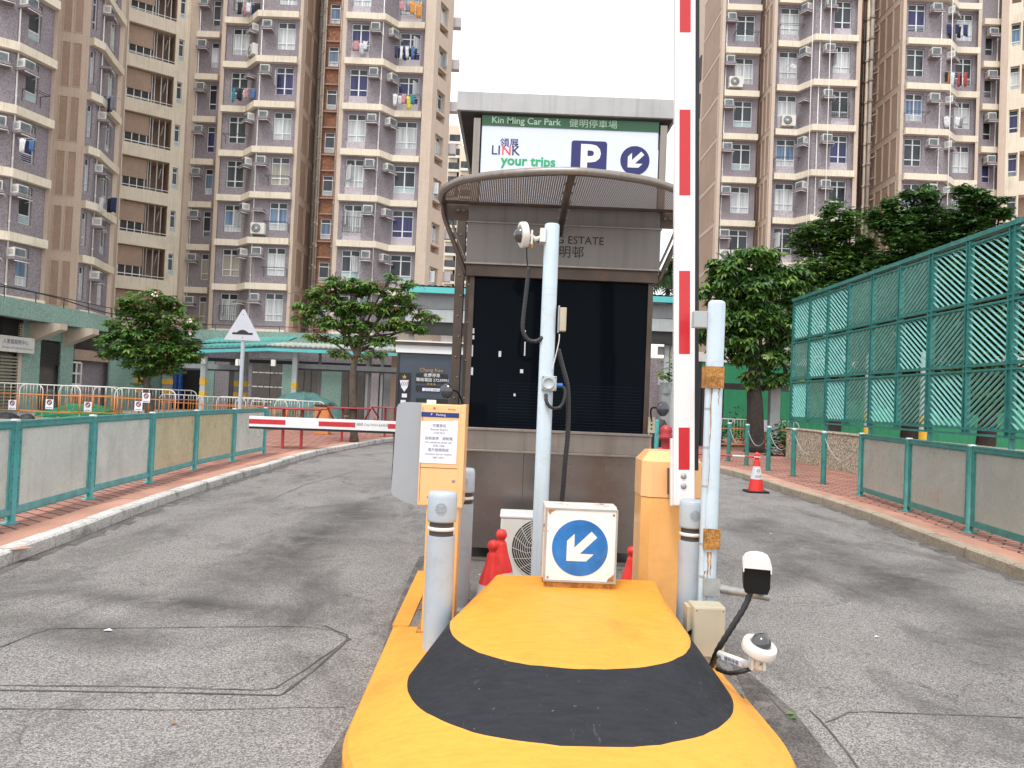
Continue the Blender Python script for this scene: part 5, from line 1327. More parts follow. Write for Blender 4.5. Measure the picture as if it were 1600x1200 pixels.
for (u, v, Y_, w_, h_, m_, nm, lb, ct) in ((130, 641, 27.6, 3.4, 0.72, 'green_sheet', 'green_sheet', 'bright green plastic sheet lying behind the left barriers', 'sheet'), (10, 648, 24.6, 1.0, 0.42, 'black_rubber', 'rubbish_bag', 'black rubbish bag at the foot of the barriers at far left', 'bag'), (42, 652, 24.4, 0.6, 0.42, 'ink_black', 'rubbish_bag', 'dark rubbish bag in front of the barriers behind the fence', 'bag'), (475, 618, 33.5, 3.6, 1.45, 'green_tarp', 'tarpaulin', 'dull green tarpaulin draped over a heap behind the red frames', 'tarpaulin'), (78, 620, 27.2, 0.7, 1.2, 'dark_metal', 'sack_pile', 'dark covered load behind the third barrier from the left', 'load')):
    p_ = D(u, v, Y_); mb = MB(); n1, n2 = 14, 6; vs = []; rnd = random.Random(int(u))
    for j in range(n2 + 1):
        for i in range(n1):
            a = 6.2832 * i / n1; e = math.cos(j / n2 * 1.57); k = 1 + rnd.uniform(-0.12, 0.12)
            vs.append((p_.x + w_ / 2 * e * math.cos(a) * k, Y_ + 0.4 * w_ * e * math.sin(a) * k, PV + (h_ ) * math.sin(j / n2 * 1.57) * (1 + rnd.uniform(-0.05, 0.05))))
    mb.add(vs, [(j * n1 + i, j * n1 + (i + 1) % n1, (j + 1) * n1 + (i + 1) % n1, (j + 1) * n1 + i) for j in range(n2) for i in range(n1)], m_, False)
    solo(mb, nm, lb, ct, base=(p_.x, Y_, PV))

# ================================================================== RED TABLE FRAMES
def red_frame(label, ul, ur, vb, Yc, rot, W=1.05):
    t = thing('picnic_table', label, 'table', (0, 0, 0), 'red steel tables with side seats on the left plaza')
    W2 = 0.85
    for s_ in (-1, 1):
        mb = MB(); mb.box(s_ * W * 0.3 - 0.035, s_ * W * 0.3 + 0.035, -0.03, 0.03, 0, 1.02, 'red_frame')
        mb.build('leg', t, bev=0.01)
    mb = MB()
    mb.box(-W, W, -0.35, 0.35, 1.02, 1.055, 'red_board'); mb.build('table_top', t, bev=0.01)
    mb = MB(); mb.tube([(-W, -0.36, 1.03), (W, -0.36, 1.03)], 0.02, 'red_frame', 6)
    for s_ in (-1, 1): mb.tube([(s_ * W * 0.97, -0.3, 1.02), (s_ * W * 0.7, -0.02, 0.66)], 0.03, 'red_frame', 6)
    mb.build('brace', t)
    mb = MB()
    mb.tube([(-W * .7, -0.45, 0.66), (-W * .5, -0.45, 0.53), (-W * .35, -0.45, 0.52), (W * .6, -0.45, 0.58), (W * .7, -0.45, 0.64)], 0.035, 'red_frame', 6)
    mb.box(-W * .3 - .03, -W * .3 + .03, -0.45, 0.45, 0.49, 0.53, 'red_frame'); mb.box(W * .3 - .03, W * .3 + .03, -0.45, 0.45, 0.52, 0.56, 'red_frame')
    mb.box(-W * .6, W * .6, 0.35, 0.6, 0.53, 0.57, 'red_board')
    mb.build('seat', t)
    p_ = G((ul + ur) / 2, vb, PV); t.location = (p_.x, p_.y, PV); t.rotation_euler = (0, 0, rot)
red_frame('red steel table with posts nearest the last fence panel, behind the lowered arm', 441, 470, 701, 0, 0.0, 0.80)
red_frame('reddish table in the middle, left of the ticket machine behind the lowered arm', 536, 552, 690, 0, 0.15, 0.66)
red_frame('dark red table farthest right, partly hidden by the ticket machine', 598, 618, 683, 0, -0.2, 0.58)
# two uprights of the frame group, standing planks behind
p_ = D(503, 640, 27); mb = MB(); mb.box(p_.x - 0.25, p_.x + 0.25, 27, 27.5, PV, 1.1, 'orange_bar'); mb.box(p_.x - 0.28, p_.x + 0.28, 26.97, 27.53, 1.102, 1.18, 'dark_metal')
solo(mb, 'litter_bin', 'small orange bin with a dark top beside the red frames', 'bin', base=(p_.x, 27, PV), bev=0.02)

# ================================================================== DARK SHOP KIOSK
KYY = 13.5
a = D(618, 560, KYY); b = D(745, 560, KYY)
kx0, kx1 = X(619, 600, KYY), X(748, 600, KYY)
kt = Z(660, 540, KYY)
kk = thing('kiosk', 'dark slate kiosk with a white fascia and small signs behind the booth columns', 'kiosk', ((kx0 + kx1) / 2, KYY, 0.0))
mb = MB(); mb.box(kx0, kx1, KYY, KYY + 2.0, 0.002, Z(660, 553, KYY), 'slate_panel')
mb.box(kx0, kx0 + 0.04, KYY - 0.02, KYY - 0.001, 0.002, Z(660, 553, KYY), 'dark_metal')
for (u0, v0, u1, v1) in ((624, 582, 640, 640), (650, 583, 699, 600), (650, 602, 699, 613), (650, 622, 699, 640)):
    q0 = D(u0, v0, KYY); q1 = D(u1, v1, KYY); mb.box(q0.x, q1.x, KYY - 0.012, KYY - 0.001, q1.z, q0.z, 'ink_black')
mb.build('wall_panel', kk)
mb = MB(); mb.box(kx0 - 0.02, kx1, KYY - 0.06, KYY + 2.05, Z(660, 553, KYY) + 0.01, kt, 'white_paint'); mb.build('fascia', kk)
mb = MB(); mb.box(kx0 - 0.03, kx1, KYY - 0.1, KYY + 2.1, kt + 0.002, kt + 0.05, 'steel_brown'); mb.box(kx0 - 0.03, kx1, KYY - 0.11, KYY + 2.1, kt + 0.052, kt + 0.075, 'white_paint'); mb.build('roof', kk)
mb = MB(); sc = KYY / 1200
def kt_(s_, u, v, px, m_): q = D(u, v, KYY); mb.text(s_, px * sc, m_, FM(q.x, KYY - 0.015, q.z), 0.006)
kt_('Chung Kee', 674, 581, 8, 'ink_gold'); kt_('收費停車', 675, 589, 6.5, 'ink_white'); kt_('聯絡電話 27239991', 676, 596, 6.2, 'ink_white'); kt_('★★★', 674, 602, 5, 'ink_gold'); kt_('★', 632, 592, 9, 'ink_gold')
q0 = D(660, 606, KYY); q1 = D(690, 612, KYY); mb.box(q0.x, q1.x, KYY - 0.018, KYY - 0.0135, q1.z, q0.z, 'paper'); q = D(675, 611.5, KYY); mb.text('2723 9991', 5.5 * sc, 'ink_grey', FM(q.x, KYY - 0.019, q.z), 0.004)
for u_, v_, w_, h_ in ((632, 618, 4, 6), (630, 628, 4, 6), (673, 628, 6, 5)):
    q = D(u_, v_, KYY); mb.box(q.x - w_ * sc, q.x + w_ * sc, KYY - 0.018, KYY - 0.0135, q.z - h_ * sc / 2, q.z + h_ * sc / 2, 'paper')
pen = [D(625, 594, KYY), D(639, 594, KYY), D(637, 605, KYY), D(632, 612, KYY), D(627, 605, KYY)]
mb.add([(p_.x, KYY - 0.0165, p_.z) for p_ in pen], [(4, 3, 2, 1, 0)], 'paper')
for k in range(4):
    q0 = D(626 + k * 3, 603 - k * 0.2, KYY); q1 = D(628.5 + k * 3, 596, KYY)
    mb.add([(q0.x, KYY - 0.018, q0.z), (q0.x + 1.0 * sc, KYY - 0.018, q0.z), (q1.x + 1.0 * sc, KYY - 0.018, q1.z), (q1.x, KYY - 0.018, q1.z)], [(0, 1, 2, 3)], 'red_board')
mb.build('signs', kk, label='small dark signs with gold and white writing')

# ================================================================== BEHIND THE BOOTH, RIGHT
Y_ = 21
p_ = D(1040, 690, Y_)
fh = thing('fire_hydrant', 'red hydrant standing between the booth and the raised gate arm', 'hydrant', (p_.x, Y_, PV))
M = Matrix.Translation((p_.x, Y_, PV)); mb = MB()
mb.lathe([(0.22, 0), (0.22, 0.06), (0.13, 0.10), (0.12, 0.55), (0.19, 0.60), (0.20, 0.66), (0.15, 0.72), (0.17, 0.80), (0.15, 0.90), (0.06, 0.97), (0, 0.98)], 'red_frame', M, 20); mb.build('body', fh)
mb = MB(); mb.cyl((p_.x - 0.25, Y_, PV + 0.62), (p_.x + 0.25, Y_, PV + 0.62), 0.07, 'red_frame'); mb.build('outlet', fh)
p_ = D(1026, 680, 19.5); mb = MB(); mb.lathe([(0.055, 0), (0.055, 1.1), (0.05, 1.13), (0, 1.14)], 'teal_paint', Matrix.Translation((p_.x, 19.5, PV)), 16)
solo(mb, 'barrier_post', 'single teal post beside the right edge of the booth', 'post', base=(p_.x, 19.5, PV))
p_ = D(1031, 685, 21.5); mb = MB(); mb.lathe([(0.22, 0), (0.24, 0.5), (0.20, 0.95), (0.12, 1.1), (0, 1.12)], 'ink_black', Matrix.Translation((p_.x, 21.5, PV)), 10)
solo(mb, 'rubbish_bag', 'black covered bin left of the red hydrant', 'bin', base=(p_.x, 21.5, PV))

# green hoarding on the right behind the trees
HY = 40
hx0, hx1 = X(1062, 600, HY), X(1262, 600, HY) + 16
gh = thing('hoarding', 'bright green sheet hoarding behind the trees on the right', 'hoarding', (hx0, HY, PV))
surf('hoarding_green', (0.018, 0.22, 0.10), 0.55, var=0.12, scale=1.0, streak=0.2)
mb = MB(); 
nn = 110
for k in range(nn):
    xa, xb = hx0 + (hx1 - hx0) * k / nn, hx0 + (hx1 - hx0) * (k + 1) / nn
    mb.quad((xa, HY + (0.04 if k % 2 else 0), PV), (xb, HY + (0 if k % 2 else 0.04), PV), (xb, HY + (0 if k % 2 else 0.04), 4.0), (xa, HY + (0.04 if k % 2 else 0), 4.0), 'hoarding_green')
mb.box(hx0, hx1, HY + 0.06, HY + 0.12, PV, 4.0, 'dark_metal'); mb.build('sheet', gh)
mb = MB(); mb.box(hx0, hx1, HY - 0.05, HY + 0.15, 4.02, 4.5, 'ac_white'); mb.build('top_rail', gh)
for k, u in enumerate((1087, 1102, 1126, 1212)):
    xx = X(u, 620, 30.0 if k != 3 else 27.0); yy = 30.0 if k != 3 else 27.0
    mb = MB(); w_ = (0.20, 0.12, 0.13, 0.17)[k]
    mb.box(xx - w_, xx + w_, yy, yy + 0.3, PV, (3.4, 2.4, 3.1, 2.9)[k], 'dark_metal' if k < 3 else 'grey_paint')
    solo(mb, 'shelter_column', ['dark shelter column behind the raised gate arm', 'short dark column left of the pale blue pole', 'dark column just right of the pale blue pole', 'grey column with peeling notices beside the tree trunk at right'][k], 'column', base=(xx, yy, PV))
mb = MB(); xa, xb = X(1085, 600, 30.1), X(1236, 600, 30.1); zc = Z(1150, 604, 30.1); mb.box(xa, xb, 30.02, 30.28, zc - 0.12, zc + 0.12, 'dark_metal')
solo(mb, 'shelter_beam', 'dark horizontal beam across the columns in front of the green hoarding', 'beam', base=(xa, 30, zc))
for k, (u, Y_) in enumerate(((1152, 27.5), (1185, 28.0), (1208, 27.8))):
    dup_k(bar0, kb, (X(u, 660, Y_), Y_, PV), 0.1 * (k - 1), 'orange crowd barrier behind the teal posts at right, ' + ['left of the tree trunk', 'in front of the tree trunk', 'right of the tree trunk'][k])
p_ = D(1187, 665, 27.5); mb = MB(); mb.box(p_.x - 0.17, p_.x + 0.17, 27.2, 27.21, p_.z - 0.2, p_.z + 0.2, 'paper'); solo(mb, 'notice_board', 'white notice fixed to a barrier behind the teal posts at right', 'notice', base=p_)

# ================================================================== RESIDENTIAL TOWERS
VR = 240
def PP(u, Y_, v=VR):
    d = D(u, v, Y_); return Vector((d.x, Y_, 0))
def hit(A, B, u, v=VR):
    """distance along plan line A-B where the photo column u meets it"""
    d = ray(u, v); dx, dy = d.x, d.y; ex, ey = B.x - A.x, B.y - A.y
    L = math.hypot(ex, ey); ex /= L; ey /= L
    # A + s e = k d
    det = ex * (-dy) + dx * ey
    return (A.x * dy - A.y * dx) / det if abs(det) > 1e-9 else 0.0
def seg_frame(A, B):
    a = math.atan2(B.y - A.y, B.x - A.x)
    return Matrix.Translation((A.x, A.y, 0)) @ Matrix.Rotation(a, 4, 'Z'), (B - A).length, a
def LV(k): return 5.0 + 2.7 * k
ZTOP = 33.0; Z0 = 4.0
def wall_with_holes(mb, A, B, z0, z1, mat, cols, depth=0.16, reveal=None, back=None, light=None):
    """cols: [(s0, s1, [(za, zb)...])] ; light: material for the spandrel under a window"""
    M, L, a = seg_frame(A, B); s = 0.0
    def q(s0, s1, za, zb, m_, y=0.0): mb.add([(s0, y, za), (s1, y, za), (s1, y, zb), (s0, y, zb)], [(0, 1, 2, 3)], m_, False, M)
    for s0, s1, hs in sorted(cols):
        if s0 > s: q(s, s0, z0, z1, mat)
        z = z0
        for za, zb in sorted(hs):
            if light and za - 0.55 > z: q(s0, s1, z, za - 0.52, mat); q(s0, s1, za - 0.52, za, light)
            else: q(s0, s1, z, za, mat)
            z = zb
            r = reveal or mat
            mb.add([(s0, 0, za), (s1, 0, za), (s1, depth, za), (s0, depth, za)], [(0, 1, 2, 3)], r, False, M)
            mb.add([(s0, 0, zb), (s0, depth, zb), (s1, depth, zb), (s1, 0, zb)], [(0, 1, 2, 3)], r, False, M)
            mb.add([(s0, 0, za), (s0, depth, za), (s0, depth, zb), (s0, 0, zb)], [(0, 1, 2, 3)], r, False, M)
            mb.add([(s1, 0, za), (s1, 0, zb), (s1, depth, zb), (s1, depth, za)], [(0, 1, 2, 3)], r, False, M)
            if back: q(s0, s1, za, zb, back, depth)
        q(s0, s1, z, z1, mat); s = s1
    if s < L: q(s, L, z0, z1, mat)
WM = {}
def window_mesh(w_, h_, style, pane):
    key = ('f', round(w_, 2), round(h_, 2), style)
    if key not in WM:
        mb = MB(); f = 0.045
        def b(x0, x1, z0, z1, y0=-0.03, y1=0.03): mb.box(x0, x1, y0, y1, z0, z1, 'alu')
        b(0, w_, 0, f); b(0, w_, h_ - f, h_); b(0, f, f, h_ - f); b(w_ - f, w_, f, h_ - f)
        zt = h_ * 0.78; zl = h_ * 0.24
        if w_ > 0.8: b(w_ / 2 - 0.035, w_ / 2 + 0.035, f, h_ - f, -0.034, 0.026)
        b(f, w_ - f, zt - 0.025, zt + 0.025, -0.026, 0.028); b(f, w_ - f, zl - 0.025, zl + 0.025, -0.026, 0.028)
        if style == 1:
            for k in range(1, 8): b(w_ * k / 8 - 0.008, w_ * k / 8 + 0.008, f, h_ - f, 0.02, 0.035)
        if style == 2:
            for k in range(1, 4): b(f, w_ - f, f + k * (zl - f) / 4 - 0.008, f + k * (zl - f) / 4 + 0.008, -0.02, -0.005)
        WM[key] = mb.mesh('window')
    kp = ('p', round(w_, 2), round(h_, 2), pane)
    if kp not in WM:
        mb = MB(); z1 = h_ * 0.78; z2 = h_ * 0.24
        top = 'pane_dark' if pane != 'pane_frost' else pane
        mb.add([(0.03, 0.0, z1), (w_ - 0.03, 0.0, z1), (w_ - 0.03, 0.0, h_ - 0.02), (0.03, 0.0, h_ - 0.02)], [(0, 1, 2, 3)], top)
        mb.add([(0.03, 0.0, z2), (w_ - 0.03, 0.0, z2), (w_ - 0.03, 0.0, z1), (0.03, 0.0, z1)], [(0, 1, 2, 3)], pane)
        low = {'pane_navy': 'pane_navy', 'pane_dark': 'pane_frost' if (int(w_ * 100) % 2) else 'pane_dark'}.get(pane, 'pane_cream' if pane == 'pane_cream' else 'pane_white')
        mb.add([(0.03, 0.0, 0.03), (w_ - 0.03, 0.0, 0.03), (w_ - 0.03, 0.0, z2), (0.03, 0.0, z2)], [(0, 1, 2, 3)], low)
        WM[kp] = mb.mesh('pane')
    return WM[key], WM[kp]
CASE = {}
def casement_mesh(w_, h_):
    k = (round(w_, 2), round(h_, 2))
    if k not in CASE:
        mb = MB(); f = 0.04
        mb.box(0, w_, -0.02, 0.0, 0, f, 'alu'); mb.box(0, w_, -0.02, 0.0, h_ - f, h_, 'alu'); mb.box(0, f, -0.02, 0, f, h_ - f, 'alu'); mb.box(w_ - f, w_, -0.02, 0, f, h_ - f, 'alu')
        mb.box(f, w_ - f, -0.012, -0.006, f, h_ - f, 'pane_white'); CASE[k] = mb.mesh('open_casement')
    return CASE[k]
def link(name, me, parent, M):
    o = bpy.data.objects.new(name, me); COL.objects.link(o); o.parent = parent
    o.matrix_local = Matrix.Translation(-OFF.get(parent.name, Vector((0, 0, 0)))) @ M
    return o
rw = random.Random(21)
def put_window(bld, M, s0, s1, za, zb, depth, pane=None, style=None):
    w_, h_ = s1 - s0, zb - za
    pane = pane or rw.choice(PANES); style = rw.choice([0, 0, 1, 2]) if style is None else style
    fm, pm = window_mesh(w_, h_, style, pane)
    f = link('window', fm, bld, M @ Matrix.Translation((s0, depth - 0.035, za))); OFF[f.name] = Vector((0, 0, 0))
    p_ = bpy.data.objects.new('pane', pm); COL.objects.link(p_); p_.parent = f; p_.location = (0, 0.012, 0)
    if w_ > 0.9 and rw.random() < 0.28:
        cw = w_ / 2 - 0.03; c_ = bpy.data.objects.new('casement', casement_mesh(cw, h_ * 0.54)); COL.objects.link(c_); c_.parent = f
        if rw.random() < 0.5: c_.location = (0.03, -0.035, h_ * 0.24); c_.rotation_euler = (0, 0, -R_(rw.uniform(45, 85)))
        else: c_.location = (w_ - 0.03, -0.035, h_ * 0.24); c_.rotation_euler = (0, 0, R_(180) + R_(rw.uniform(45, 85)))
# window air conditioner
AC0 = None
def make_ac():
    t = thing('window_air_conditioner', 'x', 'air conditioner', (0, 0, 0), 'window air conditioners on the towers')
    mb = MB(); mb.box(-0.27, 0.27, -0.42, 0.02, 0, 0.43, 'ac_white'); mb.build('casing', t, bev=0.01)
    mb = MB(); mb.box(-0.225, 0.225, -0.432, -0.422, 0.05, 0.38, 'ac_grille')
    for k in range(6): mb.box(-0.225, 0.225, -0.442, -0.433, 0.07 + k * 0.05, 0.082 + k * 0.05, 'ac_grille')
    for k in range(4):
        for s_ in (-0.274, 0.27): mb.box(s_, s_ + 0.004, -0.36, -0.1, 0.1 + k * 0.06, 0.125 + k * 0.06, 'ac_grille')
    mb.build('grille', t); return t
def make_fanbox():
    t = thing('split_air_conditioner', 'x', 'air conditioner', (0, 0, 0), 'split air conditioner boxes on the towers')
    mb = MB(); mb.box(-0.42, 0.42, -0.36, -0.02, 0, 0.66, 'ac_white'); mb.build('casing', t, bev=0.015)
    mb = MB(); mb.lathe([(0.26, 0.0), (0.26, 0.006), (0.0, 0.006)], 'ac_grille', FM(-0.08, -0.362, 0.33), 24); mb.lathe([(0.07, 0.007), (0.07, 0.012), (0, 0.012)], 'ac_white', FM(-0.08, -0.362, 0.33), 12)
    for r in (0.12, 0.19, 0.27): mb.tube([(-0.08 + r * math.cos(6.2832 * i / 24), -0.378, 0.33 + r * math.sin(6.2832 * i / 24)) for i in range(24)], 0.008, 'ac_white', 4, closed=True)
    mb.build('fan', t)
    mb = MB()
    for s_ in (-0.3, 0.3): mb.box(s_ - 0.02, s_ + 0.02, -0.4, 0.0, -0.05, -0.002, 'galv')
    mb.build('bracket', t); return t
ac_proto = make_ac(); fan_proto = make_fanbox(); ack = kids_of(ac_proto); fank = kids_of(fan_proto); used = {'ac': False, 'fan': False}
shelf_mb = MB(); shelf_mb.box(-0.33, 0.33, -0.55, 0.0, -0.12, 0.0, 'lilac')
shelf_mb.tube([(-0.33, -0.56, -0.19), (0.36, -0.56, -0.19), (0.42, -0.10, -0.24)], 0.02, 'white_pipe', 5)
SHELF = shelf_mb.mesh('ac_shelf')
def put_ac(bld, M, ang, s, z, label, fan=False, empty=False):
    if not fan: link('ac_shelf', SHELF, bld, M @ Matrix.Translation((s, 0, z)))
    if empty: return
    p_ = M @ Vector((s, 0, z + 0.003))
    if fan:
        if not used['fan']: used['fan'] = True; fan_proto.location = p_; fan_proto.rotation_euler = (0, 0, ang); fan_proto['label'] = label
        else: dup_k(fan_proto, fank, p_, ang, label)
    else:
        if not used['ac']: used['ac'] = True; ac_proto.location = p_; ac_proto.rotation_euler = (0, 0, ang); ac_proto['label'] = label
        else: dup_k(ac_proto, ack, p_, ang, label, (rw.uniform(0.92, 1.08), rw.uniform(0.8, 1.1), rw.uniform(0.92, 1.05)))
def in_view(x, y, z, m=0.6):
    """is the point (nearly) inside the photograph"""
    q = CR.transposed() @ (Vector((x, y, z)) - Vector((0, 0, EYE)))
    if q.z > -0.1: return False
    u = 800 + FPX * q.x / -q.z; v = 600 - FPX * q.y / -q.z
    pad = m * FPX / -q.z
    return -pad < u < 1600 + pad and -pad < v < 1200 + pad
def ledges(bld, pts, k0, k1, ext=0.32, endL=0.0, endR=0.0):
    """one floor ledge per storey following the bay's plan line"""
    off = offset(pts, -ext)
    for k in range(k0, k1):
        mb = MB(); z0_, z1_ = LV(k) - 0.2, LV(k) + 0.17
        for i in range(len(pts) - 1):
            a, b, c, d = off[i], off[i + 1], pts[i + 1], pts[i]
            lo = [(p_.x, p_.y, z0_) for p_ in (a, b, c, d)]; hi = [(p_.x, p_.y, z1_) for p_ in (a, b, c, d)]
            fs = [(3, 2, 1, 0), (4, 5, 6, 7), (0, 1, 5, 4)]
            if i == 0: fs.append((3, 0, 4, 7))
            if i == len(pts) - 2: fs.append((1, 2, 6, 5))
            mb.add(lo + hi, fs, 'beige_light')
        c = off[len(off) // 2]
        if in_view(c.x, c.y, LV(k), 4): mb.build('floor_ledge', bld)
def vpipe(bld, A, B, s, r=0.035, y=-0.06, mat='white_pipe', k0=0, z0=5.0, name='downpipe'):
    M, L, a = seg_frame(A, B); p_ = M @ Vector((s, y, 0)); mb = MB(); mb.tube([(p_.x, p_.y, z0), (p_.x, p_.y, 28.5)], r, mat, 6)
    for k in range(9):
        zz = LV(k) + 0.6; mb.lathe([(r * 1.35, 0), (r * 1.35, 0.1)], mat, Matrix.Translation((p_.x, p_.y, zz)), 6)
    mb.build(name, bld)
WH, WT = 1.65, 0.36      # window height, gap below the ledge centre
def bay(bld, plan, items, bname, kmax=8, fans=(), skip=(), ext=0.32, light=None, wallmat='lilac', h=WH):
    """plan: [(u, Y)...]; items: (segment index, 'win', u0, u1) / (seg, 'ac', u) / (seg, 'pipe', u)"""
    P = [PP(u, Y_) for u, Y_ in plan]
    wm = MB()
    for i in range(len(P) - 1):
        A, B = P[i], P[i + 1]; M, L, ang = seg_frame(A, B); cols = []
        for it in items:
            if it[0] == i and it[1] == 'win':
                s0, s1 = max(0.03, hit(A, B, it[2])), min(L - 0.03, hit(A, B, it[3]))
                hs = [(LV(k) - WT - h, LV(k) - WT) for k in range(1, kmax + 1)]
                cols.append((s0, s1, hs))
                for k in range(1, kmax + 1):
                    c = M @ Vector(((s0 + s1) / 2, 0, LV(k) - 1.2))
                    if in_view(c.x, c.y, c.z, 1.5): put_window(bld, M, s0, s1, LV(k) - WT - h, LV(k) - WT, 0.16)
            if it[0] == i and it[1] == 'ac':
                s = hit(A, B, it[2])
                for k in range(1, kmax + 1):
                    c = M @ Vector((s, -0.3, LV(k) - 0.85))
                    if not in_view(c.x, c.y, c.z, 0.4): continue
                    extra = '' if sum(1 for j in items if j[1] == 'ac') < 2 else (' left' if it is [j for j in items if j[1] == 'ac'][0] else ' right')
                    lab = 'air conditioner box,%s %s row up, %s' % (extra and extra + ' shelf,', ORD[k - 1], bname)
                    r_ = rw.random()
                    put_ac(bld, M, ang, s, LV(k) - 0.86, lab, empty=(r_ < 0.10))
            if it[0] == i and it[1] == 'pipe':
                vpipe(bld, A, B, hit(A, B, it[2]))
        wall_with_holes(wm, A, B, Z0, ZTOP, wallmat, cols, light=light)
    wm.build('bay_wall', bld)
    ledges(bld, P, 0, kmax + 2, ext)
    for it in items:
        if it[1] != 'win' or it[3] - it[2] < 20: continue
        A, B = P[it[0]], P[it[0] + 1]; M, L, ang = seg_frame(A, B); s0, s1 = hit(A, B, it[2]), hit(A, B, it[3])
        for k in range(1, kmax + 1):
            c = M @ Vector(((s0 + s1) / 2, 0, LV(k) - 1.4)); r_ = rw.random()
            if r_ > 0.42 or not in_view(c.x, c.y, c.z, 0.5): continue
            mb = MB(); zz = LV(k) - 1.62; x0, x1 = s0 - 0.15, s1 + 0.15
            if r_ < 0.27:
                for yy in (-0.55, -0.35): mb.box(x0, x1, yy, yy + 0.02, zz, zz + 0.02, 'dark_metal', M)
                for xx in (x0, x1 - 0.02): mb.box(xx, xx + 0.02, -0.55, 0.0, zz - 0.022, zz - 0.001, 'dark_metal', M); mb.box(xx, xx + 0.02, -0.02, -0.001, zz - 0.5, zz - 0.023, 'dark_metal', M)
                mb.build('drying_rack', bld)
            else:
                for j in range(9): xx = s0 + (s1 - s0) * j / 8; mb.box(xx - 0.01, xx + 0.01, -0.10, -0.085, LV(k) - 2.02, LV(k) - 1.1, 'dark_metal', M)
                for z_ in (LV(k) - 2.02, LV(k) - 1.12): mb.box(s0 - 0.01, s1 + 0.01, -0.084, -0.07, z_, z_ + 0.025, 'dark_metal', M)
                mb.build('window_grille', bld)
    for (seg, u, k) in fans:
        A, B = P[seg], P[seg + 1]; M, L, ang = seg_frame(A, B)
        put_ac(bld, M, ang, hit(A, B, u), LV(k) - 2.35, 'split air conditioner with round fan, %s row up, %s' % (ORD[k - 1], bname), fan=True)
    return P
def pier(bld, plan, mats, name='pier'):
    mb = MB(); P = [PP(u, Y_) if not isinstance(u, Vector) else u for u, Y_ in plan]
    for i in range(len(P) - 1):
        mb.quad((P[i].x, P[i].y, Z0), (P[i + 1].x, P[i + 1].y, Z0), (P[i + 1].x, P[i + 1].y, ZTOP), (P[i].x, P[i].y, ZTOP), mats[i] if isinstance(mats, (list, tuple)) else mats)
    mb.build(name, bld); return P
def panels(bld, A, B, n, s0, s1, gap=0.12, zpad=(0.35, 0.2), mat='brown_panel', kmax=9, name='brown_panel_strip'):
    """recess-like brown panels between storeys on a pier face"""
    M, L, a = seg_frame(A, B); mb = MB(); w_ = (s1 - s0 - gap * (n - 1)) / n
    for k in range(0, kmax + 1):
        za, zb = LV(k) - 2.7 + zpad[0], LV(k) - zpad[1]
        if za < 4.2: za = 4.2
        if zb - za < 0.3: continue
        for j in range(n):
            x0 = s0 + j * (w_ + gap); mb.box(x0, x0 + w_, -0.012, -0.002, za, zb, mat, M)
            mb.box(x0 - 0.03, x0, -0.03, -0.001, za - 0.03, zb + 0.03, 'beige', M); mb.box(x0 + w_, x0 + w_ + 0.03, -0.03, -0.001, za - 0.03, zb + 0.03, 'beige', M)
            mb.box(x0, x0 + w_, -0.03, -0.001, za - 0.03, za, 'beige', M); mb.box(x0, x0 + w_, -0.03, -0.001, zb, zb + 0.03, 'beige', M)
    mb.build(name, bld)
def groove_line(mb, A, B, z0, slope): pass

# ---------------- left tower
LT = thing('residential_tower', 'tall beige and lilac residential block filling the left half of the view', 'apartment block', (-12, 45, 0))
Lw = 'leftmost wing of left tower'
pA = bay(LT, [(-170, 29.6), (-95, 30.6), (-60, 31.6), (17, 32.6), (74, 34.3)], [(3, 'win', 34, 54), (3, 'ac', 27), (3, 'pipe', 18.5), (1, 'win', -92, -64), (2, 'ac', -6)], Lw, 7)
P1 = pier(LT, [(74, 34.3), (80, 34.25), (81, 37.3), (131, 37.7)], 'beige')
M, L, a = seg_frame(P1[2], P1[3]); panels(LT, P1[2], P1[3], 2, hit(P1[2], P1[3], 89), hit(P1[2], P1[3], 119), 0.16)
pB = bay(LT, [(131, 37.72), (146, 38.2), (160, 39.6), (178, 41.3)], [(0, 'win', 134, 141), (1, 'ac', 152), (1, 'pipe', 150), (2, 'win', 163, 172)], 'narrow angled bay beside the open corridors', 7)
P2 = pier(LT, [(178, 41.3), (185, 41.6), (190, 45.9)], 'beige')
# open corridor block
CA, CB = PP(190, 45.9), PP(287, 48.0)
M, L, ang = seg_frame(CA, CB)
s0, s1 = hit(CA, CB, 191.5), hit(CA, CB, 266); w0, w1 = hit(CA, CB, 271), hit(CA, CB, 279.5)
mb = MB()
hs = [(LV(k) - 2.7 + 0.45, LV(k) - 0.33) for k in range(1, 10)]
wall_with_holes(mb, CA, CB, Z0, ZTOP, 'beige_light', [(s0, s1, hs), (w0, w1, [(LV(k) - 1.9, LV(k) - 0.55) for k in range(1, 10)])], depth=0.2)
mb.build('corridor_front', LT)
sm_ = s0 + (s1 - s0) * 0.54
mb = MB(); mb.box(0.02, L - 0.6, 1.7, 1.75, Z0, ZTOP, 'brown_panel', M); mb.box(0, 0.02, 0.2, 1.7, Z0, ZTOP, 'brown_panel', M); mb.box(s1 + 0.01, s1 + 0.05, 0.2, 1.7, Z0, ZTOP, 'brown_panel', M); mb.build('corridor_back_wall', LT)
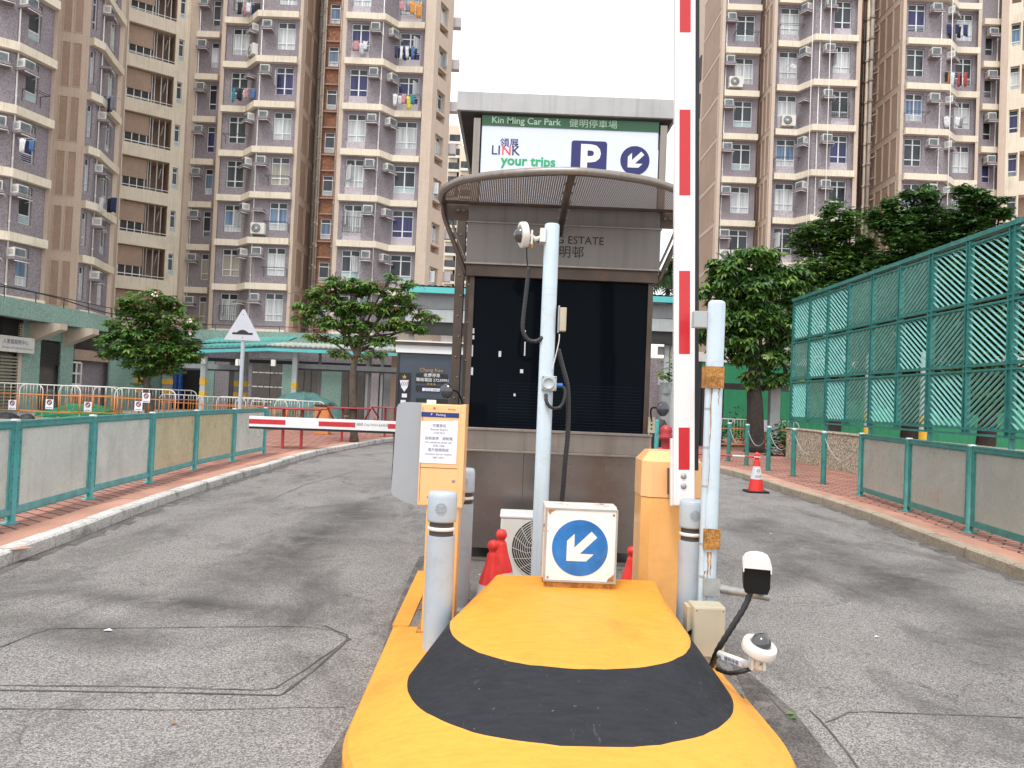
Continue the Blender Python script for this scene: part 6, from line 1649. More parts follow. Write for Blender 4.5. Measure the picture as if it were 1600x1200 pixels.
for k in range(1, 9):
    c = M @ Vector((1, 0, LV(k) - 1.3))
    if not in_view(c.x, c.y, c.z, 1.5): continue
    mb = MB(); mb.box(0.03, s1, 0.21, 1.69, LV(k) - 0.32, LV(k) - 0.12, 'beige', M)
    mb.box(s0 + 0.02, sm_, 0.35, 0.40, LV(k) - 1.55, LV(k) - 0.35, 'brown_panel', M)
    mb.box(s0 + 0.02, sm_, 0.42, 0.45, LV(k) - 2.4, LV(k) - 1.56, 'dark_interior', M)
    mb.build('corridor_screen', LT)
    mb = MB()
    for j in range(4): xx = s0 + 0.1 + j * (sm_ - s0 - 0.2) / 3; mb.box(xx - 0.02, xx + 0.02, 0.39, 0.415, LV(k) - 2.3, LV(k) - 1.56, 'alu', M)
    mb.box(s0 + 0.05, sm_, 0.385, 0.41, LV(k) - 2.05, LV(k) - 2.02, 'alu', M); mb.box(s0 + 0.05, s1, 0.03, 0.06, LV(k) - 2.12, LV(k) - 2.09, 'alu', M)
    mb.build('corridor_window', LT)
    put_window(LT, M, w0, w1, LV(k) - 1.9, LV(k) - 0.55, 0.2, 'pane_dark', 0)
mb = MB()
for xx, r in ((sm_ + 0.10, 0.03), (sm_ + 0.25, 0.025), (sm_ + 0.62, 0.035), (s1 - 0.25, 0.035)):
    p_ = M @ Vector((xx, 0.55, 0)); mb.tube([(p_.x, p_.y, 5), (p_.x, p_.y, 29)], r, 'white_pipe', 6)
for k in range(1, 9):
    a_ = M @ Vector((sm_ + 0.75, 0.6, LV(k) - 1.3)); b_ = M @ Vector((s1 - 0.35, 0.6, LV(k) - 0.6)); mb.tube([a_, b_], 0.04, 'grey_pipe', 6)
mb.build('corridor_pipes', LT)
P3 = pier(LT, [(287, 48.0), (290, 47.9), (301, 48.2)], 'beige')
pN = bay(LT, [(301, 48.3), (337, 48.3)], [(0, 'win', 322, 334), (0, 'ac', 311), (0, 'pipe', 303.5)], 'narrow bay right of the open corridors', 8)
P4 = pier(LT, [(337, 48.3), (338, 46.3), (344, 46.2)], 'beige')
pC = bay(LT, [(344, 46.3), (385, 46.3), (398, 45.3), (459, 45.3)], [(0, 'win', 355, 382), (1, 'ac', 392), (2, 'ac', 411), (2, 'pipe', 401), (2, 'win', 425, 453)], 'bay left of the pipe recess', 8,
         fans=[(2, 411, 3), (1, 392, 7)])
C0 = PP(459, 45.25); C1 = PP(464, 45.2); C2 = Vector((C1.x + 0.02, 49.4, 0))
pier(LT, [(C0, 0), (C1, 0), (C2, 0)], 'beige')
panels(LT, C1, C2, 2, 0.7, 3.5, 0.35, (0.3, 0.25))
R0, R1 = C2, Vector((PP(500, 49.4).x, 49.4, 0)); R2 = PP(501, 47.4); R3 = PP(525, 47.4); R4 = Vector((PP(526.5, 45.1).x, 45.1, 0)); R5 = PP(533, 45.1)
mb = MB()
wall_with_holes(mb, R0, R1, Z0, ZTOP, 'old_brick', [])
wall_with_holes(mb, R1, R2, Z0, ZTOP, 'old_brick', [])
Mr, Lr, ar = seg_frame(R2, R3)
s0, s1 = hit(R2, R3, 506), hit(R2, R3, 522)
wall_with_holes(mb, R2, R3, Z0, ZTOP, 'old_brick', [(s0, s1, [(LV(k) - 2.0, LV(k) - 0.75) for k in range(1, 10)])])
for k in range(1, 9): mb.box(-0.02, Lr + 0.0, -0.14, 0.0, LV(k) - 2.22, LV(k) - 2.14, 'brown_panel', Mr); mb.box(-0.02, Lr, -0.10, 0.0, LV(k) - 0.5, LV(k) - 0.42, 'brown_panel', Mr)
mb.build('recess_wall', LT)
for k in range(1, 9): put_window(LT, Mr, s0, s1, LV(k) - 2.0, LV(k) - 0.75, 0.14, rw.choice(['pane_dark', 'pane_dark', 'pane_blue']))
pier(LT, [(R3, 0), (R4, 0), (R5, 0)], 'beige')
mb = MB()
for u, Y_, r, m_ in ((489, 48.9, 0.07, 'white_pipe'), (493, 48.6, 0.10, 'grey_pipe'), (497.5, 48.2, 0.09, 'beige_light'), (500.5, 47.2, 0.05, 'grey_pipe'), (524.5, 47.2, 0.05, 'grey_pipe')):
    p_ = PP(u, Y_); mb.tube([(p_.x, Y_, 4.5), (p_.x, Y_, 29)], r, m_, 7)
    for k in range(0, 18):
        zz = 5 + 1.35 * k + 0.3 * (u % 2); mb.lathe([(r * 1.4, 0), (r * 1.4, 0.14)], m_, Matrix.Translation((p_.x, Y_, zz)), 7)
        if r > 0.08: mb.tube([(p_.x, Y_, zz + 0.4), (p_.x + 0.5, Y_ - 0.25, zz + 0.55), (p_.x + 0.5, Y_ - 0.1, zz + 0.9)], 0.05, 'grey_pipe', 5)
mb.build('recess_pipes', LT)
pD = bay(LT, [(533, 45.1), (592, 45.1), (612, 46.0), (656, 46.0)], [(0, 'win', 541, 569.5), (0, 'ac', 580), (0, 'pipe', 590.5), (1, 'ac', 604), (2, 'win', 617, 650)], 'bay right of the pipe recess', 8, light='lilac_light')
e0, e1, e2 = PP(656, 45.75), PP(672, 45.7), PP(700, 47.9)
pier(LT, [(PP(656, 46.0), 0), (e0, 0), (e1, 0)], 'beige')
Me, Le, ae = seg_frame(e1, e2); s0, s1 = hit(e1, e2, 679), hit(e1, e2, 692)
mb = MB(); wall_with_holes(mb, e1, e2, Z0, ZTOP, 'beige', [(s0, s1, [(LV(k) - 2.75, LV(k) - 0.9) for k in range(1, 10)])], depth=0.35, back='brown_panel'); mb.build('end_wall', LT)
for k in range(1, 9):
    c = Me @ Vector((s0, 0, LV(k) - 1.5))
    if in_view(c.x, c.y, c.z, 1):
        put_window(LT, Me, s0 + 0.02, s1 - 0.02, LV(k) - 2.15, LV(k) - 0.92, 0.3, rw.choice(PANES), 0)
        mb = MB(); mb.box(s0 + 0.02, s1 - 0.02, -0.05, 0.3, LV(k) - 2.3, LV(k) - 2.18, 'beige', Me); mb.build('window_sill', LT)
mb = MB()
e3 = Vector((e2.x - 1.5, 62, 0)); mb.quad((e2.x, e2.y, Z0), (e3.x, e3.y, Z0), (e3.x, e3.y, ZTOP), (e2.x, e2.y, ZTOP), 'beige')
for k in range(1, 9):
    mb.box(e2.x - 0.1, e2.x + 0.42, 48.2, 48.7, LV(k) - 1.5, LV(k) - 0.9, 'far_band')
mb.quad((e3.x, e3.y, Z0), (-45, 62, Z0), (-45, 62, ZTOP), (e3.x, e3.y, ZTOP), 'beige')
roofp = [v for v in (pA + P1[1:] + pB + P2[1:] + [CB] + pN + pC + [C2, R1, R2, R3, R4] + pD + [e1, e2, e3, Vector((-45, 62, 0))])]
mb.add([(p_.x, p_.y, ZTOP) for p_ in roofp], [tuple(range(len(roofp)))], 'beige')
mb.build('rear_wall', LT)

# ---------------- right tower
RT = thing('residential_tower', 'tall beige and lilac residential block rising behind the trees on the right', 'apartment block', (20, 46, 0))
q1 = PP(1122, 47.4); q0 = Vector((q1.x, 55, 0))
pier(RT, [(q0, 0), (q1, 0), (PP(1127, 47.3), 0)], 'beige')
panels(RT, q0, q1, 1, 2.9, 7.2, 0.2, (0.22, 0.16))
Mq, Lq, aq = seg_frame(q0, q1)
mb = MB()
for k in range(1, 9):
    mb.box(1.4, 2.4, -0.05, 0.0, LV(k) - 2.3, LV(k) - 0.6, 'dark_interior', Mq)
mb.build('side_window_strip', RT)
bay(RT, [(1127, 47.5), (1181, 47.5)], [(0, 'win', 1144, 1173), (0, 'ac', 1134), (0, 'pipe', 1129)], 'gate-arm bay of right tower', 8, fans=[(0, 1138, 3), (0, 1144, 7)])
q3 = PP(1203, 46.0); q2 = Vector((q3.x, 48.6, 0))
pier(RT, [(PP(1181, 47.5), 0), (q2, 0), (q3, 0), (PP(1208, 46.0), 0)], 'beige')
panels(RT, q2, q3, 3, 0.35, 2.35, 0.16, (0.25, 0.2))
bay(RT, [(1208, 46.4), (1245, 46.4), (1268, 45.4), (1333, 45.4)], [(0, 'win', 1213, 1242), (1, 'ac', 1257), (2, 'ac', 1288), (2, 'pipe', 1275), (2, 'win', 1297, 1324)], 'middle bay of right tower', 8, fans=[(0, 1228, 6)], light='lilac_light')
q5 = PP(1340, 45.2)
pier(RT, [(PP(1333, 45.4), 0), (PP(1333.5, 45.2), 0), (q5, 0), (Vector((q5.x + 0.05, 50, 0)), 0)], 'beige')
q8 = PP(1405, 45.3); q7 = Vector((q8.x, 49.5, 0)); 
mb = MB(); wall_with_holes(mb, Vector((q5.x + 0.05, 50, 0)), Vector((q7.x, 50, 0)), Z0, ZTOP, 'old_brick', []); mb.build('recess_wall', RT)
mb = MB()
for u, Y_, r, m_ in ((1345, 49.0, 0.07, 'dark_metal'), (1351, 48.8, 0.10, 'beige_light'), (1357, 48.5, 0.12, 'grey_pipe'), (1363, 48.9, 0.07, 'white_pipe'), (1368, 48.6, 0.09, 'beige_light')):
    p_ = PP(u, Y_); mb.tube([(p_.x, Y_, 4.5), (p_.x, Y_, 29)], r, m_, 7)
    for k in range(0, 18):
        zz = 5 + 1.35 * k + 0.3 * (u % 2); mb.lathe([(r * 1.4, 0), (r * 1.4, 0.14)], m_, Matrix.Translation((p_.x, Y_, zz)), 7)
        if r > 0.08: mb.tube([(p_.x, Y_, zz + 0.4), (p_.x + 0.5, Y_ - 0.25, zz + 0.55), (p_.x + 0.5, Y_ - 0.1, zz + 0.9)], 0.05, 'grey_pipe', 5)
mb.build('recess_pipes', RT)
pier(RT, [(Vector((q7.x, 50, 0)), 0), (q8, 0), (PP(1410, 45.3), 0)], 'beige')
panels(RT, Vector((q7.x, 50, 0)), q8, 4, 0.9, 4.35, 0.16, (0.3, 0.22))
bay(RT, [(1410, 45.4), (1474, 45.4), (1485, 46.3), (1523, 46.3)], [(0, 'win', 1413, 1440), (0, 'ac', 1453), (0, 'pipe', 1465), (1, 'ac', 1477), (2, 'win', 1489, 1515)], 'bay above the lattice screen', 8, fans=[(0, 1455, 4), (2, 1503, 3)])
pier(RT, [(PP(1523, 46.3), 0), (PP(1523.2, 46.0), 0), (PP(1528, 46.0), 0), (PP(1528.2, 48.0), 0)], 'beige')
bay(RT, [(1528.5, 48.0), (1559, 48.0)], [(0, 'win', 1535, 1548), (0, 'ac', 1543), (0, 'pipe', 1553)], 'narrow bay near the right edge', 8)
pier(RT, [(PP(1559, 48.0), 0), (PP(1559.2, 47.4), 0), (PP(1571, 47.2), 0)], 'beige')
CA, CB = PP(1571, 47.2), PP(1680, 45.5); M, L, ang = seg_frame(CA, CB)
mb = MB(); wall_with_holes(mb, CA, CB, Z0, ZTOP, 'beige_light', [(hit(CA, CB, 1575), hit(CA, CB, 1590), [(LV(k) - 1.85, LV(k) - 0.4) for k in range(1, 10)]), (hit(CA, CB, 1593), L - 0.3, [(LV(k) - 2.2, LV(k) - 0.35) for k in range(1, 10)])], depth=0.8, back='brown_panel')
mb.build('corridor_front', RT)
for k in range(1, 9): put_window(RT, M, hit(CA, CB, 1575), hit(CA, CB, 1590), LV(k) - 1.85, LV(k) - 0.4, 0.3)
mb = MB(); mb.quad((q0.x, 55, Z0), (q0.x, 55, ZTOP), (45, 62, ZTOP), (45, 62, Z0), 'beige'); mb.quad((CB.x, CB.y, Z0), (45, 62, Z0), (45, 62, ZTOP), (CB.x, CB.y, ZTOP), 'beige'); mb.build('rear_wall', RT)
mb = MB(); mb.box(q1.x + 0.3, CB.x + 6, 48.5, 49.5, 0.0, 4.3, 'grey_paint'); mb.box(q1.x + 0.1, CB.x + 6, 47.8, 49.6, 4.0, 4.6, 'teal_mosaic'); mb.build('ground_floor_wall', RT)
# rope-access lines hanging down the facade
mb = MB()
for u, Y_ in ((1290, 44.7), (1480, 44.6), (1262, 45.0)):
    a_ = D(u + 8, 40, Y_); b_ = D(u - 14, 420, Y_); mb.tube([(a_.x, Y_, 27.5), (a_.x + 0.02, Y_, 14), (a_.x - 0.1, Y_, 5)], 0.02, 'white_pipe', 5)
mb.build('hanging_ropes', RT)

# ---------------- laundry on racks
cl = {'navy': (0.02, 0.03, 0.09), 'black': (0.015, 0.015, 0.018), 'white': (0.62, 0.62, 0.64), 'orange': (0.60, 0.25, 0.04), 'yellow': (0.70, 0.60, 0.08), 'teal': (0.02, 0.20, 0.26), 'pink': (0.50, 0.22, 0.24), 'blue': (0.06, 0.16, 0.38), 'red': (0.35, 0.05, 0.05), 'grey': (0.22, 0.22, 0.24)}
for k_, c_ in cl.items(): surf('cloth_' + k_, c_, 0.85, var=0.2, scale=8)
def laundry(u, v, Y_, colors, label, w_=1.3, drop=0.75):
    c = D(u, v, Y_); t = thing('laundry_rack', label, 'laundry', tuple(c), 'laundry hung outside the flats'); rnd = random.Random(int(u * 3 + v))
    mb = MB(); mb.tube([(c.x - w_ / 2 - 0.05, Y_ + 0.55, c.z), (c.x - w_ / 2 - 0.05, Y_, c.z), (c.x + w_ / 2 + 0.05, Y_, c.z), (c.x + w_ / 2 + 0.05, Y_ + 0.55, c.z)], 0.015, 'galv', 5)
    mb.tube([(c.x - w_ / 2, Y_ + 0.25, c.z), (c.x + w_ / 2, Y_ + 0.25, c.z)], 0.012, 'galv', 5); mb.build('rack', t)
    n_ = len(colors); step = w_ / n_
    for i, col in enumerate(colors):
        x0 = c.x - w_ / 2 + i * step; y_ = Y_ + (0.25 if i % 2 else 0.0); W_ = step * rnd.uniform(0.9, 1.3); H_ = drop * rnd.uniform(0.6, 1.1); vs = []; m1, m2 = 5, 4
        for j in range(m2 + 1):
            for i2 in range(m1 + 1):
                fx_ = i2 / m1; shoulder = 0.12 * W_ if j == 0 and 0 < i2 < m1 else 0
                vs.append((x0 + W_ * (fx_ * (1 - 0.06 * j) + 0.03 * j), y_ + 0.03 * math.sin(fx_ * 9 + i + j), c.z - 0.01 - H_ * j / m2 - rnd.uniform(0, 0.02) * j))
        mb = MB(); mb.add(vs, [(j * (m1 + 1) + i2, (j + 1) * (m1 + 1) + i2, (j + 1) * (m1 + 1) + i2 + 1, j * (m1 + 1) + i2 + 1) for j in range(m2) for i2 in range(m1)], 'cloth_' + col, True)
        o = mb.build('garment', t); sd = o.modifiers.new('thick', 'SOLIDIFY'); sd.thickness = 0.02
laundry(634, 72, 44.9, ['navy', 'black', 'white', 'navy', 'white', 'black', 'blue', 'navy'], 'dark blue and white clothes on a rack, right of the pipe recess')
laundry(631, 147, 44.9, ['white', 'white', 'pink', 'yellow', 'teal'], 'white and yellow clothes on a rack, right of the pipe recess')
laundry(641, 2, 44.9, ['pink', 'grey', 'orange', 'orange'], 'orange clothes on a rack at the very top right of the left tower')
laundry(563, 64, 44.6, ['pink', 'white', 'white'], 'pink and white towels hanging under an open window of the left tower', 0.9, 0.6)
laundry(380, 138, 45.4, ['teal', 'navy', 'black', 'white', 'pink', 'grey', 'blue'], 'turquoise, dark and pink clothes on a rack left of the pipe recess')
laundry(388, 4, 45.4, ['black', 'pink', 'white', 'navy', 'black'], 'dark and pale clothes on a rack at the top edge of left tower')
laundry(168, 308, 38.6, ['white', 'black', 'navy'], 'black and white garments on a rack beside the open corridors, low down', 0.9, 0.9)
laundry(39, 216, 32.0, ['white', 'blue'], 'pale blue shirt hanging outside the leftmost wing', 0.5, 0.7)
laundry(168, 150, 38.6, ['blue', 'navy', 'grey'], 'blue garments on a rack beside the open corridors, high up', 0.8, 0.7)
laundry(1496, 38, 45.3, ['navy', 'black', 'navy', 'black', 'navy'], 'navy and black clothes on a rack at the top of the right tower', 1.2)
laundry(1494, 113, 45.3, ['black', 'orange', 'white', 'teal', 'red', 'black', 'red'], 'multicoloured clothes on a rack high on the right tower')
laundry(1492, 182, 45.3, ['white', 'grey', 'white', 'grey'], 'white and grey clothes on a rack on the right tower')
laundry(1240, 100, 45.8, ['white'], 'single white cloth hanging on the right tower', 0.45, 0.4)

# ---------------- far towers in the gap
FT = thing('distant_tower', 'pale distant tower with tiny windows in the gap left of the booth', 'apartment block', (-12, 150, 0))
FY = 150
def fbox(u0, u1, vt, Y_, mat='far_wall', name='wall', par=None, dep=12):
    a = D(u0, vt, Y_); b = D(u1, vt, Y_); mb = MB(); mb.box(a.x, b.x, Y_, Y_ + dep, 0, a.z, mat); return mb.build(name, par)
fbox(698, 717, 196, FY, par=FT); fbox(719, 900, 228, FY - 1, par=FT)
mb = MB(); W0 = MB(); W0.box(-0.6, 0.6, -0.3, 0, 0, 1.2, 'pane_dark'); W0.box(-0.65, 0.65, -0.6, -0.001, -0.7, -0.2, 'ac_white'); FWM = W0.mesh('window')
for u in (704, 711, 724, 731):
    for k in range(18):
        z_ = 8 + 2.75 * k
        top = D(700, 196 if u < 718 else 228, FY).z
        if z_ > top - 3: continue
        x_ = D(u, 300, FY).x; link('window', FWM, FT, Matrix.Translation((x_, FY - (0.01 if u < 718 else 1.01), z_)))
FT2 = thing('distant_tower', 'second pale distant tower seen through the booth awning columns', 'apartment block', (X(760, 300, 180), 180, 0))
mb = MB(); a = D(741, 300, 180); mb.box(a.x, a.x + 14, 180, 195, 0, 48, 'far_wall'); mb.build('wall', FT2)
for k in range(14): link('window', FWM, FT2, Matrix.Translation((a.x + 2, 179.9, 6 + 2.8 * k)))

# ================================================================== PODIUM AND GROUND FLOOR
pod = thing('podium', 'turquoise mosaic podium with shops under the left tower', 'podium', (-18, 34, 0))
def PQ(u, Y_, v): d = D(u, v, Y_); return Vector((d.x, Y_, 0))
fA0 = PQ(-160, 22.0, 470); fA = PQ(0, 28.8, 480); fB = PQ(170, 36.0, 505); fC = PQ(236, 43.3, 520); fD = PQ(640, 41.8, 525)
def fascia(pts, zt, zb, name='fascia', out=0.0):
    mb = MB(); off = offset(pts, 0.5)
    for i in range(len(pts) - 1):
        a, b, c, d = pts[i], pts[i + 1], off[i + 1], off[i]
        for (za, zb_, ex, m_) in ((zb, zb + 0.32, 0.0, 'teal_mosaic'), (zb + 0.32, zt, -0.08, 'teal_mosaic')):
            lo = [(p_.x, p_.y + (-ex if q < 2 else 0), za) for q, p_ in enumerate((a, b, c, d))]; hi = [(x, y, zb_) for x, y, _ in lo]
            mb.add(lo + hi, [(3, 2, 1, 0), (4, 5, 6, 7), (0, 1, 5, 4), (1, 2, 6, 5), (2, 3, 7, 6), (3, 0, 4, 7)], m_)
    mb.build(name, pod)
fascia([fA0, fA, fB], 4.75, 4.02); fascia([fC, fD], 4.85, 4.2)
mb = MB()
for a, b in ((fA0, fA), (fA, fB), (fC, fD)):
    mb.tube([(a.x, a.y + 0.2, 5.15), (b.x, b.y + 0.2, 5.15)], 0.02, 'dark_metal', 5); n_ = int((b - a).length / 1.8)
    for k in range(n_ + 1): p_ = a.lerp(b, k / n_); mb.tube([(p_.x, p_.y + 0.2, 4.7), (p_.x, p_.y + 0.2, 5.15)], 0.02, 'dark_metal', 5)
mb.build('roof_railing', pod)
mb = MB(); mb.add([(p_.x, p_.y, 4.3) for p_ in (fA0, fA, fB, Vector((fB.x + 3, 50, 0)), Vector((-40, 50, 0)))], [(0, 1, 2, 3, 4)], 'beige'); 
mb.box(fC.x, 30, fC.y + 0.4, 50, 4.3, 4.36, 'beige'); mb.build('soffit', pod)
wA, wB = PQ(-160, 23.6, 570), PQ(0, 30.4, 570); wC = PQ(180, 37.9, 570)
def wseg(A, B, u0, u1, z0, z1, mat, name, y=0.0, v=580, extra=None, th=0.08):
    M, L, a = seg_frame(A, B); s0, s1 = hit(A, B, u0, v), hit(A, B, u1, v); mb = MB()
    mb.box(s0, s1, y, y + th, z0, z1, mat, M)
    if extra: extra(mb, M, s0, s1)
    return mb.build(name, pod)
mb = MB()
for A, B in ((wA, wB), (wB, wC)):
    M, L, a = seg_frame(A, B); mb.box(0, L, 0.3, 0.5, PV, 4.3, 'lilac', M)
mb.box(wC.x, 25, 43.6, 43.8, PV, 4.3, 'lilac'); mb.box(wC.x - 0.2, wC.x, 38, 43.8, PV, 4.3, 'teal_mosaic'); mb.build('ground_floor_wall', pod)
def louvres(n_, zlo, zhi, m_='dark_metal'):
    def f(mb, M, s0, s1):
        for k in range(n_):
            z_ = zlo + (zhi - zlo) * k / n_; mb.box(s0, s1, -0.05, -0.02, z_, z_ + (zhi - zlo) / n_ * 0.5, m_, M)
    return f
wseg(wB, wC, -2, 26, PV, 2.62, 'khaki_shutter', 'shop_shutter', 0.2, extra=louvres(18, 0.2, 2.6, 'khaki_shutter'))
wseg(wB, wC, 26, 31, PV, 3.9, 'beige', 'pier', -0.05)
wseg(wB, wC, -2, 30, 3.35, 4.2, 'dark_interior', 'louvre', 0.15, extra=louvres(9, 3.35, 4.2))
wseg(wB, wC, 31, 60, PV, 4.2, 'teal_mosaic', 'pier', -0.05)
wseg(wB, wC, 61, 91, PV, 3.35, 'shutter', 'louvre_door', 0.2, extra=louvres(16, 2.3, 3.3))
wseg(wB, wC, 60, 92, 3.352, 4.2, 'teal_mosaic', 'pier', -0.03)
wseg(wB, wC, 92, 112, PV, 4.2, 'teal_mosaic', 'pier', -0.05)
def grid(mb, M, s0, s1):
    for k in range(3): x_ = s0 + (s1 - s0) * k / 2; mb.box(x_ - 0.04, x_ + 0.04, -0.04, -0.001, 1.0, 2.5, 'ac_white', M)
    for k in range(4): z_ = 1.0 + k * 0.5; mb.box(s0 + 0.04, s1 - 0.04, -0.035, -0.001, z_ - 0.04, z_ + 0.04, 'ac_white', M)
wseg(wB, wC, 111, 126, 1.0, 2.5, 'pane_dark', 'window', 0.14, extra=grid)
wseg(wB, wC, 112, 166, 2.62, 3.1, 'brown_panel', 'lintel', -0.1)
wseg(wB, wC, 114, 164, 3.12, 4.2, 'dark_interior', 'window', 0.1)
wseg(wB, wC, 168, 179, PV, 4.2, 'teal_mosaic', 'pier', -0.1)
for u0, u1 in ((44, 80), (98, 141)):
    M, L, a = seg_frame(wB, wC); s0, s1 = hit(wB, wC, u0, 515), hit(wB, wC, u1, 515); mb = MB()
    mb.extr([(-1.4, 4.0), (-1.4, 3.75), (-0.05, 3.2), (-0.05, 4.0)], s0, s0 + 0.45, 'beige', M @ Matrix(((0, 0, 1, 0), (1, 0, 0, 0), (0, 1, 0, 0), (0, 0, 0, 1)))); mb.build('bracket', pod)
# sign board at far left
M, L, a = seg_frame(wB, wC); s0, s1 = hit(wB, wC, -14, 550), hit(wB, wC, 41, 550)
sg = thing('shop_sign', 'white sign board with small blue writing at the far left edge', 'sign', tuple(M @ Vector((s1, -0.3, 3))))
mb = MB(); mb.box(s0, s1, -0.35, -0.2, 2.70, 3.33, 'ac_white', M)
Ms = M @ Matrix.Translation((0, -0.352, 0)) @ Matrix(((1, 0, 0, 0), (0, 0, -1, 0), (0, 1, 0, 0), (0, 0, 0, 1)))
mb.text('人家庭服務中心', 0.20, 'ink_blue', Ms @ Matrix.Translation((s1 - 0.35, 3.04, 0)), 0.008, 'RIGHT'); mb.text("Women's & Family Service Centre", 0.12, 'ink_blue', Ms @ Matrix.Translation((s1 - 0.1, 2.83, 0)), 0.004, 'RIGHT')
mb.build('board', sg)
# ground-floor back wall behind the covered walkway
def back(u0, u1, z0, z1, mat, name, Y_=43.5, dy=0.08, extra=None):
    a = D(u0, 600, Y_); b = D(u1, 600, Y_); mb = MB(); mb.box(a.x, b.x, Y_ - dy, Y_, z0, z1, mat)
    if extra: extra(mb, a.x, b.x, Y_ - dy)
    mb.build(name, pod)
def slots(mb, x0, x1, y):
    for zz in (0.9, 1.75, 2.55):
        for j in range(3): xc = x0 + (x1 - x0) * (j + 0.5) / 3; mb.box(xc - 0.14, xc + 0.14, y - 0.01, y, zz, zz + 0.06, 'ac_white')
def dseams(mb, x0, x1, y):
    for j in range(1, 3): xc = x0 + (x1 - x0) * j / 3; mb.box(xc - 0.02, xc + 0.02, y - 0.015, y, PV, 3.1, 'dark_metal')
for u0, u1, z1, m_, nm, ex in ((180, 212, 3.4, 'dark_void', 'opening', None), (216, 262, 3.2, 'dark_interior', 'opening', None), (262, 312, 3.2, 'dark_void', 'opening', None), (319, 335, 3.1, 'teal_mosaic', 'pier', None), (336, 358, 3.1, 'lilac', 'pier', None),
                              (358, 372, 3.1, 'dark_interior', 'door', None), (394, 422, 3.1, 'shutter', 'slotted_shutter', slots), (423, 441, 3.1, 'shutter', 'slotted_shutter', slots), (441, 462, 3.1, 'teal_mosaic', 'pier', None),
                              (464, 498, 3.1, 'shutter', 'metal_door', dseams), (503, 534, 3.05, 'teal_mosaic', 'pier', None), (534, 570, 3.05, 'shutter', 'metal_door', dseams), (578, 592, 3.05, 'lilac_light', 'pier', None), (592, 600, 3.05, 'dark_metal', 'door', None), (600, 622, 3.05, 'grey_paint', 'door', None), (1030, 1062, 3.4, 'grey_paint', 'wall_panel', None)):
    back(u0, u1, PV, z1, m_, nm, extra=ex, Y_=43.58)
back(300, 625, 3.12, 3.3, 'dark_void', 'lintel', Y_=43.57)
for u, Y_ in ((212, 40), (259, 41)):
    p_ = D(u, 600, Y_); mb = MB(); mb.box(p_.x - 0.2, p_.x + 0.2, Y_, Y_ + 0.4, PV, 3.6, 'grey_paint')
    for zz in (1.2, 1.7): mb.box(p_.x - 0.21, p_.x + 0.21, Y_ - 0.01, Y_ + 0.41, zz, zz + 0.26, 'yellow_band')
    mb.build('column', pod)
for u, v, w_, lb in ((228, 600, 1.3, 'blue tarpaulin hanging in the dark opening left of the round tree'), (272, 590, 1.0, 'blue tarpaulin hanging right of the round tree trunk')):
    p_ = D(u, v, 42.8); mb = MB()
    for k in range(8):
        xa, xb = p_.x - w_ / 2 + w_ * k / 8, p_.x - w_ / 2 + w_ * (k + 1) / 8
        mb.quad((xa, 42.8 + (0.08 if k % 2 else 0), 0.7), (xb, 42.8 + (0 if k % 2 else 0.08), 0.7), (xb, 42.8 + (0 if k % 2 else 0.08), 2.6), (xa, 42.8 + (0.08 if k % 2 else 0), 2.6), 'blue_tarp')
    solo(mb, 'tarpaulin', lb, 'tarpaulin', base=(p_.x, 42.8, 0.7))

# ---------------- covered walkway (left and centre)
cw = thing('covered_walkway', 'covered walkway with corrugated turquoise roof on grey posts behind the trees', 'walkway', (-8, 35, PV))
WY = 35.0
def roofpiece(u0, v0, u1, v1, Y0, Y1, dep, name, mat='teal_roof'):
    a = D(u0, v0, Y0); b = D(u1, v1, Y1); n_ = max(8, int((b - a).length / 0.11)); vs = []
    for k in range(n_ + 1):
        p_ = a.lerp(b, k / n_); h_ = 0.04 if k % 2 else 0.0
        vs += [(p_.x, p_.y, p_.z + h_), (p_.x, p_.y + dep, p_.z + h_ + 0.28)]
    mb = MB(); mb.add(vs, [(2 * k, 2 * k + 2, 2 * k + 3, 2 * k + 1) for k in range(n_)], mat)
    vs2 = [(x, y, z - 0.07) for x, y, z in vs]; mb.add(vs2, [(2 * k, 2 * k + 1, 2 * k + 3, 2 * k + 2) for k in range(n_)], 'grey_paint')
    mb.add([vs[2 * k] for k in range(n_ + 1)] + [vs2[2 * k] for k in range(n_ + 1)], [(k, n_ + 1 + k, n_ + 2 + k, k + 1) for k in range(n_)], mat)
    mb.build(name, cw)
    mb = MB(); mb.box(0, (b - a).length, -0.05, 0.05, -0.30, -0.16, 'teal_trim', Matrix.Translation(a) @ Matrix.Rotation(math.atan2(b.y - a.y, b.x - a.x), 4, 'Z') @ Matrix.Rotation(-math.atan2(b.z - a.z, math.hypot(b.x - a.x, b.y - a.y)), 4, 'Y')); mb.build('gutter', cw)
roofpiece(300, 541, 418, 538, 33.5, 34.8, 2.6, 'roof'); roofpiece(418, 538, 560, 544, 34.8, 35.2, 2.6, 'roof', 'roof_pale'); roofpiece(560, 544, 640, 547, 35.2, 35.4, 2.6, 'roof', 'roof_pale')
roofpiece(316, 534, 452, 531, 36.5, 37.2, 1.5, 'roof')
for u, Y_, bands in ((316, 34.2, 1), (459, 35.4, 1), (382, 38.5, 1), (369, 38.5, 1), (498, 37.5, 0), (573, 36, 0), (577, 36.6, 0), (596, 36, 0)):
    p_ = D(u, 600, Y_); w_ = 0.11 if u in (316, 459, 382, 369) else 0.06; zt = Z(u, 548 if u < 500 else 556, Y_)
    mb = MB(); mb.box(p_.x - w_, p_.x + w_, Y_, Y_ + 2 * w_, PV, zt, 'light_grey' if u in (316, 459) else 'grey_paint')
    if bands:
        for zz in (1.15, 1.72): mb.box(p_.x - w_ - 0.01, p_.x + w_ + 0.01, Y_ - 0.01, Y_ + 2 * w_ + 0.01, zz, zz + 0.28, 'yellow_band')
    mb.build('post', cw)
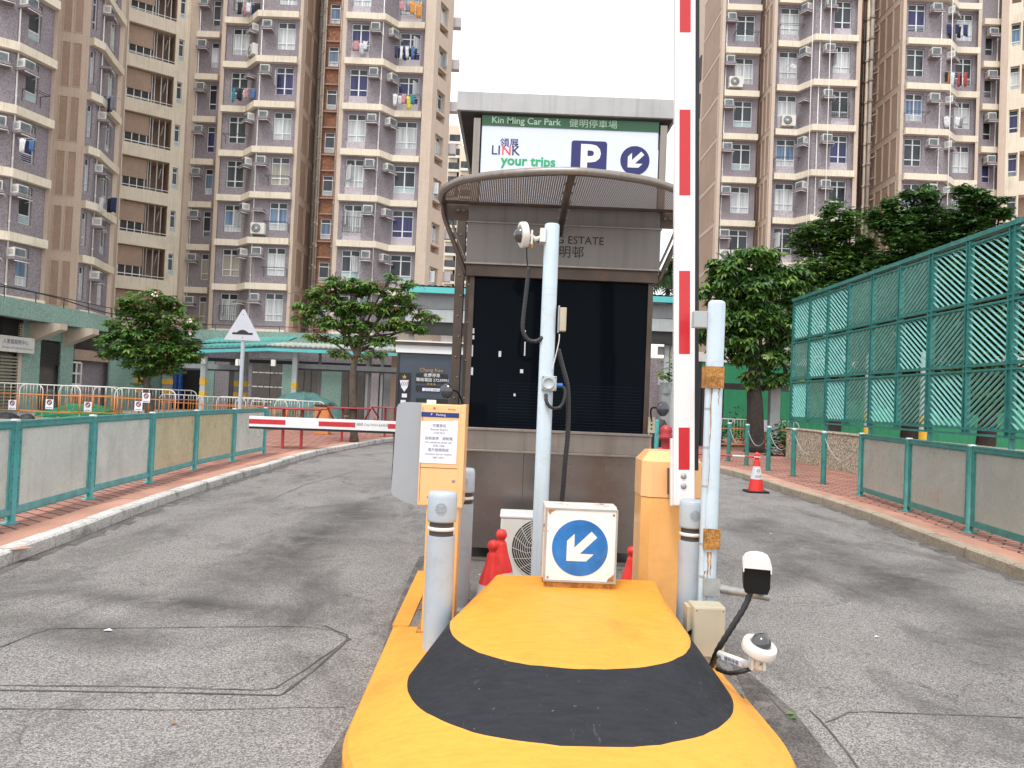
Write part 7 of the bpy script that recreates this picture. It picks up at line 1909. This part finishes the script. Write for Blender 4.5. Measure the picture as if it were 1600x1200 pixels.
a = D(405, 555, 35.6); b = D(466, 556, 35.6); mb = MB(); mb.box(a.x, b.x, 35.6, 35.8, b.z - 0.15, a.z + 0.1, 'light_grey'); mb.build('cross_beam', cw)
for (u0, v0, u1, v1, Y_) in ((216, 572, 372, 570, 36.2), (465, 573, 625, 576, 35.9)):
    a = D(u0, v0, Y_); b = D(u1, v1, Y_); zz = (a.z + b.z) / 2; mb = MB(); mb.box(a.x, b.x, Y_, Y_ + 0.15, zz - 0.12, zz + 0.10, 'grey_paint'); mb.box(a.x, b.x, Y_ - 0.02, Y_ + 0.17, zz - 0.2, zz - 0.121, 'dark_metal'); mb.build('beam', cw)
for u, v in ((318, 563), (372, 566), (427, 567)):
    p_ = D(u, v, 34.0); mb = MB(); mb.box(p_.x - 0.09, p_.x + 0.09, 33.95, 34.1, p_.z - 0.14, p_.z + 0.14, 'cam_white'); mb.build('light_box', cw)

# ---------------- raised walkway behind the booth
rw_ = thing('raised_walkway', 'grey and turquoise roofed walkway crossing behind the booth', 'walkway', (2, 32, PV))
a = D(628, 455, 32); b = D(1064, 462, 32); zt = Z(850, 451, 32)
mb = MB(); n_ = 90; vs = []
for k in range(n_ + 1):
    x_ = a.x + (b.x - a.x) * k / n_; h_ = 0.04 if k % 2 else 0; vs += [(x_, 31.7, zt + h_ - 0.12), (x_, 34.5, zt + h_ + 0.2)]
mb.add(vs, [(2 * k, 2 * k + 2, 2 * k + 3, 2 * k + 1) for k in range(n_)], 'roof_pale'); mb.box(a.x, b.x, 31.72, 34.4, zt - 0.26, zt - 0.17, 'grey_paint'); mb.build('roof', rw_)
mb = MB(); mb.box(a.x, b.x, 31.6, 31.7, zt - 0.42, zt - 0.18, 'teal_trim'); mb.build('gutter', rw_)
z1 = Z(680, 481, 32); mb = MB(); mb.box(a.x + 0.2, b.x, 32.0, 32.2, z1 - 0.05, zt - 0.44, 'grey_paint'); mb.box(a.x + 0.2, b.x, 31.95, 32.2, Z(680, 492, 32) - 0.3, z1 - 0.08, 'light_grey'); mb.box(a.x + 0.2, b.x, 32.05, 32.2, Z(680, 510, 32) - 0.35, Z(680, 492, 32) - 0.31, 'dark_metal'); mb.build('beam', rw_)
for u in (641, 1042, 1051):
    p_ = D(u, 560, 32.3); mb = MB(); mb.box(p_.x - 0.1, p_.x + 0.1, 32.3, 32.5, PV, zt - 0.3, 'light_grey'); mb.build('post', rw_)
for v in (512, 545, 592):
    a = D(1028, v, 32.6); b = D(1052, v, 32.6); mb = MB(); mb.box(a.x, b.x, 32.52, 32.7, a.z - 0.25, a.z + 0.1, 'light_grey'); mb.build('cross_bar', rw_)
# beige service building behind the kiosk
sb_ = thing('service_building', 'low beige building with a grey door above the dark kiosk', 'building', (X(690, 560, 38), 38, PV))
a = D(612, 560, 38); b = D(770, 560, 38); mb = MB(); mb.box(a.x, b.x, 38, 43.0, PV, Z(690, 512, 38), 'beige'); mb.box(a.x + 1.5, a.x + 2.3, 37.95, 38, PV, 3.6, 'dark_interior')
c = D(666, 535, 38); mb.box(c.x - 0.3, c.x + 0.3, 37.7, 37.999, c.z - 0.5, c.z + 0.1, 'beige'); mb.build('wall', sb_)
a = D(690, 500, 37.9); b = D(710, 540, 37.9); mb = MB(); mb.box(a.x, b.x, 37.93, 37.99, 2.4, Z(700, 505, 37.9), 'ac_white'); mb.build('door', sb_)
mb = MB(); a = D(612, 560, 38); b = D(770, 560, 38); mb.box(a.x - 0.2, b.x + 0.2, 37.6, 43.2, Z(690, 512, 38) + 0.003, Z(690, 512, 38) + 0.3, 'dark_metal'); mb.build('roof', sb_)
# overhead cable at left
mb = MB(); pts = [D(u, v, Y_) for u, v, Y_ in ((-60, 438, 24), (0, 447, 25), (80, 463, 27.5), (160, 487, 31), (230, 500, 34))]
mb.tube(smooth_line(pts, 8), 0.022, 'black_rubber', 5); solo(mb, 'overhead_cable', 'thin black cable sagging above the turquoise podium edge at left', 'cable', base=pts[1])

# ================================================================== TREES
def tree(name, label, base, trunk, blobs, n_whorl, leaf, mats, seed, bark='bark', r0=0.13, flowers=None, droop=0.5, per=6, kind_w=0.42, shell=0.45, group=None, cl=(0.16, 0.40)):
    rnd = random.Random(seed); t = thing(name, label, 'tree', tuple(base), group)
    B = Vector(base); top = B + Vector(trunk[-1])
    tp = smooth_line([B + Vector(p_) for p_ in trunk], 5)
    mb = MB(); n_ = len(tp); mb.tube(tp, [r0 * (1.25 - 0.65 * i / (n_ - 1)) * (1.25 if i == 0 else 1) for i in range(n_)], bark, 10)
    mb.build('trunk', t)
    mb = MB()
    for c, r in blobs:
        c = Vector(c) + B; st = tp[int(n_ * rnd.uniform(0.5, 0.95))]; 
        mid = st.lerp(c, 0.5) + Vector((rnd.uniform(-.2, .2), rnd.uniform(-.2, .2), rnd.uniform(0.0, 0.3)))
        mb.tube(smooth_line([st, mid, c], 4), [r0 * 0.42 * (1 - 0.09 * i) for i in range(9)], bark, 6)
        for _ in range(5):
            e = c + Vector([rnd.gauss(0, 1) * r[i] * 0.55 for i in range(3)]); mb.tube(smooth_line([mid.lerp(c, rnd.uniform(0.2, 0.9)), c.lerp(e, 0.5) + Vector((0, 0, 0.1)), e], 3), [r0 * 0.16, r0 * .14, r0 * .12, r0 * .1, r0 * .08, r0 * .06, r0 * .05], bark, 5)
    mb.build('limbs', t)
    vol = [r[0] * r[1] * r[2] for _, r in blobs]; tot = sum(vol)
    mb = MB(); fb = MB()
    V = mb.v; F = mb.f; MM = mb.m; SM = mb.sm
    for (c, r), vv in zip(blobs, vol):
        c = Vector(c) + B
        clumps = []
        nc = max(5, int(16 * (vv / tot) * len(blobs) ** 0.5))
        for _ in range(nc * 2):
            d = Vector((rnd.gauss(0, 1), rnd.gauss(0, 1), rnd.gauss(0, 1))).normalized(); k = rnd.uniform(0.55, 1.0)
            clumps.append((c + Vector((d.x * r[0] * k, d.y * r[1] * k, d.z * r[2] * k)), rnd.uniform(*cl) * max(r)))
        for _ in range(int(n_whorl * vv / tot)):
            if rnd.random() < 0.8:
                cc, cr = rnd.choice(clumps); d = Vector((rnd.gauss(0, 1), rnd.gauss(0, 1), rnd.gauss(0, 0.7))); d = d.normalized() * cr * rnd.uniform(0.3, 1.0); p_ = cc + d
            else:
                d = Vector((rnd.gauss(0, 1), rnd.gauss(0, 1), rnd.gauss(0, 1))).normalized() * rnd.uniform(shell, 1); p_ = c + Vector((d.x * r[0], d.y * r[1], d.z * r[2]))
            m_ = rnd.choice(mats); a0 = rnd.uniform(0, 6.28); tilt = Vector((rnd.uniform(-.4, .4), rnd.uniform(-.5, .2), 1)).normalized(); q = Vector((0, 0, 1)).rotation_difference(tilt)
            for j in range(per):
                a = a0 + 6.28318 * j / per + rnd.uniform(-.3, .3); L = leaf * rnd.uniform(0.7, 1.25); w_ = L * kind_w / 2; dr = droop * rnd.uniform(0.3, 1.3)
                dx, dy = math.cos(a), math.sin(a); o = len(V)
                pts = [(0.1 * L * dx, 0.1 * L * dy, 0), (0.5 * L * dx - w_ * dy, 0.5 * L * dy + w_ * dx, -dr * 0.18 * L), (L * dx, L * dy, -dr * 0.75 * L), (0.5 * L * dx + w_ * dy, 0.5 * L * dy - w_ * dx, -dr * 0.18 * L)]
                for pt in pts: V.append(p_ + q @ Vector(pt))
                F.append([o, o + 1, o + 2]); F.append([o, o + 2, o + 3]); MM += [m_, m_]; SM += [False, False]
            if flowers and rnd.random() < flowers[1]:
                for j in range(5):
                    e = p_ + Vector((rnd.uniform(-.1, .1), rnd.uniform(-.2, 0), rnd.uniform(-.05, .12))); s_ = rnd.uniform(0.03, 0.06)
                    fb.add([e + Vector((-s_, 0, 0)), e + Vector((0, -s_ * .5, -s_)), e + Vector((s_, 0, 0)), e + Vector((0, s_ * .5, s_))], [(0, 1, 2, 3)], rnd.choice(flowers[0]))
    mb.build('crown', t)
    if flowers: fb.build('blossom', t)
    return t
def at(u, v, Y_, base): d = D(u, v, Y_); return (d.x - base[0], d.y - base[1], d.z - base[2])
# round tree at left
YT = 27.0; b = D(236, 640, YT); base = (b.x, YT, PV); S = YT / 1200
bl = [(at(232, 478, YT, base), (45 * S, 40 * S, 30 * S)), (at(205, 505, YT, base), (38 * S, 36 * S, 30 * S)), (at(270, 505, YT, base), (38 * S, 36 * S, 30 * S)), (at(190, 540, YT, base), (36 * S, 36 * S, 24 * S)), (at(238, 540, YT, base), (50 * S, 44 * S, 34 * S)), (at(285, 545, YT, base), (32 * S, 34 * S, 26 * S)), (at(225, 572, YT, base), (30 * S, 30 * S, 16 * S)), (at(268, 575, YT, base), (22 * S, 24 * S, 13 * S)), (at(215, 597, YT, base), (10 * S, 12 * S, 9 * S))]
tree('round_tree', 'round leafy tree with pale blossoms standing behind the left barriers', base, [(0, 0, 0), (-0.1, 0, 1.0), at(228, 590, YT, base), at(225, 540, YT, base)], bl, 2600, 0.20, ['leaf_a', 'leaf_lush', 'leaf_b', 'leaf_a', 'leaf_c', 'leaf_lush', 'leaf_a', 'leaf_b', 'leaf_red'], 1, r0=0.13, flowers=(['flower_white', 'flower_white', 'flower_red'], 0.006))
# spreading tree at centre
YT = 23.5; b = D(555, 655, YT); base = (b.x, YT, PV); S = YT / 1200
bl = [(at(u, v, YT, base), (rx * S, rx * S * 0.8, rz * S)) for u, v, rx, rz in ((540, 445, 34, 13), (505, 462, 32, 12), (580, 450, 34, 13), (625, 462, 30, 12), (482, 482, 26, 10), (470, 497, 18, 8), (535, 478, 36, 13), (590, 480, 38, 13), (645, 484, 30, 11), (675, 498, 18, 8), (510, 503, 32, 11), (560, 508, 34, 12), (615, 508, 34, 11), (655, 512, 20, 7), (500, 527, 20, 7), (545, 532, 26, 8), (600, 532, 26, 8), (530, 552, 18, 6), (585, 553, 18, 6), (640, 445, 18, 8), (520, 437, 14, 6), (612, 434, 16, 7), (560, 560, 14, 6))]
tree('spreading_tree', 'flat-topped spreading tree left of the booth in front of the covered walkway', base, [(0, 0, 0), at(551, 610, YT, base), at(553, 570, YT, base), at(562, 535, YT, base), at(565, 505, YT, base)], bl, 1750, 0.19, ['leaf_a', 'leaf_c', 'leaf_lush', 'leaf_c', 'leaf_lush', 'leaf_b', 'leaf_a', 'leaf_red'], 2, r0=0.10, droop=0.7, shell=0.2, cl=(0.10, 0.26))
# dark tree right of the blue pole
YT = 27; b = D(1180, 690, YT); base = (b.x, YT, PV); S = YT / 1200
bl = [(at(u, v, YT, base), (rx * S, rx * S * 0.9, rz * S)) for u, v, rx, rz in ((1140, 420, 36, 26), (1185, 405, 36, 26), (1120, 450, 30, 28), (1165, 455, 44, 34), (1215, 450, 42, 32), (1130, 495, 34, 26), (1180, 505, 48, 32), (1225, 510, 30, 30), (1150, 545, 40, 22), (1205, 555, 36, 22), (1105, 520, 22, 18), (1190, 590, 34, 14), (1232, 590, 16, 14), (1250, 430, 24, 20))]
tree('broadleaf_tree', 'dark broadleaf tree with large leaves between the pale pole and the lattice screen', base, [(0, 0, 0), at(1180, 640, YT, base), at(1178, 600, YT, base), at(1182, 540, YT, base), at(1180, 480, YT, base)], bl, 3600, 0.24, ['leaf_b', 'leaf_dark2', 'leaf_a', 'leaf_b', 'leaf_c'], 3, bark='bark_dark', r0=0.26, droop=0.9, kind_w=0.5, group=None)
# big trees behind the lattice
def big(label, Y_, spots, ub, n_, seed, leaf=0.21, mats=('leaf_dark2', 'leaf_a', 'leaf_b', 'leaf_dark2', 'leaf_c')):
    b = D(ub, 640, Y_); base = (b.x, Y_, PV); S = Y_ / 1200
    bl = [(at(u, v, Y_, base), (rx * S, rx * S * 0.9, rz * S)) for u, v, rx, rz in spots]
    zc = sum(x[0][2] for x in bl) / len(bl)
    tree('broadleaf_tree', label, base, [(0, 0, 0), (0.1, 0, zc * 0.3), (0, 0.1, zc * 0.6), (0.2, 0, zc * 0.95)], bl, n_, leaf, list(mats), seed, bark='bark_dark', r0=0.3, per=5, kind_w=0.6, droop=0.4, cl=(0.28, 0.55))
big('tall tree whose crown peaks behind the left part of the lattice screen', 33, [(1305, 350, 34, 26), (1270, 375, 36, 28), (1330, 385, 44, 34), (1290, 420, 50, 34), (1345, 430, 50, 34), (1330, 335, 16, 14), (1275, 470, 46, 30), (1330, 480, 50, 34), (1280, 530, 44, 36), (1340, 540, 50, 40), (1290, 590, 40, 26), (1345, 600, 46, 26)], 1300, 11000, 4)
big('highest dark tree behind the middle of the lattice screen', 31, [(1425, 315, 36, 26), (1400, 345, 40, 30), (1455, 345, 44, 32), (1420, 385, 56, 36), (1480, 380, 44, 34), (1395, 425, 46, 34), (1450, 430, 50, 36), (1405, 480, 50, 36), (1460, 490, 46, 40), (1400, 550, 44, 40), (1470, 560, 44, 40), (1405, 610, 44, 26), (1470, 620, 44, 24)], 1420, 12500, 5, mats=('leaf_dark2', 'leaf_b', 'leaf_dark2', 'leaf_b', 'leaf_a'))
big('dark tree at the right edge behind the lattice screen', 29, [(1520, 310, 30, 22), (1552, 335, 30, 26), (1520, 360, 40, 34), (1565, 385, 40, 34), (1530, 430, 50, 40), (1590, 450, 50, 40), (1530, 500, 50, 40), (1600, 520, 50, 44), (1540, 580, 44, 40), (1540, 625, 40, 24), (1595, 600, 40, 40)], 1540, 11500, 6, mats=('leaf_b', 'leaf_dark2', 'leaf_dark', 'leaf_a', 'leaf_b'))
for i_, (u, Y_) in enumerate(((1356, 27.0), (1443, 25.0))):
    p_ = D(u, 640, Y_); mb = MB(); mb.lathe([(0.12, 0), (0.12, 3.6)], 'light_grey', Matrix.Translation((p_.x, Y_, PV)), 14)
    for zz in (0.75, 1.25): mb.lathe([(0.123, zz), (0.123, zz + 0.28)], 'yellow_band', Matrix.Translation((p_.x, Y_, PV)), 14)
    solo(mb, 'striped_column', 'grey column with yellow bands seen through the lattice, ' + ['farther left one', 'nearer right one'][i_], 'column', base=(p_.x, Y_, PV))
# small potted plant and palm beside the booth
p_ = D(1041, 598, 24); base = (p_.x, 24, p_.z)
t = thing('potted_plant', 'small leafy plant in a grey pot on the post right of the booth', 'plant', base)
mb = MB(); mb.lathe([(0.16, -0.34), (0.2, 0.0), (0.17, 0.0)], 'grey_paint', Matrix.Translation(base), 14); mb.build('pot', t)
mb = MB(); mb.box(base[0] - 0.14, base[0] + 0.14, 23.9, 24.1, PV, base[2] - 0.345, 'grey_paint'); mb.build('stand', t)
mb = MB(); rnd = random.Random(9)
for k in range(150):
    c = Vector(base) + Vector((rnd.gauss(0, 0.17), rnd.gauss(0, 0.15), 0.1 + abs(rnd.gauss(0.2, 0.2)))); a = rnd.uniform(0, 6.28); L = rnd.uniform(0.12, 0.22)
    d = Vector((math.cos(a), math.sin(a), rnd.uniform(-0.7, 0.4))); n_ = Vector((-d.y, d.x, 0)) * 0.3
    mb.add([c, c + d * L * .5 + n_ * L, c + d * L, c + d * L * .5 - n_ * L], [(0, 1, 2, 3)], rnd.choice(['leaf_a', 'leaf_lush', 'leaf_c']))
mb.build('leaves', t)
YP = 38; b = D(1040, 640, YP); t = thing('palm_tree', 'dark palm whose fronds show between the booth and the raised gate arm', 'palm', (b.x, YP, PV)); 
pt = D(1043, 430, YP); mb = MB(); mb.tube(smooth_line([(b.x, YP, PV), (b.x + 0.1, YP, 3.5), (pt.x, YP, pt.z)], 5), [0.16] * 6 + [0.11] * 5, 'bark_dark', 8); mb.build('trunk', t)
mb = MB(); rnd = random.Random(13)
for k in range(34):
    a = rnd.uniform(0, 6.28); el = rnd.uniform(-0.5, 1.3); L = rnd.uniform(1.0, 1.7); prev = Vector(pt)
    d = Vector((math.cos(a) * math.cos(el), math.sin(a) * math.cos(el), math.sin(el)))
    for j in range(9):
        d = (d + Vector((0, 0, -0.11))).normalized(); nx = prev + d * L / 9
        sd = Vector((-d.y, d.x, 0)); sd = sd.normalized() if sd.length > 0.1 else Vector((1, 0, 0)); lw = 0.42 * math.sin((j + 1) / 10 * 3.1)
        for s_ in (-1, 1): mb.add([prev, nx, nx + sd * s_ * lw + d * 0.16 - Vector((0, 0, 0.1))], [(0, 1, 2)], 'leaf_dark')
        prev = nx
mb.build('fronds', t)
# shrubs by the wall end and by the left plaza
def shrub(u, v, Y_, rx, rz, label, seed, m_=('leaf_dark', 'leaf_b', 'leaf_dark2')):
    b = D(u, v, Y_); mb = MB(); rnd = random.Random(seed)
    for k in range(700):
        d = Vector((rnd.gauss(0, 1), rnd.gauss(0, 1), abs(rnd.gauss(0, 1)))).normalized() * rnd.uniform(0.4, 1.0); c = Vector((b.x + d.x * rx, Y_ + d.y * rx, PV + d.z * rz)); a = rnd.uniform(0, 6.28); L = rnd.uniform(0.10, 0.2)
        e = Vector((math.cos(a), math.sin(a), rnd.uniform(-0.6, 0.6))); n_ = Vector((-e.y, e.x, 0)) * 0.32
        mb.add([c, c + e * L * .5 + n_ * L, c + e * L, c + e * L * .5 - n_ * L], [(0, 1, 2, 3)], rnd.choice(m_))
    solo(mb, 'shrub', label, 'shrub', base=(b.x, Y_, PV))
shrub(1218, 690, 25.5, 0.55, 1.25, 'dark green shrub at the left end of the concrete wall', 1)
shrub(1145, 690, 31, 1.0, 1.7, 'bushy shrub behind the barriers in front of the green hoarding', 2)
